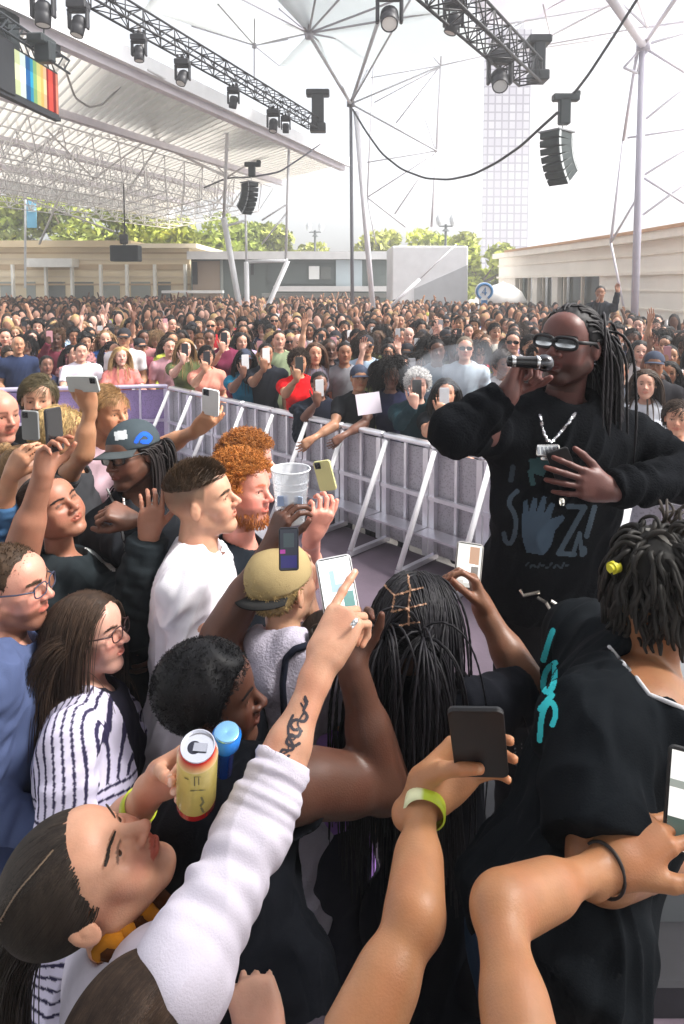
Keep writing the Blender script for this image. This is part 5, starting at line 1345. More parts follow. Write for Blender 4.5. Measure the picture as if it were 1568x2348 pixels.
def collar_ring(o, color, rad=.0035, dz=-.012, w=1.0, name='collar'):
    """a thin ribbed band round the neck opening"""
    J = o['J']; V = o['SV']; nk = J['neck'] + J['f'] * .012; q = V - nk; ax = J['u']
    hgt = q @ ax; rr = np.linalg.norm(q - np.outer(hgt, ax), axis=1)
    a = np.arctan2(q @ J['x'], q @ J['f']); pts = []
    for k in np.linspace(-math.pi, math.pi, 37)[:-1]:
        da = np.abs((a - k + math.pi) % (2 * math.pi) - math.pi); m = (da < .12) & (rr < .125) & (rr > .05)
        if m.any(): i = np.where(m)[0][hgt[m].argmax()]; pts.append(V[i])
    pts = np.array(pts + [pts[0]]); 
    for _ in range(2): pts[1:-1] = (pts[:-2] + 2 * pts[1:-1] + pts[2:]) / 4
    m = MB(); m.path(pts, rad, n=6); return m.build(name, M_CLOTH, o['root'], color, smooth=True)
# ------------------------------------------------------------------ the people one can tell apart, near the camera
FAIR, TAN, BROWN, DARK, PINK = (.62, .36, .26), (.50, .27, .15), (.27, .135, .075), (.11, .052, .034), (.66, .36, .29)
BLK = (.006, .007, .009)
# riser the performer stands on
m = MB(); c = P(1265, 1330, 2.1); m.box((c[0], c[1], .20), (1.0, .9, .40), bev=.01); m.build('riser', M_BLACK, None, (.03, .03, .035)); bpy.data.objects['riser']['kind'] = 'structure'

def onto(pts, V, F, off):
    bvh = BVHTree.FromPolygons(V.tolist(), F.tolist()); out = []
    for p in pts:
        d = nrm(p - CAMP); h, n, _, _ = bvh.ray_cast(Vector(CAMP), Vector(d), 8); out.append(np.array(h) - d * off if h else p)
    return np.array(out)
def dens(pts, n):
    pts = np.asarray(pts); k = np.linspace(0, len(pts) - 1, n); return np.stack([np.interp(k, np.arange(len(pts)), pts[:, c]) for c in range(3)], 1)
# ---- performer
pf = figure('rapper in a black graphic sweatshirt and sunglasses leaning into a microphone above the crowd', P(1305, 795, 2.02), yaw=-44, pitch=6, roll=3, s=1.03, skin=(.125, .050, .042),
    hairs='dreads', hairc=(.014, .012, .014), build=1.28, h=.0038, torso_yaw=-12, ground=.40, trousers=(.008, .008, .010), hthick=.72, hdens=1.9,
    joints=dict(neck=P(1290, 925, 2.06), sr=P(1160, 985, 2.02), sl=P(1440, 1000, 2.12), pelvis=P(1262, 1345, 2.10)),
    face=dict(male=1, nosew=1.35, lips=1.7, open_=1.1, stubble=.75, fat=.35, lipc=(.9, .6, .62), browf=(.5, .5, .5)), haio=dict(len=.47, side=.15, sweepx=-.12, back=.6, backl=.25, grav=.55, lift=.05, jit=.06, up=lambda q: (q[:, 1] < .045) & ((q[:, 1] < .0) | (q[:, 0] < .055))),
    arms=dict(r=arm((1042, 990, 1.84), (1163, 905, 1.86), (1196, 835, 1.88), (.75, -.2, .35), sleeve='long', curl=(.95, .95, .95, .95), thumb=(.9, .9), fat=1.08, cuff=.93, ring=(.004, 60, 1)),
              l=arm((1610, 1090, 1.98), (1392, 1122, 1.86), (1290, 1100, 1.82), (-.1, .95, -.1), sleeve='long', curl=(.12, .08, .10, .16), thumb=(.1, .1), spread=.18, fat=1.1, cuff=.95, hs=1.03, ring=(.004, 60, 1))),
    shirt=dict(color=BLK, name='sweatshirt', loose=.027, sl_loose=.013, sleeve='long', hem=.02, folds=.008, mat=M_KNIT, neckw=1.05, neckz=-.02, h=.005))
sunglasses(pf, lens=(.75, .77, .80), rz=.017, rx=.033, z=.010, y=.106, r=.0048, painted_reflection=True)
BG = (.075, .115, .165)
decal('print', pf['SV'], pf['SF'], [('poly', [(1196, 1200), (1200, 1148), (1208, 1144), (1213, 1172), (1222, 1140), (1231, 1141), (1230, 1172), (1244, 1136), (1253, 1140), (1246, 1178), (1262, 1150), (1272, 1156), (1262, 1188), (1288, 1180), (1296, 1186), (1272, 1216), (1262, 1252), (1246, 1272), (1208, 1266), (1198, 1236)])],
    BG, pf['root'], label='blue handprint printed on the sweatshirt')
for nm_, st_ in (('letter_j', [('curve', [(1186, 1126), (1172, 1138), (1166, 1156), (1178, 1172), (1184, 1196), (1180, 1228), (1170, 1248), (1158, 1240), (1156, 1222)], 5.5)]), ('letter_z', [('line', [(1302, 1160), (1340, 1162), (1280, 1268), (1316, 1270)], 6)]), ('letter_a', [('line', [(1312, 1272), (1328, 1222), (1334, 1272)], 5)]), ('exclamation_mark', [('line', [(1362, 1162), (1344, 1228)], 6), ('line', [(1338, 1258), (1338, 1266)], 7)])):
    decal(nm_, pf['SV'], pf['SF'], st_, (.075, .105, .135), pf['root'], res=1.8)
decal('letter_t', pf['SV'], pf['SF'], [('line', [(1176, 1070), (1172, 1100)], 6), ('line', [(1330, 1120), (1356, 1120)], 4)], (.04, .055, .07), pf['root'], res=1.8)
decal('small_text', pf['SV'], pf['SF'], [('line', [(x, 1296 + (i % 2) * 5), (x + 5, 1290 + (i % 3) * 5)], 2.2) for i, x in enumerate(range(1206, 1300, 9))], (.045, .06, .075), pf['root'])
decal('print', pf['SV'], pf['SF'], [('poly', [(1212, 1052), (1250, 1046), (1300, 1052), (1306, 1078), (1280, 1088), (1262, 1060), (1246, 1092), (1216, 1082)]), ('line', [(1216, 1080), (1222, 1108)], 6), ('line', [(1290, 1056), (1300, 1086)], 6)], (.045, .10, .11), pf['root'], label='teal print under the pendant')
cpts = [P(1238, 952, 1.90), P(1244, 985, 1.86), P(1254, 1010, 1.84), P(1266, 1012, 1.84), P(1284, 992, 1.86), P(1304, 968, 1.89), P(1318, 948, 1.93)]
m = MB(); cc = onto(dens(cpts, 46), pf['SV'], pf['SF'], .010)
for i, p in enumerate(cc): m.box(p, (.011, .008, .010), rotm(i * 37, 20), bev=.003, col=(1, 1, 1) if i % 3 else (.55, .55, .6))
m.build('necklace', M_METAL, pf['root'], (.80, .80, .82))
m = MB(); pd = onto([P(1256, 1032, 1.85)], pf['SV'], pf['SF'], .014)[0]; Mp = rotm(-10, 10, -4); m.box(pd, (.068, .010, .034), Mp, bev=.004)
for i in range(6): m.box(pd + Mp[0] * (.028 - .011 * i) + Mp[1] * .006, (.007, .004, .022), Mp, bev=.001, col=(.6, .6, .65))
m.box(pd - A(0, 0, .024), (.040, .008, .012), Mp, bev=.003); m.build('pendant', M_METAL, pf['root'], (.86, .86, .84))
m = MB(); bk = P(1225, 1364, 1.90); m.path([P(1192, 1352, 1.90), P(1200, 1364, 1.89), P(1236, 1356, 1.89)], .006, n=6); m.path([P(1232, 1368, 1.89), P(1252, 1380, 1.88), P(1262, 1398, 1.88), P(1276, 1402, 1.88), P(1278, 1386, 1.88), P(1262, 1376, 1.88)], .006, n=6)
m.build('belt_chain', M_METAL, pf['root'], (.7, .66, .6))
m = MB(); 
rp = P(1288, 1150, 1.80); m.lathe(rp, [(.0105, -.004), (.0115, 0), (.0105, .004)], (-1, 0, 0), 14); m.build('ring', M_METAL, pf['root'], (.9, .88, .8))
mc = empty('microphone', P(1200, 832, 1.82)); tag(mc, 'black and silver microphone held to the performer\'s mouth', 'microphone')
ma, mb = P(1160, 828, 1.80), P(1246, 832, 1.80); dm = nrm(mb - ma); m = MB(); m.lathe(ma, [(0, 0), (.0145, .004), (.0155, .02), (.0165, .05), (.018, .085), (.019, .088)], dm, 18, cols=[(1, 1, 1)] * 6); m.build('handle', M_GLOSS, mc, (.012, .012, .014), smooth=True)
m = MB(); m.lathe(ma + dm * .014, [(.0172, 0), (.0178, .003), (.0172, .010)], dm, 18); m.lathe(ma + dm * .082, [(.0195, 0), (.021, .003), (.0195, .008)], dm, 18); m.build('band', M_METAL, mc, (.8, .8, .82), smooth=True)
m = MB(); m.lathe(ma + dm * .088, [(.017, 0), (.0225, .008), (.025, .02), (.0225, .033), (.012, .042), (0, .044)], dm, 18); m.build('grille', M_METAL, mc, (.12, .12, .13), smooth=True)
phone('small dark phone tucked under the performer\'s fingers on his chest', P(1290, 1070, 1.86), (.1, 1, .1), (-.4, 0, 1), w=.065, h=.11, back=(.012, .012, .014), cam_=False)

# ---- man with twists, right foreground
n2 = figure('man with short twists bending over in a black tee with turquoise letters', P(1512, 1372, 1.36), yaw=112, pitch=-38, roll=0, s=1.05, skin=(.33, .155, .075), hairs='twists', hairc=(.016, .014, .012), build=1.28, h=.004, torso_yaw=112,
    joints=dict(neck=P(1488, 1530, 1.36), sr=P(1358, 1675, 1.14), sl=P(1342, 1465, 1.58), pelvis=P(1242, 2150, 1.12)), haio=dict(len=.095, dirv=(0, .5, -.2)), hdens=2.3,
    arms=dict(r=arm((1370, 1980, .98), (1560, 1960, 1.22), (1600, 1900, 1.3), (0, 0, -1), cuff=.86), l=dict(hand=True)), trousers=(.02, .04, .075), face=dict(male=1, nosew=1.2, lips=1.3),
    shirt=dict(color=(.0055, .0075, .010), name='tee', loose=.028, sl_loose=.030, sleeve='short', hem=.0, folds=.009, neckw=1.7, neckz=-.10, h=.005, cut=[cone(P(1515, 1560, 1.22), P(1680, 1370, 1.26), .095, .15, k=.006, op=-1)]))
m = MB(); m.path(onto(dens([P(1396, 1482, 1.4), P(1414, 1504, 1.4), P(1460, 1555, 1.3), P(1488, 1592, 1.3), P(1513, 1602, 1.3), P(1568, 1624, 1.3)], 26), n2['SV'], n2['SF'], .002), .0042, n=6); m.build('collar', M_CLOTH, n2['root'], (.50, .50, .52), smooth=True)
for nm_, st_ in (('letter_l', [(1268, 1446), (1258, 1474), (1250, 1500), (1247, 1512)]), ('letter_p', [(1274, 1520), (1258, 1528), (1247, 1552), (1246, 1582), (1259, 1590), (1272, 1566), (1273, 1534)]), ('letter_i', [(1266, 1594), (1251, 1612), (1240, 1626)]), ('letter_c', [(1268, 1662), (1278, 1634), (1266, 1606), (1250, 1618), (1241, 1650), (1239, 1696)])):
    decal(nm_, n2['SV'], n2['SF'], [('curve', st_, 6.5)], (.05, .60, .66), n2['root'], res=1.8)
m = MB()
for i in range(9):      # pale cloth tie round the top of the twists
    a = i / 9 * 6.28; m.path([((A(math.cos(a + k) * .066, math.sin(a + k) * .080 - .02, .092 + .008 * math.sin(3 * (a + k))) * 1.05) @ n2['M'] + n2['t']) for k in (0, .25, .5, .75)], .008, n=6)
m.build('hair_tie', M_CLOTH, n2['root'], (.50, .47, .42), smooth=True)
m = MB()
rg_ = np.random.default_rng(5); q, nn = scalp_points(46, rg_, up=lambda q: q[:, 2] > .105); Pt = strands(q, nn, n2['M'], n2['t'], 1.05, .10, 10, rg_, dirv=(0, -.2, 1), grav=.12, lift=1.0, jit=.5, wave=.012, wfreq=6)
V, F = tube_np(Pt, np.full(Pt.shape[:2], .0052) * np.linspace(1, .5, 11)[None], 6, False); obj('topknot', mesh_np('topknot', V, F[0], True, np.repeat(1 + rg_.uniform(-.3, .5, len(Pt)), 66)[:, None] * np.ones(3)), M_HAIR, n2['root'], (.03, .022, .016))
m = MB(); e = (A(.092, -.010, .012) * 1.05) @ n2['M'] + n2['t']; m.disc(P(1408, 1300, 1.33), (-1, -.6, 0), .013, .018, 16); m.disc(P(1405, 1301, 1.325), (-1, -.6, 0), .008, .022, 14); m.build('earplug', M_PLAST, n2['root'], (.62, .58, .04))
m = MB(); m.path(dens([P(1486, 1590, 1.16), P(1494, 1650, 1.14), P(1496, 1720, 1.13), P(1510, 1780, 1.15)], 12), .007, n=6); m.build('lanyard', M_CLOTH, n2['root'], (.16, .04, .26))

# ---- woman with box braids
n3 = figure('woman with long black box braids seen from behind filming with her phone', P(958, 1428, 1.60), yaw=160, pitch=2, roll=4, s=1.03, skin=(.21, .10, .06), hairs='braids', hairc=(.012, .011, .014), build=1.25, female=True, h=.0045, torso_yaw=172,
    joints=dict(neck=P(955, 1560, 1.58), sl=P(860, 1640, 1.62), sr=P(1080, 1640, 1.50), pelvis=P(1010, 2120, 1.50)), haio=dict(len=.62, back=.9, grav=.45, lift=.08, jit=.06), hdens=2.6, hthick=.72,
    arms=dict(r=arm((1212, 1580, 1.66), (1108, 1395, 1.74), (1085, 1330, 1.76), (-.9, .1, .25), curl=(.5, .6, .6, .6), thumb=(.5, .4), cuff=.8), l=arm((905, 1560, 1.85), (985, 1400, 1.95), (1010, 1310, 1.95), (.8, -.3, .3), curl=(.3, .4, .5, .6))),
    shirt=dict(color=(.007, .008, .012), name='top', sleeve='short', loose=.016, hem=.2, folds=.006), trousers=(.01, .01, .014))
phone('silver edged phone in the braided woman\'s hands showing the performer', P(1074, 1296, 1.80), (-.12, -1, .28), (.10, 0, 1), w=.076, h=.125, back=(.45, .44, .42),
    screen=[(0, 0, 1, 1, (.55, .55, .52)), (.1, .15, .55, .9, (.75, .74, .70)), (.5, .55, .9, .95, (.35, .22, .15)), (.35, .1, .75, .55, (.85, .86, .86)), (.6, .2, .9, .5, (.16, .15, .14))])
for k, (pts) in enumerate(([(935, 1320), (940, 1356), (936, 1398), (938, 1430)], [(905, 1362), (936, 1356), (968, 1346)], [(900, 1400), (936, 1392), (975, 1380)], [(918, 1432), (938, 1428), (960, 1424)])):
    pass
decal('partings', n3['hair'] and np.array([v.co[:] for v in n3['hair'].data.vertices]) + np.array(n3['root'].location) * 0, np.array([p.vertices[:4] if len(p.vertices) >= 4 else list(p.vertices) + [p.vertices[-1]] for p in n3['hair'].data.polygons]),
    [('line', [(935, 1320), (941, 1356), (936, 1398), (938, 1432)], 2.2), ('line', [(903, 1366), (936, 1356), (968, 1348)], 2), ('line', [(898, 1402), (936, 1394), (976, 1384)], 2), ('line', [(918, 1434), (938, 1428), (960, 1426)], 1.8), ('line', [(880, 1340), (905, 1366), (898, 1402)], 1.8)], (.33, .18, .11), n3['root'], res=1.6, mat=M_SKIN, off=.002)
m = MB()
for k in range(30):
    p = P(1196 - k * .6 + 14 * math.sin(k * .11), 1706 + k * 9.5, 1.36); m.box(p, (.004, .004, .004), bev=.001); p = P(1180 - k * .6 + 14 * math.sin(k * .11), 1706 + k * 9.5, 1.36); m.box(p, (.004, .004, .004), bev=.001)
n3b = figure('person in a black jacket edged with rows of silver studs between the braided woman and the man with twists', P(1170, 1560, 1.75), yaw=170, s=.95, skin=BROWN, hairs='short', female=True, h=.007, torso_yaw=150, build=1.2,
    joints=dict(neck=P(1180, 1740, 1.5), sl=P(1090, 1800, 1.5), sr=P(1260, 1790, 1.42), pelvis=P(1150, 2300, 1.30)), shirt=dict(color=(.006, .006, .008), name='jacket', sleeve='long', loose=.02, hem=.2), face=dict(), eyes=False) if False else None
m.build('stud_trim', M_METAL, n3['root'], (.7, .7, .72))

# ---- woman with the tattooed arm, bottom left
ta = figure('woman in a white long sleeve top tilting her head back with a tattooed arm raised', P(205, 2015, 1.03), yaw=103, pitch=50, roll=-8, s=1.02, skin=(.60, .32, .21), hairs='pony', hairc=(.030, .022, .017), build=.98, female=True, h=.0028, torso_yaw=80,
    joints=dict(neck=P(290, 2190, 1.04), sr=P(415, 2230, .86), sl=P(300, 2150, 1.22), pelvis=P(330, 2900, 1.0)), hdens=5, hthick=.6, haio=dict(len=.30),
    face=dict(male=0, lips=1.1, nose=.8, look=(0, 1, .2), browf=(.5, .42, .38), lipc=(.85, .42, .42)),
    arms=dict(r=arm((583, 1900, 1.03), (742, 1515, 1.19), (790, 1425, 1.24), (.60, .75, .1), sleeve='long', cuff=.40, curl=(.02, .75, .8, .8), thumb=(.7, .8), spread=.05, ring=(.0030, 165, 1), fat=.98, hs=1.12),
              l=arm((240, 1950, 1.20), (362, 1795, 1.13), (420, 1766, 1.12), (.1, -1, .1), sleeve='long', cuff=.22, curl=(.62, .66, .7, .72), thumb=(.75, .8), hs=.95)),
    shirt=dict(color=(.66, .62, .72), name='top', sleeve='long', loose=.012, sl_loose=.014, folds=.003, h=.0032, neckw=1.0))
hm = ta['hair'].data; hv = np.array([v.co[:] for v in hm.vertices]); decal('parting', hv, np.array([list(p.vertices) for p in hm.polygons if len(p.vertices) == 4 and p.index < 99999999]), [('curve', [(0, 2116), (40, 2045), (80, 2000), (122, 1950)], 1.7)], (.22, .15, .10), ta['root'], res=1.6, mat=M_SKIN, off=.003)
for Vt, Ft in ((ta['V'], ta['F']),):
    decal('tattoo', Vt, Ft, [('curve', [(700, 1598), (704, 1612), (694, 1630), (706, 1640), (698, 1656), (676, 1648), (664, 1660), (674, 1676), (690, 1668), (686, 1690), (664, 1686), (654, 1704), (672, 1712), (686, 1704)], 3.6), ('curve', [(672, 1640), (660, 1664), (662, 1690), (676, 1716), (660, 1722), (648, 1716), (640, 1732), (654, 1742), (662, 1732)], 3.2), ('curve', [(654, 1742), (656, 1758), (648, 1770)], 3.4), ('curve', [(690, 1612), (700, 1628), (690, 1644), (680, 1660), (692, 1676)], 2.2), ('curve', [(660, 1690), (670, 1698), (680, 1690), (668, 1680), (656, 1694), (664, 1722), (648, 1728)], 1.8), ('poly', [(694, 1600), (708, 1606), (704, 1618), (698, 1612)])], (.045, .04, .05), ta['root'], res=1.5, mat=M_SKIN, off=.0008, label='dark coiled snake tattoo on the forearm')
m = MB(); g2 = rotm(60); rp = P(812, 1428, 1.20); m.lathe(rp, [(.0100, -.003), (.0108, 0), (.0100, .003)], (-.75, .5, .5), 16); m.build('ring', M_METAL, ta['root'], (.85, .85, .85))
def wristband(o, el, wr, t, color, w=.011, r=.034, name='wristband', mat=None, thick=.0035, two=None):
    c = lerp(el, wr, t); d = nrm(wr - el); V, F = o['V'], o['F']; q = V - c; a = q @ d; m_ = (np.abs(a) < w) & (np.linalg.norm(q, axis=1) < .042)
    rr = np.linalg.norm(q[m_] - np.outer(a[m_], d), axis=1); cen = c + (q[m_] - np.outer(a[m_], d)).mean(0) if m_.any() else c
    rr = np.median(np.linalg.norm(V[m_] - cen - np.outer((V[m_] - cen) @ d, d), axis=1)) * 1.02 if m_.any() else r
    m = MB(); rr += thick * .6; m.lathe(cen, [(rr - thick, -w), (rr, -w * .9), (rr, w * .9), (rr - thick, w)], d, 32)
    if two is not None: m.C[-1] = np.where(((m.V[-1] - cen)[:, :1] < -.004), A(*two), A(1, 1, 1)) * np.ones((len(m.V[-1]), 3))
    return m.build(name, mat or M_PLAST, o['root'], color, smooth=True)
wristband(ta, P(240, 1950, 1.20), P(362, 1795, 1.13), .66, (.50, .58, .04), .009)
m = MB(); lp = onto(dens([P(300, 2068, .98), P(320, 2055, 1.0), P(345, 2070, 1.02), P(335, 2090, 1.0)], 10), ta['V'], ta['F'], .004)
scf = MB()
for i in range(14):
    t = i / 13; p = lerp(P(252, 2160, .98), P(350, 2050, 1.06), t); scf.path(dens([p + A(-.02, 0, -.02), p + A(.005, -.02 * math.sin(i), .012 * math.cos(i * 2)), p + A(.03, 0, -.03)], 6), .013 + .003 * math.sin(i * 3), n=7, col=((1, .62, .10), (.12, .06, .03), (.75, .45, .12))[i % 3])
scf.build('scarf', M_CLOTH, ta['root'], (.42, .26, .14), smooth=True)
phone('white screened phone held up behind the pointing finger', P(774, 1345, 1.36), (.05, -1, .35), (-.16, 0, 1), w=.078, h=.125, back=(.75, .75, .76),
    screen=[(0, 0, 1, 1, (.82, .84, .86)), (.3, .42, .85, .80, (.30, .42, .50)), (.45, .55, .95, .85, (.62, .70, .76)), (.62, .05, .95, .40, (.12, .25, .24)), (.05, .02, .5, .35, (.75, .74, .72)), (.66, .04, .9, .12, (.9, .95, .9))])

# beer can and blue can
bc = empty('drink_can', P(450, 1772, 1.02)); tag(bc, 'tall yellow drink can with red rims held up by the woman in white', 'can')
ct, cb = P(455, 1672, 1.00), P(448, 1872, 1.075); ax = nrm(ct - cb); H_ = .158; cbm = lerp(ct, cb, .5) - ax * H_ / 2
RED, YEL, SIL = (.55, .02, .02), (.72, .58, .16), (.75, .75, .80)
m = MB(); prof = [(.024, 0), (.027, .002), (.0325, .010), (.0332, .024), (.0333, .0241), (.0333, .1335), (.0333, .1336), (.0325, .1375), (.0275, .1465), (.0265, .149)]
m.lathe(cbm, prof, ax, 40, cols=[RED, RED, RED, RED, YEL, YEL, (.8, .62, .3), (.75, .45, .2), RED, RED]); m.build('body', M_CAN if 'M_CAN' in globals() else material('printed_can', rough=.25, attr=True, coat=.4, var=.05, vscale=90), bc, smooth=True)
m = MB(); m.lathe(cbm, [(.0268, .148), (.0278, .151), (.0278, .1535), (.0262, .1535), (.0250, .148), (0, .1475)], ax, 36); x_, y_ = basis(ax); m.disc(cbm + ax * .1482 - A(.006, 0, 0), ax, .011, .0012, 18, col=(.08, .08, .1)); m.box(cbm + ax * .1495 + A(.004, 0, 0), (.014, .022, .001), np.stack([x_, y_, ax]), bev=.0005, col=(.7, .7, .72)); m.build('lid', M_METAL, bc, SIL, smooth=False)
cv_ = []
n_ = 40; Vc = []; Fc = []
for i, (r_, h_) in enumerate(((.0335, .018), (.0335, .129))):
    for j in range(n_): a = 2 * math.pi * j / n_; Vc.append(cbm + ax * h_ + (x_ * math.cos(a) + y_ * math.sin(a)) * r_)
for j in range(n_): Fc.append([j, (j + 1) % n_, n_ + (j + 1) % n_, n_ + j])
Vc, Fc = np.array(Vc), np.array(Fc)
decal('printing', Vc, Fc, [('line', [(440, 1750), (464, 1750), (464, 1772)], 1.3), ('line', [(446, 1758), (446, 1800)], 1.0), ('line', [(454, 1756), (456, 1798)], 1.0), ('line', [(430, 1728), (480, 1726)], 1.0), ('line', [(432, 1716), (470, 1714)], 1.6), ('line', [(424, 1782), (432, 1786)], 1.), ('line', [(436, 1812), (470, 1810)], .9), ('line', [(462, 1828), (466, 1838), (460, 1846)], 2.6), ('line', [(462, 1852), (466, 1860)], 2.6), ('line', [(492, 1738), (480, 1742)], 3.5), ('line', [(446, 1766), (462, 1764)], .9), ('line', [(446, 1780), (460, 1780)], .9)], (.16, .14, .05), bc, res=1.2, mat=M_PLAST, off=.0006)
b2_ = empty('drink_can', P(520, 1700, 1.08)); tag(b2_, 'blue tilted can just behind the yellow can', 'can')
m = MB(); a0, a1 = P(515, 1745, 1.12), P(521, 1672, 1.10); ax2 = nrm(a1 - a0); m.lathe(a0 - ax2 * .03, [(.012, 0), (.0145, .004), (.0150, .06), (.0245, .075), (.026, .095), (.022, .1)], ax2, 26, cols=[(.01, .06, .30)] * 3 + [(.02, .22, .75)] * 3); m.build('body', material('printed_can', attr=True), b2_, smooth=True)
m = MB(); m.lathe(a0 - ax2 * .03, [(.0215, .099), (.0225, .102), (.020, .103), (.0, .100)], ax2, 24); m.build('lid', M_METAL, b2_, (.3, .6, .9), smooth=True)

# ---- owners of the two lifted forearms at the bottom; their heads are below the picture
n5 = figure('person at the bottom centre raising a bare forearm with a yellow green wristband', P(700, 2900, .60), yaw=172, pitch=0, s=.98, skin=(.43, .205, .098), hairs=None, female=True, h=.0032, eyes=False, legs=False, build=1.0,
    joints=dict(neck=P(720, 3300, .60), sr=P(860, 3150, .62), sl=P(770, 2500, .72), pelvis=A(-.05, .45, .95)),
    arms=dict(l=arm((950, 2110, .84), (968, 1835, 1.02), (1052, 1762, 1.04), (.0, -1, .15), curl=(.28, .30, .32, .34), thumb=(.95, .6), spread=.1, fat=.88, hs=1.15)),
    shirt=dict(color=(.05, .04, .05), sleeve='none', name='shirt', h=.01), trousers=BLK)
wristband(n5, P(950, 2110, .84), P(968, 1835, 1.02), .90, (.50, .62, .04), .0115, two=(1.5, 1.25, 12.0))
phone('black phone seen from the back above the yellow green wristband', P(1097, 1702, .965), (.12, .9, .35), (-.10, 0, 1), w=.084, h=.160, back=(.010, .010, .012), cam_=False)
n6 = figure('person at the bottom right reaching across with a black hair tie on the wrist', P(1400, 3000, .50), yaw=170, s=.98, skin=(.42, .195, .092), hairs=None, female=True, h=.0032, eyes=False, legs=False,
    joints=dict(neck=P(1500, 3400, .5), sl=P(1270, 2800, .56), sr=P(1900, 3000, .55), pelvis=A(.35, .32, .95)),
    arms=dict(l=arm((1140, 2085, .82), (1392, 1985, .95), (1478, 1905, .98), (.45, .25, -.6), curl=(.25, .35, .5, .6), thumb=(.25, .1), spread=.14, fat=.86, hs=1.2)),
    shirt=dict(color=(.03, .03, .03), sleeve='none', name='shirt', h=.01), trousers=BLK)
wristband(n6, P(1140, 2085, .82), P(1392, 1985, .95), .955, (.02, .015, .015), .0022, name='hair_tie', thick=.004)
phone('phone at the right edge showing the crowd in black and white', P(1586, 1838, .98), (-.30, -1, .25), (.08, 0, 1), w=.078, h=.155, back=(.03, .03, .03),
    screen=[(0, 0, 1, 1, (.62, .62, .60)), (0, .10, .5, .32, (.05, .07, .06)), (.05, .35, .4, .6, (.85, .85, .82)), (0, .62, .6, .70, (.20, .22, .20)), (.1, .72, .5, .82, (.8, .8, .78))])
lt = empty('equipment_case', P(1540, 1730, 1.9) * A(1, 1, 0)); tag(lt, 'grey ridged equipment case topped with white sheets at the right edge', 'case')
cL = P(1500, 1660, 1.9); m = MB(); cz = P(1540, 1722, 1.75)
m.box((cz[0] + .12, cz[1] + .35, cz[2] / 2), (.36, .55, cz[2]), bev=.015); m.build('box', M_PLAST, lt, (.16, .17, .18))
m = MB()
for k in range(11): m.box((cz[0] - .04 + .032 * k, cz[1] + .07, cz[2] - .14), (.012, .012, .26))
m.build('ridges', M_PLAST, lt, (.22, .23, .24)); m = MB(); m.box((cz[0] + .13, cz[1] + .16, cz[2] + .012), (.32, .22, .02), rotm(8)[:, :], bev=.002); m.box((cz[0] + .14, cz[1] + .15, cz[2] + .028), (.28, .2, .008), rotm(-5)); m.build('paper', M_PAPER, lt, (.80, .83, .86))

# ---- head at the very bottom left with a raised hand
n7b = figure('brown haired head cut off by the bottom edge at the left', P(318, 2432, .82), yaw=150, pitch=-5, s=1.0, skin=FAIR, hairs='pulled', hairc=(.045, .028, .019), female=True, h=.006, torso_yaw=160, hdens=5, hthick=.7,
    arms=dict(r=arm((560, 2620, .80), (612, 2418, .92), (594, 2330, .95), (-.3, .9, .2), curl=(.8, .85, .9, .9), thumb=(.9, .9))), shirt=dict(color=(.30, .28, .30), sleeve='short'))

# ---- dark skinned woman in a black tank top holding the cup
n7 = figure('woman in a black tank top with cropped natural hair holding up a clear plastic cup', P(487, 1602, 1.42), yaw=92, pitch=6, roll=-4, s=1.0, skin=(.105, .046, .030), hairs='afro', hairc=(.007, .007, .009), build=1.38, female=True, h=.0042, torso_yaw=115, haio=dict(len=.020, cap=.016),
    joints=dict(neck=P(470, 1770, 1.40), sr=P(660, 1790, 1.22), sl=P(560, 1590, 1.72), pelvis=P(600, 2330, 1.15)), face=dict(male=.2, nosew=1.3, lips=1.7, fat=.7), hdens=3.0, hthick=.45,
    arms=dict(r=arm((878, 1805, 1.34), (806, 1520, 1.36), (800, 1420, 1.38), (.2, -.9, .3), curl=(.5, .6, .6, .6), fat=1.08), l=arm((500, 1470, 1.72), (628, 1245, 1.80), (648, 1185, 1.80), (.6, .3, .5), curl=(.5, .5, .5, .55), thumb=(.3, .3), fat=1.05)),
    shirt=dict(color=(.005, .006, .009), name='tank_top', sleeve='none', tank=True, loose=.014, hem=.2, folds=.006))
cu = empty('plastic_cup', P(664, 1140, 1.86)); tag(cu, 'large clear plastic cup held up in front of the red haired man', 'cup')
ct2 = P(667, 1195, 1.86); m = MB(); m.lathe(ct2, [(0, 0), (.040, .0), (.041, .003), (.055, .152), (.0575, .153), (.0575, .158), (.0545, .157), (.0535, .152), (.0395, .006), (0, .005)], (0, 0, 1), 40)
mg, nt, b = nodes_mat('clear_plastic'); b.inputs['Roughness'].default_value = .12; b.inputs['Alpha'].default_value = .30; b.inputs['Base Color'].default_value = (.85, .88, .92, 1); b.inputs['IOR'].default_value = 1.4; b.inputs['Specular IOR Level'].default_value = .8; mg.blend_method = 'BLEND' if hasattr(mg, 'blend_method') else None
m.build('wall', mg, cu, smooth=True); m = MB()
for z in (.035, .05, .10, .12): m.lathe(ct2, [(.0410 + .0925 * z, z), (.0425 + .0925 * z, z + .002), (.0410 + .0925 * z, z + .004)], (0, 0, 1), 36)
m.build('ribs', mg, cu, smooth=True); m = MB(); m.path([ct2 + A(.0565 * math.cos(a), .0565 * math.sin(a), .156) for a in np.linspace(0, 6.283, 40)], .0022, n=6); m.build('rim', M_GLOSS, cu, (.75, .77, .80), smooth=True)
m = MB(); m.box(ct2 + A(-.02, -.043, .075), (.03, .004, .03), rotm(10), bev=.001, col=(.35, .45, .6)); m.box(ct2 + A(.025, -.041, .07), (.025, .004, .035), rotm(-20), bev=.001, col=(.45, .55, .65)); m.build('printing', M_PLAST, cu, (.8, .8, .9))
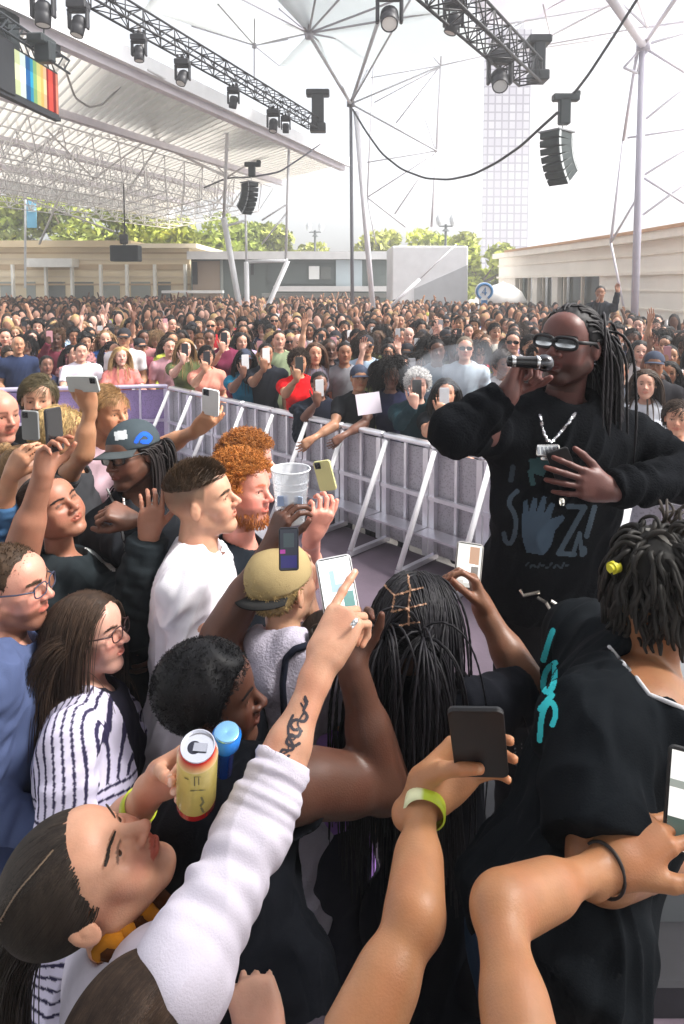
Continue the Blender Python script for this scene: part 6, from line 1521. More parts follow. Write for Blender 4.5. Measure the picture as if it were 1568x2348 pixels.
phone('dark phone with a purple glow in front of the blond person\'s head', P(662, 1258, 1.66), (.1, -1, .2), (0, 0, 1), w=.052, h=.110, back=(.02, .02, .03), screen=[(0, 0, 1, 1, (.02, .022, .03)), (.05, .05, .95, .35, (.02, .02, .08)), (0, .4, .3, .5, (.20, .03, .16)), (.2, .55, .8, .9, (.03, .04, .045))])

# ---- man in the white tee
n8 = figure('young man with a brown fade haircut in a white tee looking up to the right', P(465, 1150, 2.14), yaw=90, pitch=12, roll=-4, s=1.03, skin=(.60, .33, .22), hairs='fade', hairc=(.085, .052, .030), h=.0042, torso_yaw=85, build=1.12,
    joints=dict(neck=P(452, 1268, 2.12), sr=P(425, 1355, 1.92), sl=P(468, 1310, 2.32), pelvis=P(430, 1680, 2.05)), neckf=1.12,
    face=dict(male=1, stubble=.12, fadecol=(.22, .13, .085), jaw=1.2, nose=1.1), hdens=1.2, arms=dict(r=arm((455, 1560, 1.86), (560, 1600, 2.0), (600, 1590, 2.1), (0, 0, 1), sleeve='long')),
    shirt=dict(color=(.76, .74, .80), name='tee', sleeve='long', sl_loose=.020, loose=.024, folds=.011, neckw=1.05))
# ---- red haired men
n9 = figure('red haired bearded man in a dark tee raising his phone beside the clear cup', P(557, 1128, 2.34), yaw=68, pitch=5, roll=8, s=1.02, skin=(.66, .30, .23), hairs='curly', hairc=(.46, .17, .035), h=.0045, torso_yaw=70,
    face=dict(male=1, stubble=.55, blush=1.6, fat=.3, browf=(.8, .5, .35)), arms=dict(l=arm((706, 1330, 2.45), (716, 1225, 2.20), (745, 1155, 2.18), (-.3, .9, .3), curl=(.5, .55, .6, .65), fat=1.1), r=dict(hand=True)),
    joints=dict(neck=P(548, 1245, 2.35), sr=P(495, 1310, 2.25), sl=P(610, 1290, 2.5), pelvis=P(540, 1640, 2.3)), shirt=dict(color=(.012, .016, .022), sleeve='short'))
m = MB(); bq, bn2 = [], []
rg_ = np.random.default_rng(2); Vh = (n9['V'] - n9['t']) @ n9['M'].T / n9['s']; mk = (Vh[:, 2] < -.062) & (Vh[:, 2] > -.125) & (Vh[:, 1] > -.0) & (np.linalg.norm(Vh, axis=1) < .15) & ((np.abs(Vh[:, 0]) > .03) | (Vh[:, 2] < -.075))
bi_ = rg_.choice(np.where(mk)[0], 500); Nn_ = normals(n9['V'], n9['F'])[bi_]; pb = n9['V'][bi_]; dd_ = Nn_ * .5 + A(0, 0, -.8) + rg_.normal(size=Nn_.shape) * .25; dd_ /= np.linalg.norm(dd_, axis=1, keepdims=True)
Pt = np.stack([pb, pb + dd_ * .007, pb + dd_ * .013 + Nn_ * .001], 1); V, F = tube_np(Pt, np.full(Pt.shape[:2], .0013), 3, False); obj('beard', mesh_np('beard', V, F[0], True), M_HAIR, n9['root'], (.40, .14, .035))
phone('phone in a pale yellow case in the red haired man\'s raised hand', P(745, 1090, 2.14), (.35, .9, .1), (-.25, 0, 1), w=.062, h=.105, back=(.62, .60, .28))
n9b = figure('second curly red head just behind the bearded red haired man', P(572, 1062, 2.95), yaw=95, pitch=0, s=1.02, skin=PINK, hairs='curly', hairc=(.40, .15, .035), h=.007, shirt=dict(color=(.25, .25, .28), sleeve='short'), hthick=1.3)

# ---- blond person in the pale hoodie
n11 = figure('blond person in a pale lilac hoodie with a black strap seen from behind', P(648, 1348, 1.80), yaw=140, pitch=8, s=.98, skin=(.60, .34, .22), hairs='short', hairc=(.42, .30, .13), h=.0045, torso_yaw=150, build=1.1, female=True,
    joints=dict(neck=P(655, 1470, 1.76), sl=P(590, 1520, 1.80), sr=P(735, 1540, 1.72), pelvis=P(700, 1930, 1.70)), shirt=dict(color=(.44, .41, .50), name='hoodie', sleeve='short', loose=.024, hood=True, mat=M_KNIT, folds=.006, hem=.12), trousers=(.02, .02, .03),
    arms=dict(r=arm((790, 1700, 1.7), (700, 1360, 1.9), (700, 1310, 1.9), (-.5, .5, 0)), l=dict()))
cap(n11, (.42, .32, .16), (.03, .03, .03), brim_yaw=180)
m = MB(); m.path(onto(dens([P(702, 1480, 1.6), P(676, 1488, 1.6), P(655, 1510, 1.6), P(648, 1570, 1.6), P(652, 1640, 1.6)], 24), n11['SV'], n11['SF'], .006), .009, n=6); m.build('strap', M_CLOTH, n11['root'], (.012, .014, .025), smooth=True)
n11b = figure('person in a bright purple top squeezed behind the raised bare arm', P(745, 1490, 1.78), yaw=170, s=.86, skin=BROWN, hairs='bun', hairc=(.02, .015, .012), female=True, h=.006, shirt=dict(color=(.40, .22, .62), sleeve='short', name='top'), trousers=BLK, build=1.15)

# ---- woman with long brown hair and glasses
def stripes(V, nn, J, _):
    q = V - J['sr']; a = np.arctan2(q @ J['f'], q @ J['x'] * .5 + 1e-6) ; up = q @ J['u']; c = np.ones((len(V), 3)); 
    ph = np.where(up > -.13, (q @ J['f']) * (1 + .8 * np.abs(up)) * 42 + .6 * np.sin(up * 12), up * 42)
    near_ = (np.linalg.norm(q, axis=1) < .36)
    c[(np.sin(ph * 6.283) > .62) ] = (.05, .045, .09); body = ((V - J['neck']) @ J['x'] < .075) & ((V - J['neck']) @ J['x'] > -.10); c[body] = (.022, .022, .03); return c
n12 = figure('woman with long straight brown hair and glasses in a striped sleeve top', P(207, 1456, 1.88), yaw=86, pitch=8, roll=4, s=.97, skin=(.63, .35, .27), hairs='long', hairc=(.050, .030, .020), h=.0042, female=True, torso_yaw=78, build=1.22, hdens=3.0, hthick=.42,
    joints=dict(neck=P(205, 1590, 1.86), sr=P(160, 1700, 1.62), sl=P(270, 1650, 2.1), pelvis=P(205, 2120, 1.70)), face=dict(male=0, lips=1.1), haio=dict(len=.40, fwd=-.06),
    arms=dict(r=arm((150, 1930, 1.50), (330, 1930, 1.60), (380, 1900, 1.65), (0, 0, 1), sleeve='long', cuff=.95), l=arm((350, 1820, 2.0), (390, 1900, 1.85), (400, 1930, 1.8), (0, 0, 1))),
    shirt=dict(color=(.66, .62, .78), name='top', sleeve='long', loose=.014, sl_loose=.022, paint=stripes, folds=.004, h=.004))
sunglasses(n12, frame=(.05, .02, .02), fill=False, rx=.026, rz=.019, r=.0020, y=.108, name='glasses')
# ---- man at the left edge
n13 = figure('bearded man in glasses and a blue denim shirt at the left edge', P(26, 1350, 1.86), yaw=88, pitch=4, s=1.03, skin=(.62, .31, .23), hairs='short', hairc=(.060, .035, .020), h=.0042, torso_yaw=80, build=1.2,
    joints=dict(neck=P(10, 1478, 1.84), sr=P(-25, 1560, 1.66), sl=P(50, 1510, 2.02), pelvis=P(-10, 1950, 1.75)), face=dict(male=1, stubble=.8, blush=1.3), shirt=dict(color=(.075, .10, .20), name='shirt', sleeve='long', folds=.006), trousers=(.02, .03, .08))
sunglasses(n13, frame=(.04, .05, .09), fill=False, rx=.026, rz=.018, r=.0018, y=.108, name='glasses')
# ---- smiling woman in black with both arms up
n14 = figure('round faced woman in black smiling up with both hands raised', P(122, 1166, 2.32), yaw=62, pitch=22, roll=-14, s=1.03, skin=(.36, .165, .105), hairs='pulled', hairc=(.02, .014, .012), h=.0044, female=True, torso_yaw=75, build=1.5,
    joints=dict(neck=P(142, 1285, 2.34), sr=P(100, 1375, 2.18), sl=P(250, 1330, 2.5), pelvis=P(150, 1800, 2.2)), face=dict(male=.1, fat=1.1, smile=1, closed=True, nosew=1.15, lips=1.3),
    arms=dict(r=arm((42, 1290, 2.12), (100, 1085, 2.10), (108, 1035, 2.10), (.75, -.4, .3), sleeve='none', curl=(.35, .5, .55, .6), fat=1.02), l=arm((310, 1420, 2.12), (342, 1225, 2.12), (346, 1165, 2.12), (-.35, .85, .2), sleeve='long', curl=(.25, .45, .4, .35), thumb=(-.1, .0), cuff=.95, fat=1.05)),
    shirt=dict(color=(.018, .024, .028), name='jacket', sleeve='long', loose=.022, sl_loose=.030, folds=.007))
decal('stripe', n14['SV'], n14['SF'], [('line', [(184, 1240), (260, 1306)], 5)], (.55, .58, .58), n14['root'])
phone('dark phone held edge on by the smiling woman', P(124, 985, 2.12), (.95, -.3, .1), (.12, 0, 1), w=.072, h=.145, back=(.03, .03, .035))
n14c = figure('person in a long black coat standing beyond the white tee', P(330, 1262, 2.55), yaw=120, s=.9, skin=BROWN, hairs='short', h=.007, build=1.3, shirt=dict(color=(.010, .012, .016), name='coat', sleeve='long', loose=.03, hem=.3))
# left edge person with denim cuff
n18 = figure('person cut off at the left edge in a denim jacket holding up a grey phone', P(-75, 1180, 2.25), yaw=85, s=1.0, skin=(.48, .25, .15), hairs='short', h=.006, female=True,
    joints=dict(neck=P(-70, 1290, 2.25), sr=P(-110, 1370, 2.1), sl=P(-20, 1340, 2.4), pelvis=P(-70, 1750, 2.2)), arms=dict(l=arm((-10, 1230, 2.30), (28, 1085, 2.22), (55, 1035, 2.2), (.5, .6, .3), sleeve='long', cuff=.55, curl=(.4, .5, .5, .6), thumb=(.5, .4))), shirt=dict(color=(.05, .12, .24), name='denim_jacket', sleeve='long'))
phone('grey phone held up at the far left in front of the wavy haired person', P(70, 975, 2.2), (.1, .95, .1), (.05, 0, 1), w=.060, h=.105, back=(.22, .23, .23))
# ---- man in the cap
n15 = figure('man in a dark cap with sunglasses, locs and silver chains', P(303, 1045, 2.52), yaw=-30, pitch=-2, roll=-8, s=1.03, skin=(.15, .07, .045), hairs='braids', hairc=(.016, .012, .012), h=.0048, torso_yaw=-5, build=1.2,
    joints=dict(neck=P(318, 1140, 2.56), sr=P(240, 1210, 2.5), sl=P(415, 1195, 2.62), pelvis=P(320, 1560, 2.5)), face=dict(male=1, stubble=.6, nosew=1.3, lips=1.5), haio=dict(len=.26, sweepx=-.4, lift=.1, grav=.5, up=lambda q: q[:, 2] < .03),
    arms=dict(r=arm((345, 1300, 2.25), (306, 1196, 2.20), (262, 1172, 2.18), (-.2, .3, -.8), sleeve='long', curl=(.9, .9, .9, .9), thumb=(.8, .8)), l=dict()), shirt=dict(color=(.014, .016, .020), name='jacket', sleeve='long', loose=.028, folds=.007, vneck=.10))
cvf = cap(n15, (.05, .065, .075), (.06, .07, .075), panel=(1.0, 1.0, 1.0))
decal('cap_badge', cvf[0], cvf[1], [('poly', [(262, 990), (290, 986), (292, 1006), (264, 1010)])], (.55, .58, .60), n15['root'], res=2)
decal('cap_logo', cvf[0], cvf[1], [('curve', [(312, 1012), (322, 996), (336, 994), (346, 1004), (338, 1014), (326, 1012)], 5)], (.02, .10, .50), n15['root'], res=2)
decal('cap_patch', n15['V'], n15['F'], [('line', [(270, 1000), (292, 998)], 8)], (.6, .62, .64), n15['root'], off=.03) if False else None
sunglasses(n15, rx=.030, rz=.017)
m = MB(); cp_ = [P(283, 1136, 2.36), P(285, 1160, 2.34), P(296, 1178, 2.32), P(312, 1186, 2.32), P(326, 1176, 2.34), P(330, 1150, 2.36)]
for p in onto(dens(cp_, 34), n15['SV'], n15['SF'], .008): m.box(p, (.011, .008, .011), rotm(40, 30), bev=.003)
m.build('necklace', M_METAL, n15['root'], (.75, .75, .76))
m = MB()
for sx in (-1, 1): m.path(onto(dens([P(300 - sx * 55, 1120, 2.4), P(310 - sx * 35, 1180, 2.4), P(316 - sx * 28, 1260, 2.4)], 14), n15['SV'], n15['SF'], .004), .0045, n=5)
m.build('piping', M_CLOTH, n15['root'], (.30, .31, .31), smooth=True)
# person stretching an arm to the right behind the cap
n16 = figure('light haired person behind the cap stretching an arm with a white phone', P(248, 948, 3.15), yaw=60, pitch=0, s=1.0, skin=(.50, .25, .14), hairs='wavy', hairc=(.30, .17, .07), h=.006, female=True, torso_yaw=40,
    arms=dict(l=arm((366, 1030, 2.85), (452, 985, 2.75), (478, 955, 2.72), (-.2, .9, .3), curl=(.4, .4, .5, .5)), r=dict()), shirt=dict(color=(.60, .42, .48), sleeve='short'))
phone('white phone held out to the right in front of the barrier', P(483, 922, 2.7), (.3, .9, .2), (.15, 0, 1), w=.078, h=.12, back=(.75, .76, .76))
n17 = figure('blond person in a grey black top lifting one bare arm high', P(146, 1000, 2.85), yaw=100, pitch=5, s=.98, skin=(.40, .20, .11), hairs='sidepart', hairc=(.55, .38, .17), h=.006, female=True,
    joints=dict(neck=P(160, 1080, 2.85)), arms=dict(r=arm((190, 1045, 2.62), (206, 935, 2.62), (196, 892, 2.6), (-.3, .9, .2), curl=(.5, .55, .55, .6), fat=.95), l=dict()), shirt=dict(color=(.035, .036, .040), sleeve='short', loose=.02, name='top'))
decal('stripe', n17['SV'], n17['SF'], [('line', [(112, 1090), (150, 1120)], 8)], (.6, .6, .6), n17['root'])
phone('thin phone in the highest bare hand left of the cap', P(190, 880, 2.58), (.2, .9, .3), (1, 0, .1), w=.07, h=.14, back=(.45, .47, .46))
n18b = figure('wavy haired person in a dark face mask by the lilac barrier', P(88, 918, 3.5), yaw=20, s=1.0, skin=(.52, .28, .18), hairs='wavy', hairc=(.09, .07, .035), h=.007, shirt=dict(color=(.02, .02, .02), sleeve='short'))
m = MB(); m.lathe((A(0, .058, -.062) @ n18b['M']) + n18b['t'], [(.05, -.02), (.055, 0), (.04, .035), (.015, .05), (0, .052)], n18b['M'][1], 18); m.build('face_mask', M_CLOTH, n18b['root'], (.02, .02, .022), smooth=True)
n18c = figure('bald man in a black tee at the left edge near the lilac barrier', P(-6, 955, 3.0), yaw=60, s=1.05, skin=(.50, .24, .17), hairs=None, h=.007, build=1.2, shirt=dict(color=(.010, .010, .012), sleeve='short'))
n18d = figure('person in a pink top between the blond person and the cap', P(262, 1010, 3.3), yaw=60, s=.95, skin=FAIR, hairs='long', hairc=(.30, .20, .10), h=.008, female=True, shirt=dict(color=(.55, .22, .35), sleeve='short'))
n18e = figure('person in white stripes behind the smiling woman', P(60, 1085, 2.8), yaw=80, s=.95, skin=FAIR, hairs='bun', hairc=(.25, .15, .07), h=.008, female=True, shirt=dict(color=(.60, .60, .62), sleeve='short'))
# ------------------------------------------------------------------ the crowd beyond the barrier
def barrier_d(ox):
    """distance of the barrier line seen in column ox"""
    ux = (ox - 784) / FPX
    if ox >= 386:      # ray x = ux*d meets BX0 + bdir*s
        M2 = np.array([[bdir[0], -ux], [bdir[1], -1.]]); return float(np.linalg.solve(M2, -BX[0])[1])
    M2 = np.array([[ld_[0], -ux], [ld_[1], -1.]]); return float(np.linalg.solve(M2, -lo_)[1])
SK = [(.60, .34, .25), (.55, .29, .19), (.42, .22, .13), (.30, .15, .09), (.19, .09, .06), (.10, .048, .032), (.64, .38, .30), (.48, .27, .18)]
def away(p): return math.degrees(math.atan2(-p[0], p[1]))         # yaw that looks at the camera side
STAGE = A(.7, 1.5)
def face_stage(p): v = STAGE - p[:2]; return math.degrees(math.atan2(v[0], -v[1]))
def front(label, ox, oy, skin, hairs, hairc, shirt, female=False, dd=.45, arms='none', yaw=0, pitch=4, sl='short', build=1.0, s=.90, acc=None, face=None, cloth='top', h=.0085):
    d = barrier_d(ox) + dd; c = P(ox, oy, d); yw = face_stage(c) + yaw; Mt = rotm(yw); x, f = Mt[0], Mt[1]; u = A(0, 0, 1); ar = {}
    if arms in ('phone', 'phone2'):
        hd = c + f * .30 + x * .05 + u * (.02 if arms == 'phone' else .22)
        ar['r'] = dict(elbow=c + f * .16 + x * .16 - u * .27 * (1 if arms == 'phone' else .4), wrist=hd + x * .02 - u * .12, dir=u + f * .1, palm=-f, curl=(.4, .5, .5, .5))
    if arms == 'up': ar['r'] = dict(elbow=c + x * .24 + f * .10 - u * .02, wrist=c + x * .22 + f * .12 + u * .25, dir=u, palm=f, curl=(.1, .15, .2, .2))
    if arms == 'lean':
        for k, sd in (('r', 1), ('l', -1)): ar[k] = dict(elbow=c + x * sd * .24 + f * .12 - u * .42, wrist=c + x * sd * .06 + f * .32 - u * .40, dir=f - x * sd * .5, palm=-u)
    if arms == 'cross': ar['r'] = dict(elbow=c + x * .24 + f * .18 - u * .36, wrist=c + x * .44 + f * .30 - u * .44, dir=x * .8 + f * .3 - u * .4, palm=-f)
    o = figure(label, c, yaw=yw, pitch=pitch, s=s, skin=skin, hairs=hairs, hairc=hairc, female=female, build=build, h=h, arms=ar, shirt=dict(color=shirt, sleeve=sl, name=cloth), group='people pressed against the barrier', hdens=.45, hthick=1.9, face=dict(male=0. if female else 1., **(face or {})), trousers=(.02, .02, .03))
    if arms in ('phone', 'phone2'): o['ph'] = hd
    if acc == 'shades': sunglasses(o)
    if acc == 'cap': cap(o, (.05, .06, .09))
    return o
HB, HD, HBL = (.012, .010, .010), (.05, .03, .02), (.42, .27, .12)
FR = [
 ('older bald man in a navy top at the far left behind the lilac barrier', 42, 792, SK[2], None, HB, (.02, .03, .07), dict(build=1.2, dd=.9)),
 ('dark haired woman in a navy tee behind the left end of the lilac barrier', 107, 838, SK[4], 'pulled', HB, (.02, .025, .06), dict(female=True, arms='lean')),
 ('man in a white tee with a dark graphic leaning on the lilac barrier', 186, 808, SK[0], 'short', HB, (.70, .64, .72), dict(arms='lean', build=1.2, dd=.55, acc='print')),
 ('blond woman in a coral red patterned top behind the lilac barrier', 277, 818, SK[6], 'long', HBL, (.62, .20, .18), dict(female=True, arms='lean')),
 ('young man in a pink tee near the corner of the barriers', 389, 797, SK[0], 'short', HD, (.52, .28, .32), dict(dd=.6)),
 ('light haired woman in a camouflage green top at the corner of the barriers', 424, 800, SK[6], 'long', (.30, .18, .08), (.10, .12, .05), dict(female=True, dd=.45, arms='phone')),
 ('dark haired woman in an orange pink top just right of the barrier corner', 474, 818, SK[1], 'wavy', HB, (.60, .24, .18), dict(female=True, arms='phone')),
 ('woman in a teal tee and dark cap reaching over the barrier', 562, 826, SK[4], 'long', HB, (.01, .14, .24), dict(female=True, arms='phone', acc='cap')),
 ('man in a black tee filming with both hands left of the woman in red', 610, 812, SK[3], 'short', HB, (.012, .014, .02), dict(arms='phone', dd=.6)),
 ('woman in a bright red top holding a phone in front of her face', 686, 832, SK[2], 'curly', HD, (.62, .008, .012), dict(female=True, arms='phone', dd=.5)),
 ('brown haired woman right behind the woman in red', 722, 812, SK[1], 'long', (.10, .05, .03), (.18, .16, .20), dict(female=True, dd=1.0)),
 ('bearded dark man in black leaning low on the barrier beside the woman in red', 732, 882, SK[4], 'short', HB, (.012, .014, .025), dict(arms='phone', dd=.32, face=dict(stubble=.8))),
 ('man in a black cap and tee with folded forearms holding a white sheet of paper', 824, 868, SK[2], 'short', HB, (.014, .015, .018), dict(arms='cross', dd=.36, acc='cap', build=1.1)),
 ('woman with big dark curls in a navy top reaching along the barrier', 896, 862, SK[4], 'curlylong', HB, (.018, .02, .05), dict(female=True, arms='cross', dd=.5)),
 ('white haired person in a dark teal jacket with a phone at the face', 958, 884, SK[6], 'curly', (.70, .68, .66), (.012, .035, .045), dict(arms='phone', dd=.42, sl='long')),
 ('black haired woman covering her mouth with a white phone beside the performer', 1022, 902, SK[1], 'long', HB, (.015, .018, .022), dict(female=True, arms='phone', dd=.42)),
 ('man in round dark sunglasses and a pale blue shirt in the second row', 1066, 800, SK[6], 'short', (.2, .16, .12), (.42, .50, .58), dict(dd=1.6, acc='shades', sl='long')),
 ('person in a grey blue hooded top in the second row', 1002, 806, SK[5], 'short', HB, (.20, .25, .30), dict(dd=1.5, sl='long')),
 ('woman in a light scarf at the right behind the performer\'s shoulder', 1480, 882, SK[0], 'long', HD, (.60, .62, .68), dict(female=True, dd=1.3, sl='long')),
 ('person in a dark brimmed hat right of the performer\'s hair', 1500, 838, SK[3], 'short', HB, (.03, .03, .035), dict(dd=1.8, acc='cap')),
 ('dark haired woman at the right edge behind the performer\'s shoulder', 1552, 962, SK[1], 'wavy', HD, (.05, .04, .05), dict(female=True, dd=.7)),
 ('person raising a pale grey sleeve high at the right of the performer', 1418, 850, SK[1], 'short', HD, (.42, .46, .55), dict(dd=1.8, arms='up', sl='long')),
 ('woman with a dark ponytail in a wine red tee behind the front row', 515, 775, SK[0], 'pony', HB, (.14, .02, .05), dict(female=True, dd=1.2, arms='phone')),
 ('man in a pale green polo in the second row left of the woman in red', 640, 780, SK[0], 'short', HD, (.30, .36, .22), dict(dd=1.6)),
 ('man in a grey tee in the second row right of the woman in red', 790, 810, SK[3], 'short', HB, (.20, .20, .22), dict(dd=1.3)),
]
random.seed(5); used = []
for (lab, ox, oy, sk, hr, hc, sh, k) in FR:
    o = front(lab, ox, oy, sk, hr, hc, sh, **k); used.append(o['t'][:2])
    if 'ph' in o:
        c = o['ph']; phone('small phone held up by the ' + lab.split(' in ')[0].split(' with ')[0].replace('young ', '')[:40] + ' at column ' if False else 'phone held by the ' + ' '.join(lab.split()[:6]), c, o['M'][1] * -1, (0, 0, 1), w=.072, h=.145, back=random.choice([(.6, .6, .62), (.03, .03, .03), (.02, .02, .025), (.75, .72, .7)]), group='phones along the barrier', cam_=False)
    if 'graphic' in lab: m = MB(); cc = o['J']['neck'] + o['J']['f'] * .145 - o['J']['u'] * .2; m.box(cc, (.12, .005, .1), rotm(face_stage(o['t'])), bev=.002); m.build('print', M_CLOTH, o['root'], (.05, .07, .1))
c = P(845, 925, barrier_d(845) + .12); pp = MB(); pp.box(c, (.20, .004, .17), rotm(10, 12, -6), bev=.001); tag(pp.build('paper_sheet', M_PAPER, None, (.74, .68, .76)), 'white sheet of paper held over the barrier', 'paper')
jk = MB(); 
V, F = surf([cone(P(684, 945, barrier_d(684) - .02), P(684, 1002, barrier_d(684) - .06), .045, .055, k=.02), cone(P(696, 948, barrier_d(696) + .02), P(690, 1000, barrier_d(690) - .06), .04, .045, k=.02), cone(P(676, 938, barrier_d(676) + .05), P(700, 944, barrier_d(700) + .05), .05, .05, k=.02)], .009)
V = V + normals(V, F) * (wav(V, 14, 3) * .008)[:, None]; tag(obj('jacket', mesh_np('jacket', V, F, True), M_CLOTH, None, (.010, .014, .022)), 'dark jacket hung over the top rail of the barrier', 'jacket')
# man lifted on shoulders
c = P(1376, 672, 11.5); f = -A(0, 1, 0)
figure('person in black sitting above the crowd with one arm bent up', c, yaw=-20, s=1.0, skin=SK[3], hairs='short', hairc=HB, h=.012, hdens=.3, hthick=2, shirt=dict(color=(.015, .018, .025), sleeve='long', loose=.02), ground=1.0,
       arms=dict(l=dict(elbow=P(1408, 708, 11.4), wrist=P(1416, 668, 11.3), dir=A(0, 0, 1), palm=A(0, -1, 0)), r=dict(elbow=P(1362, 715, 11.4), wrist=P(1370, 690, 11.2))))

# --- prototypes for the rows further back, copied with their own colours
PROTO = []
def chest(kind):
    def fn(V, nn, J, _):
        q = V - J['neck']; x = q @ J['x']; z = q @ J['u']; c = np.ones((len(V), 3))
        if kind == 'logo': c[(np.abs(x) < .09) & (z < -.14) & (z > -.26) & (q @ J['f'] > 0) & (wav(V, 14, 3) > -.2)] = .25
        if kind == 'stripe': c[np.sin(z * 105) > .3] = .35
        if kind == 'dots': c[wav(V, 16, 5, 6) > .35] = (.3, .35, .3)
        return c
    return fn
def proto(hairs, female, arms, sl, build=1.0, h=.013, accs=None, pitch=0, face=None):
    k_ = len(PROTO); pk = {1: 'logo', 4: 'dots', 6: 'logo', 7: 'stripe', 10: 'logo', 14: 'stripe', 16: 'dots'}.get(k_)
    c = A(0, 0, 1.60 if female else 1.68); x, f, u = A(-1, 0, 0), A(0, -1, 0), A(0, 0, 1); ar = {}
    if arms == 'phone': ar['r'] = dict(elbow=c + f * .16 + x * .18 - u * .22, wrist=c + f * .26 + x * .08 - u * .02, dir=u, palm=-f)
    if arms == 'high': ar['r'] = dict(elbow=c + x * .22 + f * .08 + u * .06, wrist=c + x * .17 + f * .12 + u * .32, dir=u, palm=f, curl=(.1, .1, .1, .2))
    if arms == 'both':
        for k, sd in (('r', 1), ('l', -1)): ar[k] = dict(elbow=c + x * sd * .26 + f * .08 + u * .0, wrist=c + x * sd * .20 + f * .1 + u * .26, dir=u, palm=f, curl=(.2, .2, .2, .2))
    if arms == 'clap':
        for k, sd in (('r', 1), ('l', -1)): ar[k] = dict(elbow=c + x * sd * .26 + f * .14 - u * .34, wrist=c + x * sd * .05 + f * .34 - u * .20, dir=u + f * .4, palm=-x * sd, curl=(.1, .1, .1, .1))
    o = figure('prototype', c, yaw=0, pitch=pitch, s=.97 if female else 1.0, skin=(.5, .3, .2), hairs=hairs, hairc=(1, 1, 1), female=female, build=build, h=h, arms=ar, shirt=dict(color=(1, 1, 1), sleeve=sl, name='top', paint=chest(pk) if pk else None), group='crowd filling the square', hdens=.34, hthick=1.9, face=dict(male=0. if female else 1., dark_eye=True, **(face or {})), hh=.0078, trousers=(.02, .02, .03))
    if accs == 'cap': cap(o, (.03, .03, .035))
    if accs == 'shades': sunglasses(o, r=.003)
    txt = {'phone': 'hand at face', 'high': 'arm high', 'both': 'both arms up', 'clap': 'hands together', 'none': 'arms down'}[arms]
    hn = {'short': 'short haired man', 'fade': 'faded man', 'long': 'long haired woman', 'curlylong': 'curly haired woman', 'wavy': 'wavy haired man', 'bun': 'woman with bun', 'pony': 'ponytail woman', 'afro': 'afro haired man' if not female else 'afro haired woman', 'curly': 'curly haired man', 'braids': 'braided woman', None: 'bald man', 'pulled': 'tied hair woman'}[hairs]
    PROTO.append((o['root'], hn + (' capped' if accs == 'cap' else ' sunglassed' if accs == 'shades' else ''), txt, c[2]))
for a in (('short', False, 'none', 'short'), ('long', True, 'none', 'short'), ('short', False, 'phone', 'short', 1.15), ('longwavy' if False else 'long', True, 'phone', 'long'), ('curlylong', True, 'none', 'none' if False else 'short'), ('afro', True, 'clap', 'short'),
          ('wavy', False, 'none', 'long'), ('pony', True, 'high', 'short'), ('short', False, 'high', 'short'), ('bun', True, 'phone', 'short'), ('short', False, 'none', 'short', 1.2, .013, 'cap'), ('short', False, 'none', 'short', 1.0, .013, 'shades'),
          ('long', True, 'both', 'short'), (None, False, 'none', 'short', 1.2), ('braids', True, 'none', 'long'), ('pulled', True, 'phone', 'short', 1.1), ('afro', False, 'none', 'short'), ('curly', False, 'phone', 'long')): proto(*a)
SHC = [('black', (.012, .012, .016)), ('black', (.02, .02, .024)), ('white', (.66, .64, .66)), ('white', (.74, .72, .72)), ('navy', (.02, .03, .09)), ('grey', (.26, .26, .28)), ('pink', (.62, .30, .34)), ('coral', (.62, .20, .13)), ('dusty rose', (.45, .20, .20)),
       ('red', (.50, .02, .03)), ('pale blue', (.35, .45, .58)), ('blue', (.04, .12, .38)), ('beige', (.50, .42, .33)), ('wine', (.16, .03, .05)), ('olive', (.13, .14, .06)), ('charcoal', (.06, .06, .07)), ('lilac', (.45, .36, .55)), ('orange', (.60, .22, .06)), ('yellow green', (.55, .60, .10)), ('cream', (.62, .58, .50))]
HAIRC = [(.012, .010, .010)] * 8 + [(.04, .025, .018)] * 4 + [(.10, .055, .03), (.26, .16, .08), (.38, .26, .12), (.16, .07, .03)]
rc = random.Random(11)
BLc = P(386, 878, 7.3)[:2]
def beyond(p):
    a = (p - BX[0]) @ (-bn_); s = (p - BX[0]) @ bdir; b = (p - lo_) @ (-ln_)
    return a if s > 0 else min(b, 9) if p[0] < BX[0][0] else a
pts = []; d = 4.9; row = 0
while d < 40:
    stepx = .41 if d < 14 else .46; x = -(.523 * d + .6) + (row % 2) * stepx * .5
    while x < .523 * d + .7:
        p = A(x + rc.uniform(-.13, .13), d + rc.uniform(-.16, .16)); x += stepx
        if beyond(p) < .75: continue
        if p[0] > .35 and p[1] < 4.2: continue
        if min([np.linalg.norm(p - q) for q in used] or [9]) < .36: continue
        pts.append(p)
    d += .47 if d < 14 else .54; row += 1
def blocked(p, d0=25.5):      # keep the crowd out of the buildings
    return (p[1] > 31.2) or (p[1] > 24.8 and 1.6 < p[0] < 6.2) or (p[1] > 5 and np.min(np.linalg.norm(PB - p, axis=1)) < 1.0) or (p[0] > np.interp(p[1], PB[::-1, 1], PB[::-1, 0]) - .8 if p[1] > PB[:, 1].min() else False)
pts = [p for p in pts if not blocked(p)]
pts.sort(key=lambda p: np.hypot(*p)); NIND = 272
for q in (A(-3.0, 22), A(.3, 20)): pts = [p for p in pts if np.linalg.norm(p - q) > .4]
def area(p):
    c = 784 + FPX * p[0] / p[1]
    for lim, t in ((120, 'at the left edge'), (300, 'below the box speaker'), (470, 'left of the tripod'), (620, 'below the tripod'), (760, 'below the grey building'), (900, 'below the middle mast'), (1060, 'below the trailer'), (1240, 'left of the performer'), (3000, 'right of the performer')):
        if c < lim: return t
def rowt(p): return 'near rows' if p[1] < 8 else 'nearer middle' if p[1] < 9.5 else 'farther middle' if p[1] < 11.5 else 'back rows'
first = set(); order = []; PH = []
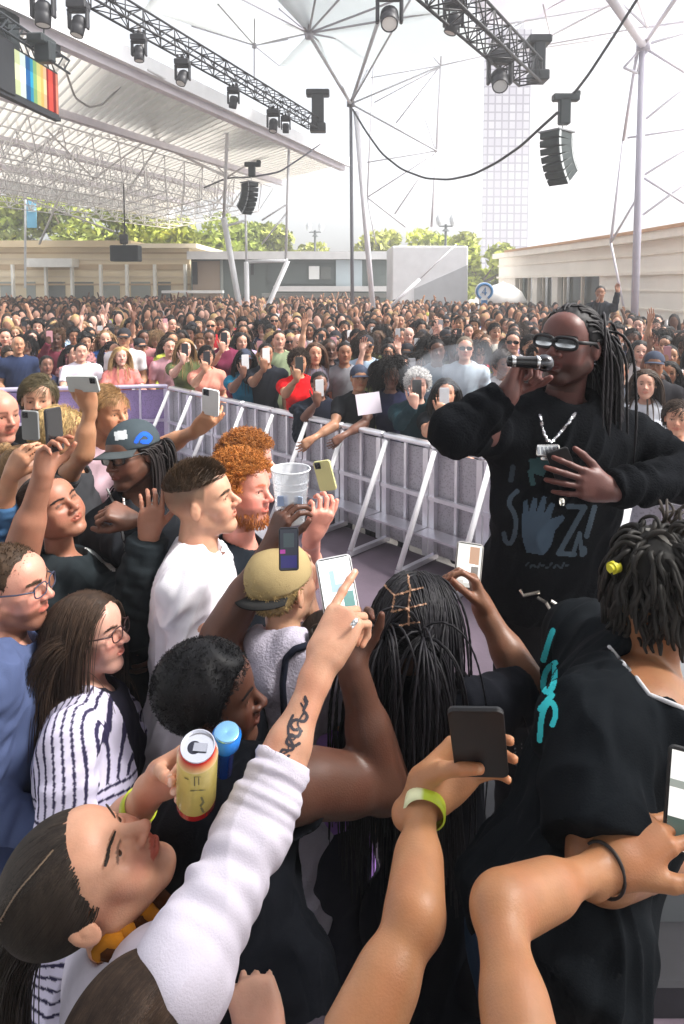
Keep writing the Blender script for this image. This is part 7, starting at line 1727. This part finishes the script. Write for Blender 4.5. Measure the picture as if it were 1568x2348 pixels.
for i, p in enumerate(pts[:NIND]):
    pi = rc.choices(range(len(PROTO)), weights=[3, 3, 1.4, 1.4, 2.5, 1.3, 2.5, .5, .5, 1.3, 2, 2, .25, .5, 2.5, 1.4, 1.5, 1])[0]
    src, hn, txt, z0 = PROTO[pi]
    nm, sc_col = rc.choice(SHC); hc = rc.choice(HAIRC); sk = rc.choice(SK)
    if pi not in first: first.add(pi); r = src; kids = list(src.children)
    else:
        r = src.copy(); COL.objects.link(r); kids = []
        for ch in src.children: c = ch.copy(); COL.objects.link(c); c.parent = r; kids.append(c)
    order.append((r, src, p, nm, sc_col, hc, sk, hn, txt, kids, rc.uniform(.86, .98), rc.uniform(-22, 22)))
for (r, src, p, nm, sc_col, hc, sk, hn, txt, kids, sc_, jit) in order:
    r.location = (p[0], p[1], 0); v = STAGE - p; r.rotation_euler = (0, 0, math.atan2(v[0], -v[1]) * 1.0 + R(jit)); r.scale = (sc_,) * 3
    jj = rc.uniform(.85, 1.15)
    for c in kids:
        b = c.name.split('.')[0]
        if b == 'body': c.color = (*[k * jj for k in sk], 1)
        elif b == 'top': c.color = (*sc_col, 1)
        elif b == 'hair' or b == 'eyebrows': c.color = (*hc, 1)
    tag(r, '%s, %s top, %s, %s %s' % (hn, nm, txt, rowt(p), area(p)), 'person', 'crowd filling the square')
    if txt == 'hand at face' and len(PH) < 60 and p[1] < 11:
        a_ = r.rotation_euler[2]; lx, ly, lz = -.07, -.315, 1.64 if 'woman' in hn else 1.72
        w_ = A(lx * math.cos(a_) - ly * math.sin(a_), lx * math.sin(a_) + ly * math.cos(a_)) * sc_; loc = Vector((p[0] + w_[0], p[1] + w_[1], (lz + .02) * sc_))
        if not PH: PH.append(phone('x', loc, (0, 1, 0), (0, 0, 1), cam_=False)); base = PH[0]; base.rotation_euler = (0, 0, a_); rr_ = base
        else:
            rr_ = PH[0].copy(); COL.objects.link(rr_); rr_.location = loc; rr_.rotation_euler = (0, 0, a_); PH.append(rr_)
            for ch in list(PH[0].children): cc_ = ch.copy(); COL.objects.link(cc_); cc_.parent = rr_
        pc_ = rc.choice([('black', (.02, .02, .025)), ('white', (.65, .65, .67)), ('grey', (.2, .2, .22)), ('pink', (.5, .25, .28))])
        for ch in rr_.children:
            if ch.name.startswith('case'): ch.color = (*pc_[1], 1)
        tag(rr_, '%s phone held by the %s, %s top, %s' % (pc_[0], hn, nm, area(p)), 'phone', 'phones held up in the crowd')
for i, (src, *_rest) in enumerate(PROTO):
    if i not in first:
        for ch in list(src.children): bpy.data.objects.remove(ch)
        bpy.data.objects.remove(src)

# --- the far crowd as one mass
LV = []
def low(hair_len, arm, female, capc=False):
    pr = [ell((0, 0, 1.60), (.078, .098, .118), k=.02), cone((0, .01, 1.35), (0, 0, 1.52), .055, .05), ell((0, 0, 1.18), (.19, .115, .25), k=.06), ell((0, 0, .92), (.17, .12, .25), k=.06), cone((-.17, 0, 1.36), (-.21, -.03, 1.08), .055, .045), cone((.17, 0, 1.36), (.21, -.03, 1.08), .055, .045)]
    if arm == 1: pr += [cone((.18, -.02, 1.36), (.24, -.12, 1.50), .045, .04), cone((.24, -.12, 1.50), (.16, -.18, 1.74), .04, .035)]
    elif arm == 2: pr += [cone((s * .18, -.02, 1.36), (s * .27, -.08, 1.58), .045, .04) for s in (-1, 1)] + [cone((s * .27, -.08, 1.58), (s * .18, -.12, 1.88), .04, .035) for s in (-1, 1)]
    elif arm == 3: pr += [cone((.18, -.02, 1.34), (.2, -.22, 1.3), .045, .04), cone((.2, -.22, 1.3), (.06, -.26, 1.52), .04, .035), rbox((.05, -.28, 1.60), (.04, .012, .075), rad=.005, k=.004)]
    V, F = surf(pr, .034)
    if hair_len: 
        V2, F2 = surf([ell((0, .025, 1.63), (.092, .10, .115), k=.02)] + ([cone((s * .06, .05, 1.6), (s * .09, .06, 1.6 - hair_len), .045, .04) for s in (-1, 1)] if hair_len > .1 else []), .034)
    else: V2, F2 = np.zeros((0, 3)), np.zeros((0, 4), int)
    kind = np.zeros(len(V) + len(V2), int)            # 0 skin 1 shirt 2 hair 3 phone
    kind[:len(V)] = np.where((V[:, 2] < 1.40) & ~((V[:, 1] < -.14)), 1, 0); kind[len(V):] = 2
    if arm == 3: kind[:len(V)][(V[:, 1] < -.262) & (V[:, 2] > 1.53)] = 3
    LV.append((np.concatenate([V, V2]), np.concatenate([F, F2 + len(V)]), kind))
for hl in (.05, .28, 0.05, .22):
    for arm_ in (0, 0, 0, 3): low(hl, arm_, True)
low(.05, 1, True); low(.3, 2, True)
FV, FF, FC = [], [], []; off = 0
for p in pts[NIND:]:
    V, F, k = LV[rc.randrange(len(LV))]; v = STAGE - p; a = math.atan2(v[0], -v[1]) + R(rc.uniform(-30, 30)); sc_ = rc.uniform(.87, 1.02); ca, sa = math.cos(a), math.sin(a)
    W = V * sc_; W = np.stack([W[:, 0] * ca - W[:, 1] * sa + p[0], W[:, 0] * sa + W[:, 1] * ca + p[1], W[:, 2]], 1)
    pal = np.array([rc.choice(SK), rc.choice(SHC)[1], rc.choice(HAIRC), rc.choice([(.03, .03, .03), (.5, .5, .5)])]); FV.append(W); FF.append(F + off); FC.append(pal[k]); off += len(W)
print('far crowd', len(pts) - NIND, off)
fo = obj('far_crowd', mesh_np('far_crowd', np.concatenate(FV), np.concatenate(FF), True, np.concatenate(FC)), material('far_people', rough=.75, attr=True, spec=.3)); fo['kind'] = 'stuff'; fo['label'] = 'dense far crowd of heads and shoulders reaching back to the buildings'

# --- pale air: far things fade towards the bright sky
hz = MB(); hz.box((0, 40, 7.5), (130, 110, 17)); hzo = hz.build('haze', None); hzo['kind'] = 'stuff'
hm_ = bpy.data.materials.new('haze'); hm_.use_nodes = True; nt = hm_.node_tree; nt.nodes.clear(); pv_ = nt.nodes.new('ShaderNodeVolumePrincipled'); ot = nt.nodes.new('ShaderNodeOutputMaterial')
pv_.inputs['Color'].default_value = (.98, .98, 1.0, 1); pv_.inputs['Density'].default_value = .0055; pv_.inputs['Anisotropy'].default_value = .2; nt.links.new(pv_.outputs[0], ot.inputs['Volume']); hzo.data.materials.append(hm_)

sm_, nt, _b = nodes_mat('smoke'); nt.nodes.clear(); pv_ = nt.nodes.new('ShaderNodeVolumePrincipled'); ot = nt.nodes.new('ShaderNodeOutputMaterial'); nz = nt.nodes.new('ShaderNodeTexNoise'); tc = nt.nodes.new('ShaderNodeTexCoord'); mr_ = nt.nodes.new('ShaderNodeMapRange')
nz.inputs['Scale'].default_value = 4; nz.inputs['Detail'].default_value = 4; mr_.inputs[1].default_value = .42; mr_.inputs[2].default_value = .75; mr_.inputs[3].default_value = 0; mr_.inputs[4].default_value = 2.2
nt.links.new(tc.outputs['Object'], nz.inputs['Vector']); nt.links.new(nz.outputs[0], mr_.inputs[0]); nt.links.new(mr_.outputs[0], pv_.inputs['Density']); pv_.inputs['Color'].default_value = (.85, .9, 1, 1); nt.links.new(pv_.outputs[0], ot.inputs['Volume'])
V, F = surf([ell(P(1060, 838, 4.0), (.26, .30, .13), k=.02), ell(P(985, 862, 4.2), (.22, .3, .10), k=.1), ell(P(1125, 815, 3.9), (.15, .2, .10), k=.1)], .03)
so_ = obj('smoke', mesh_np('smoke', V, F, True), sm_); so_['kind'] = 'stuff'; so_['label'] = 'thin drift of bluish smoke left of the performer'
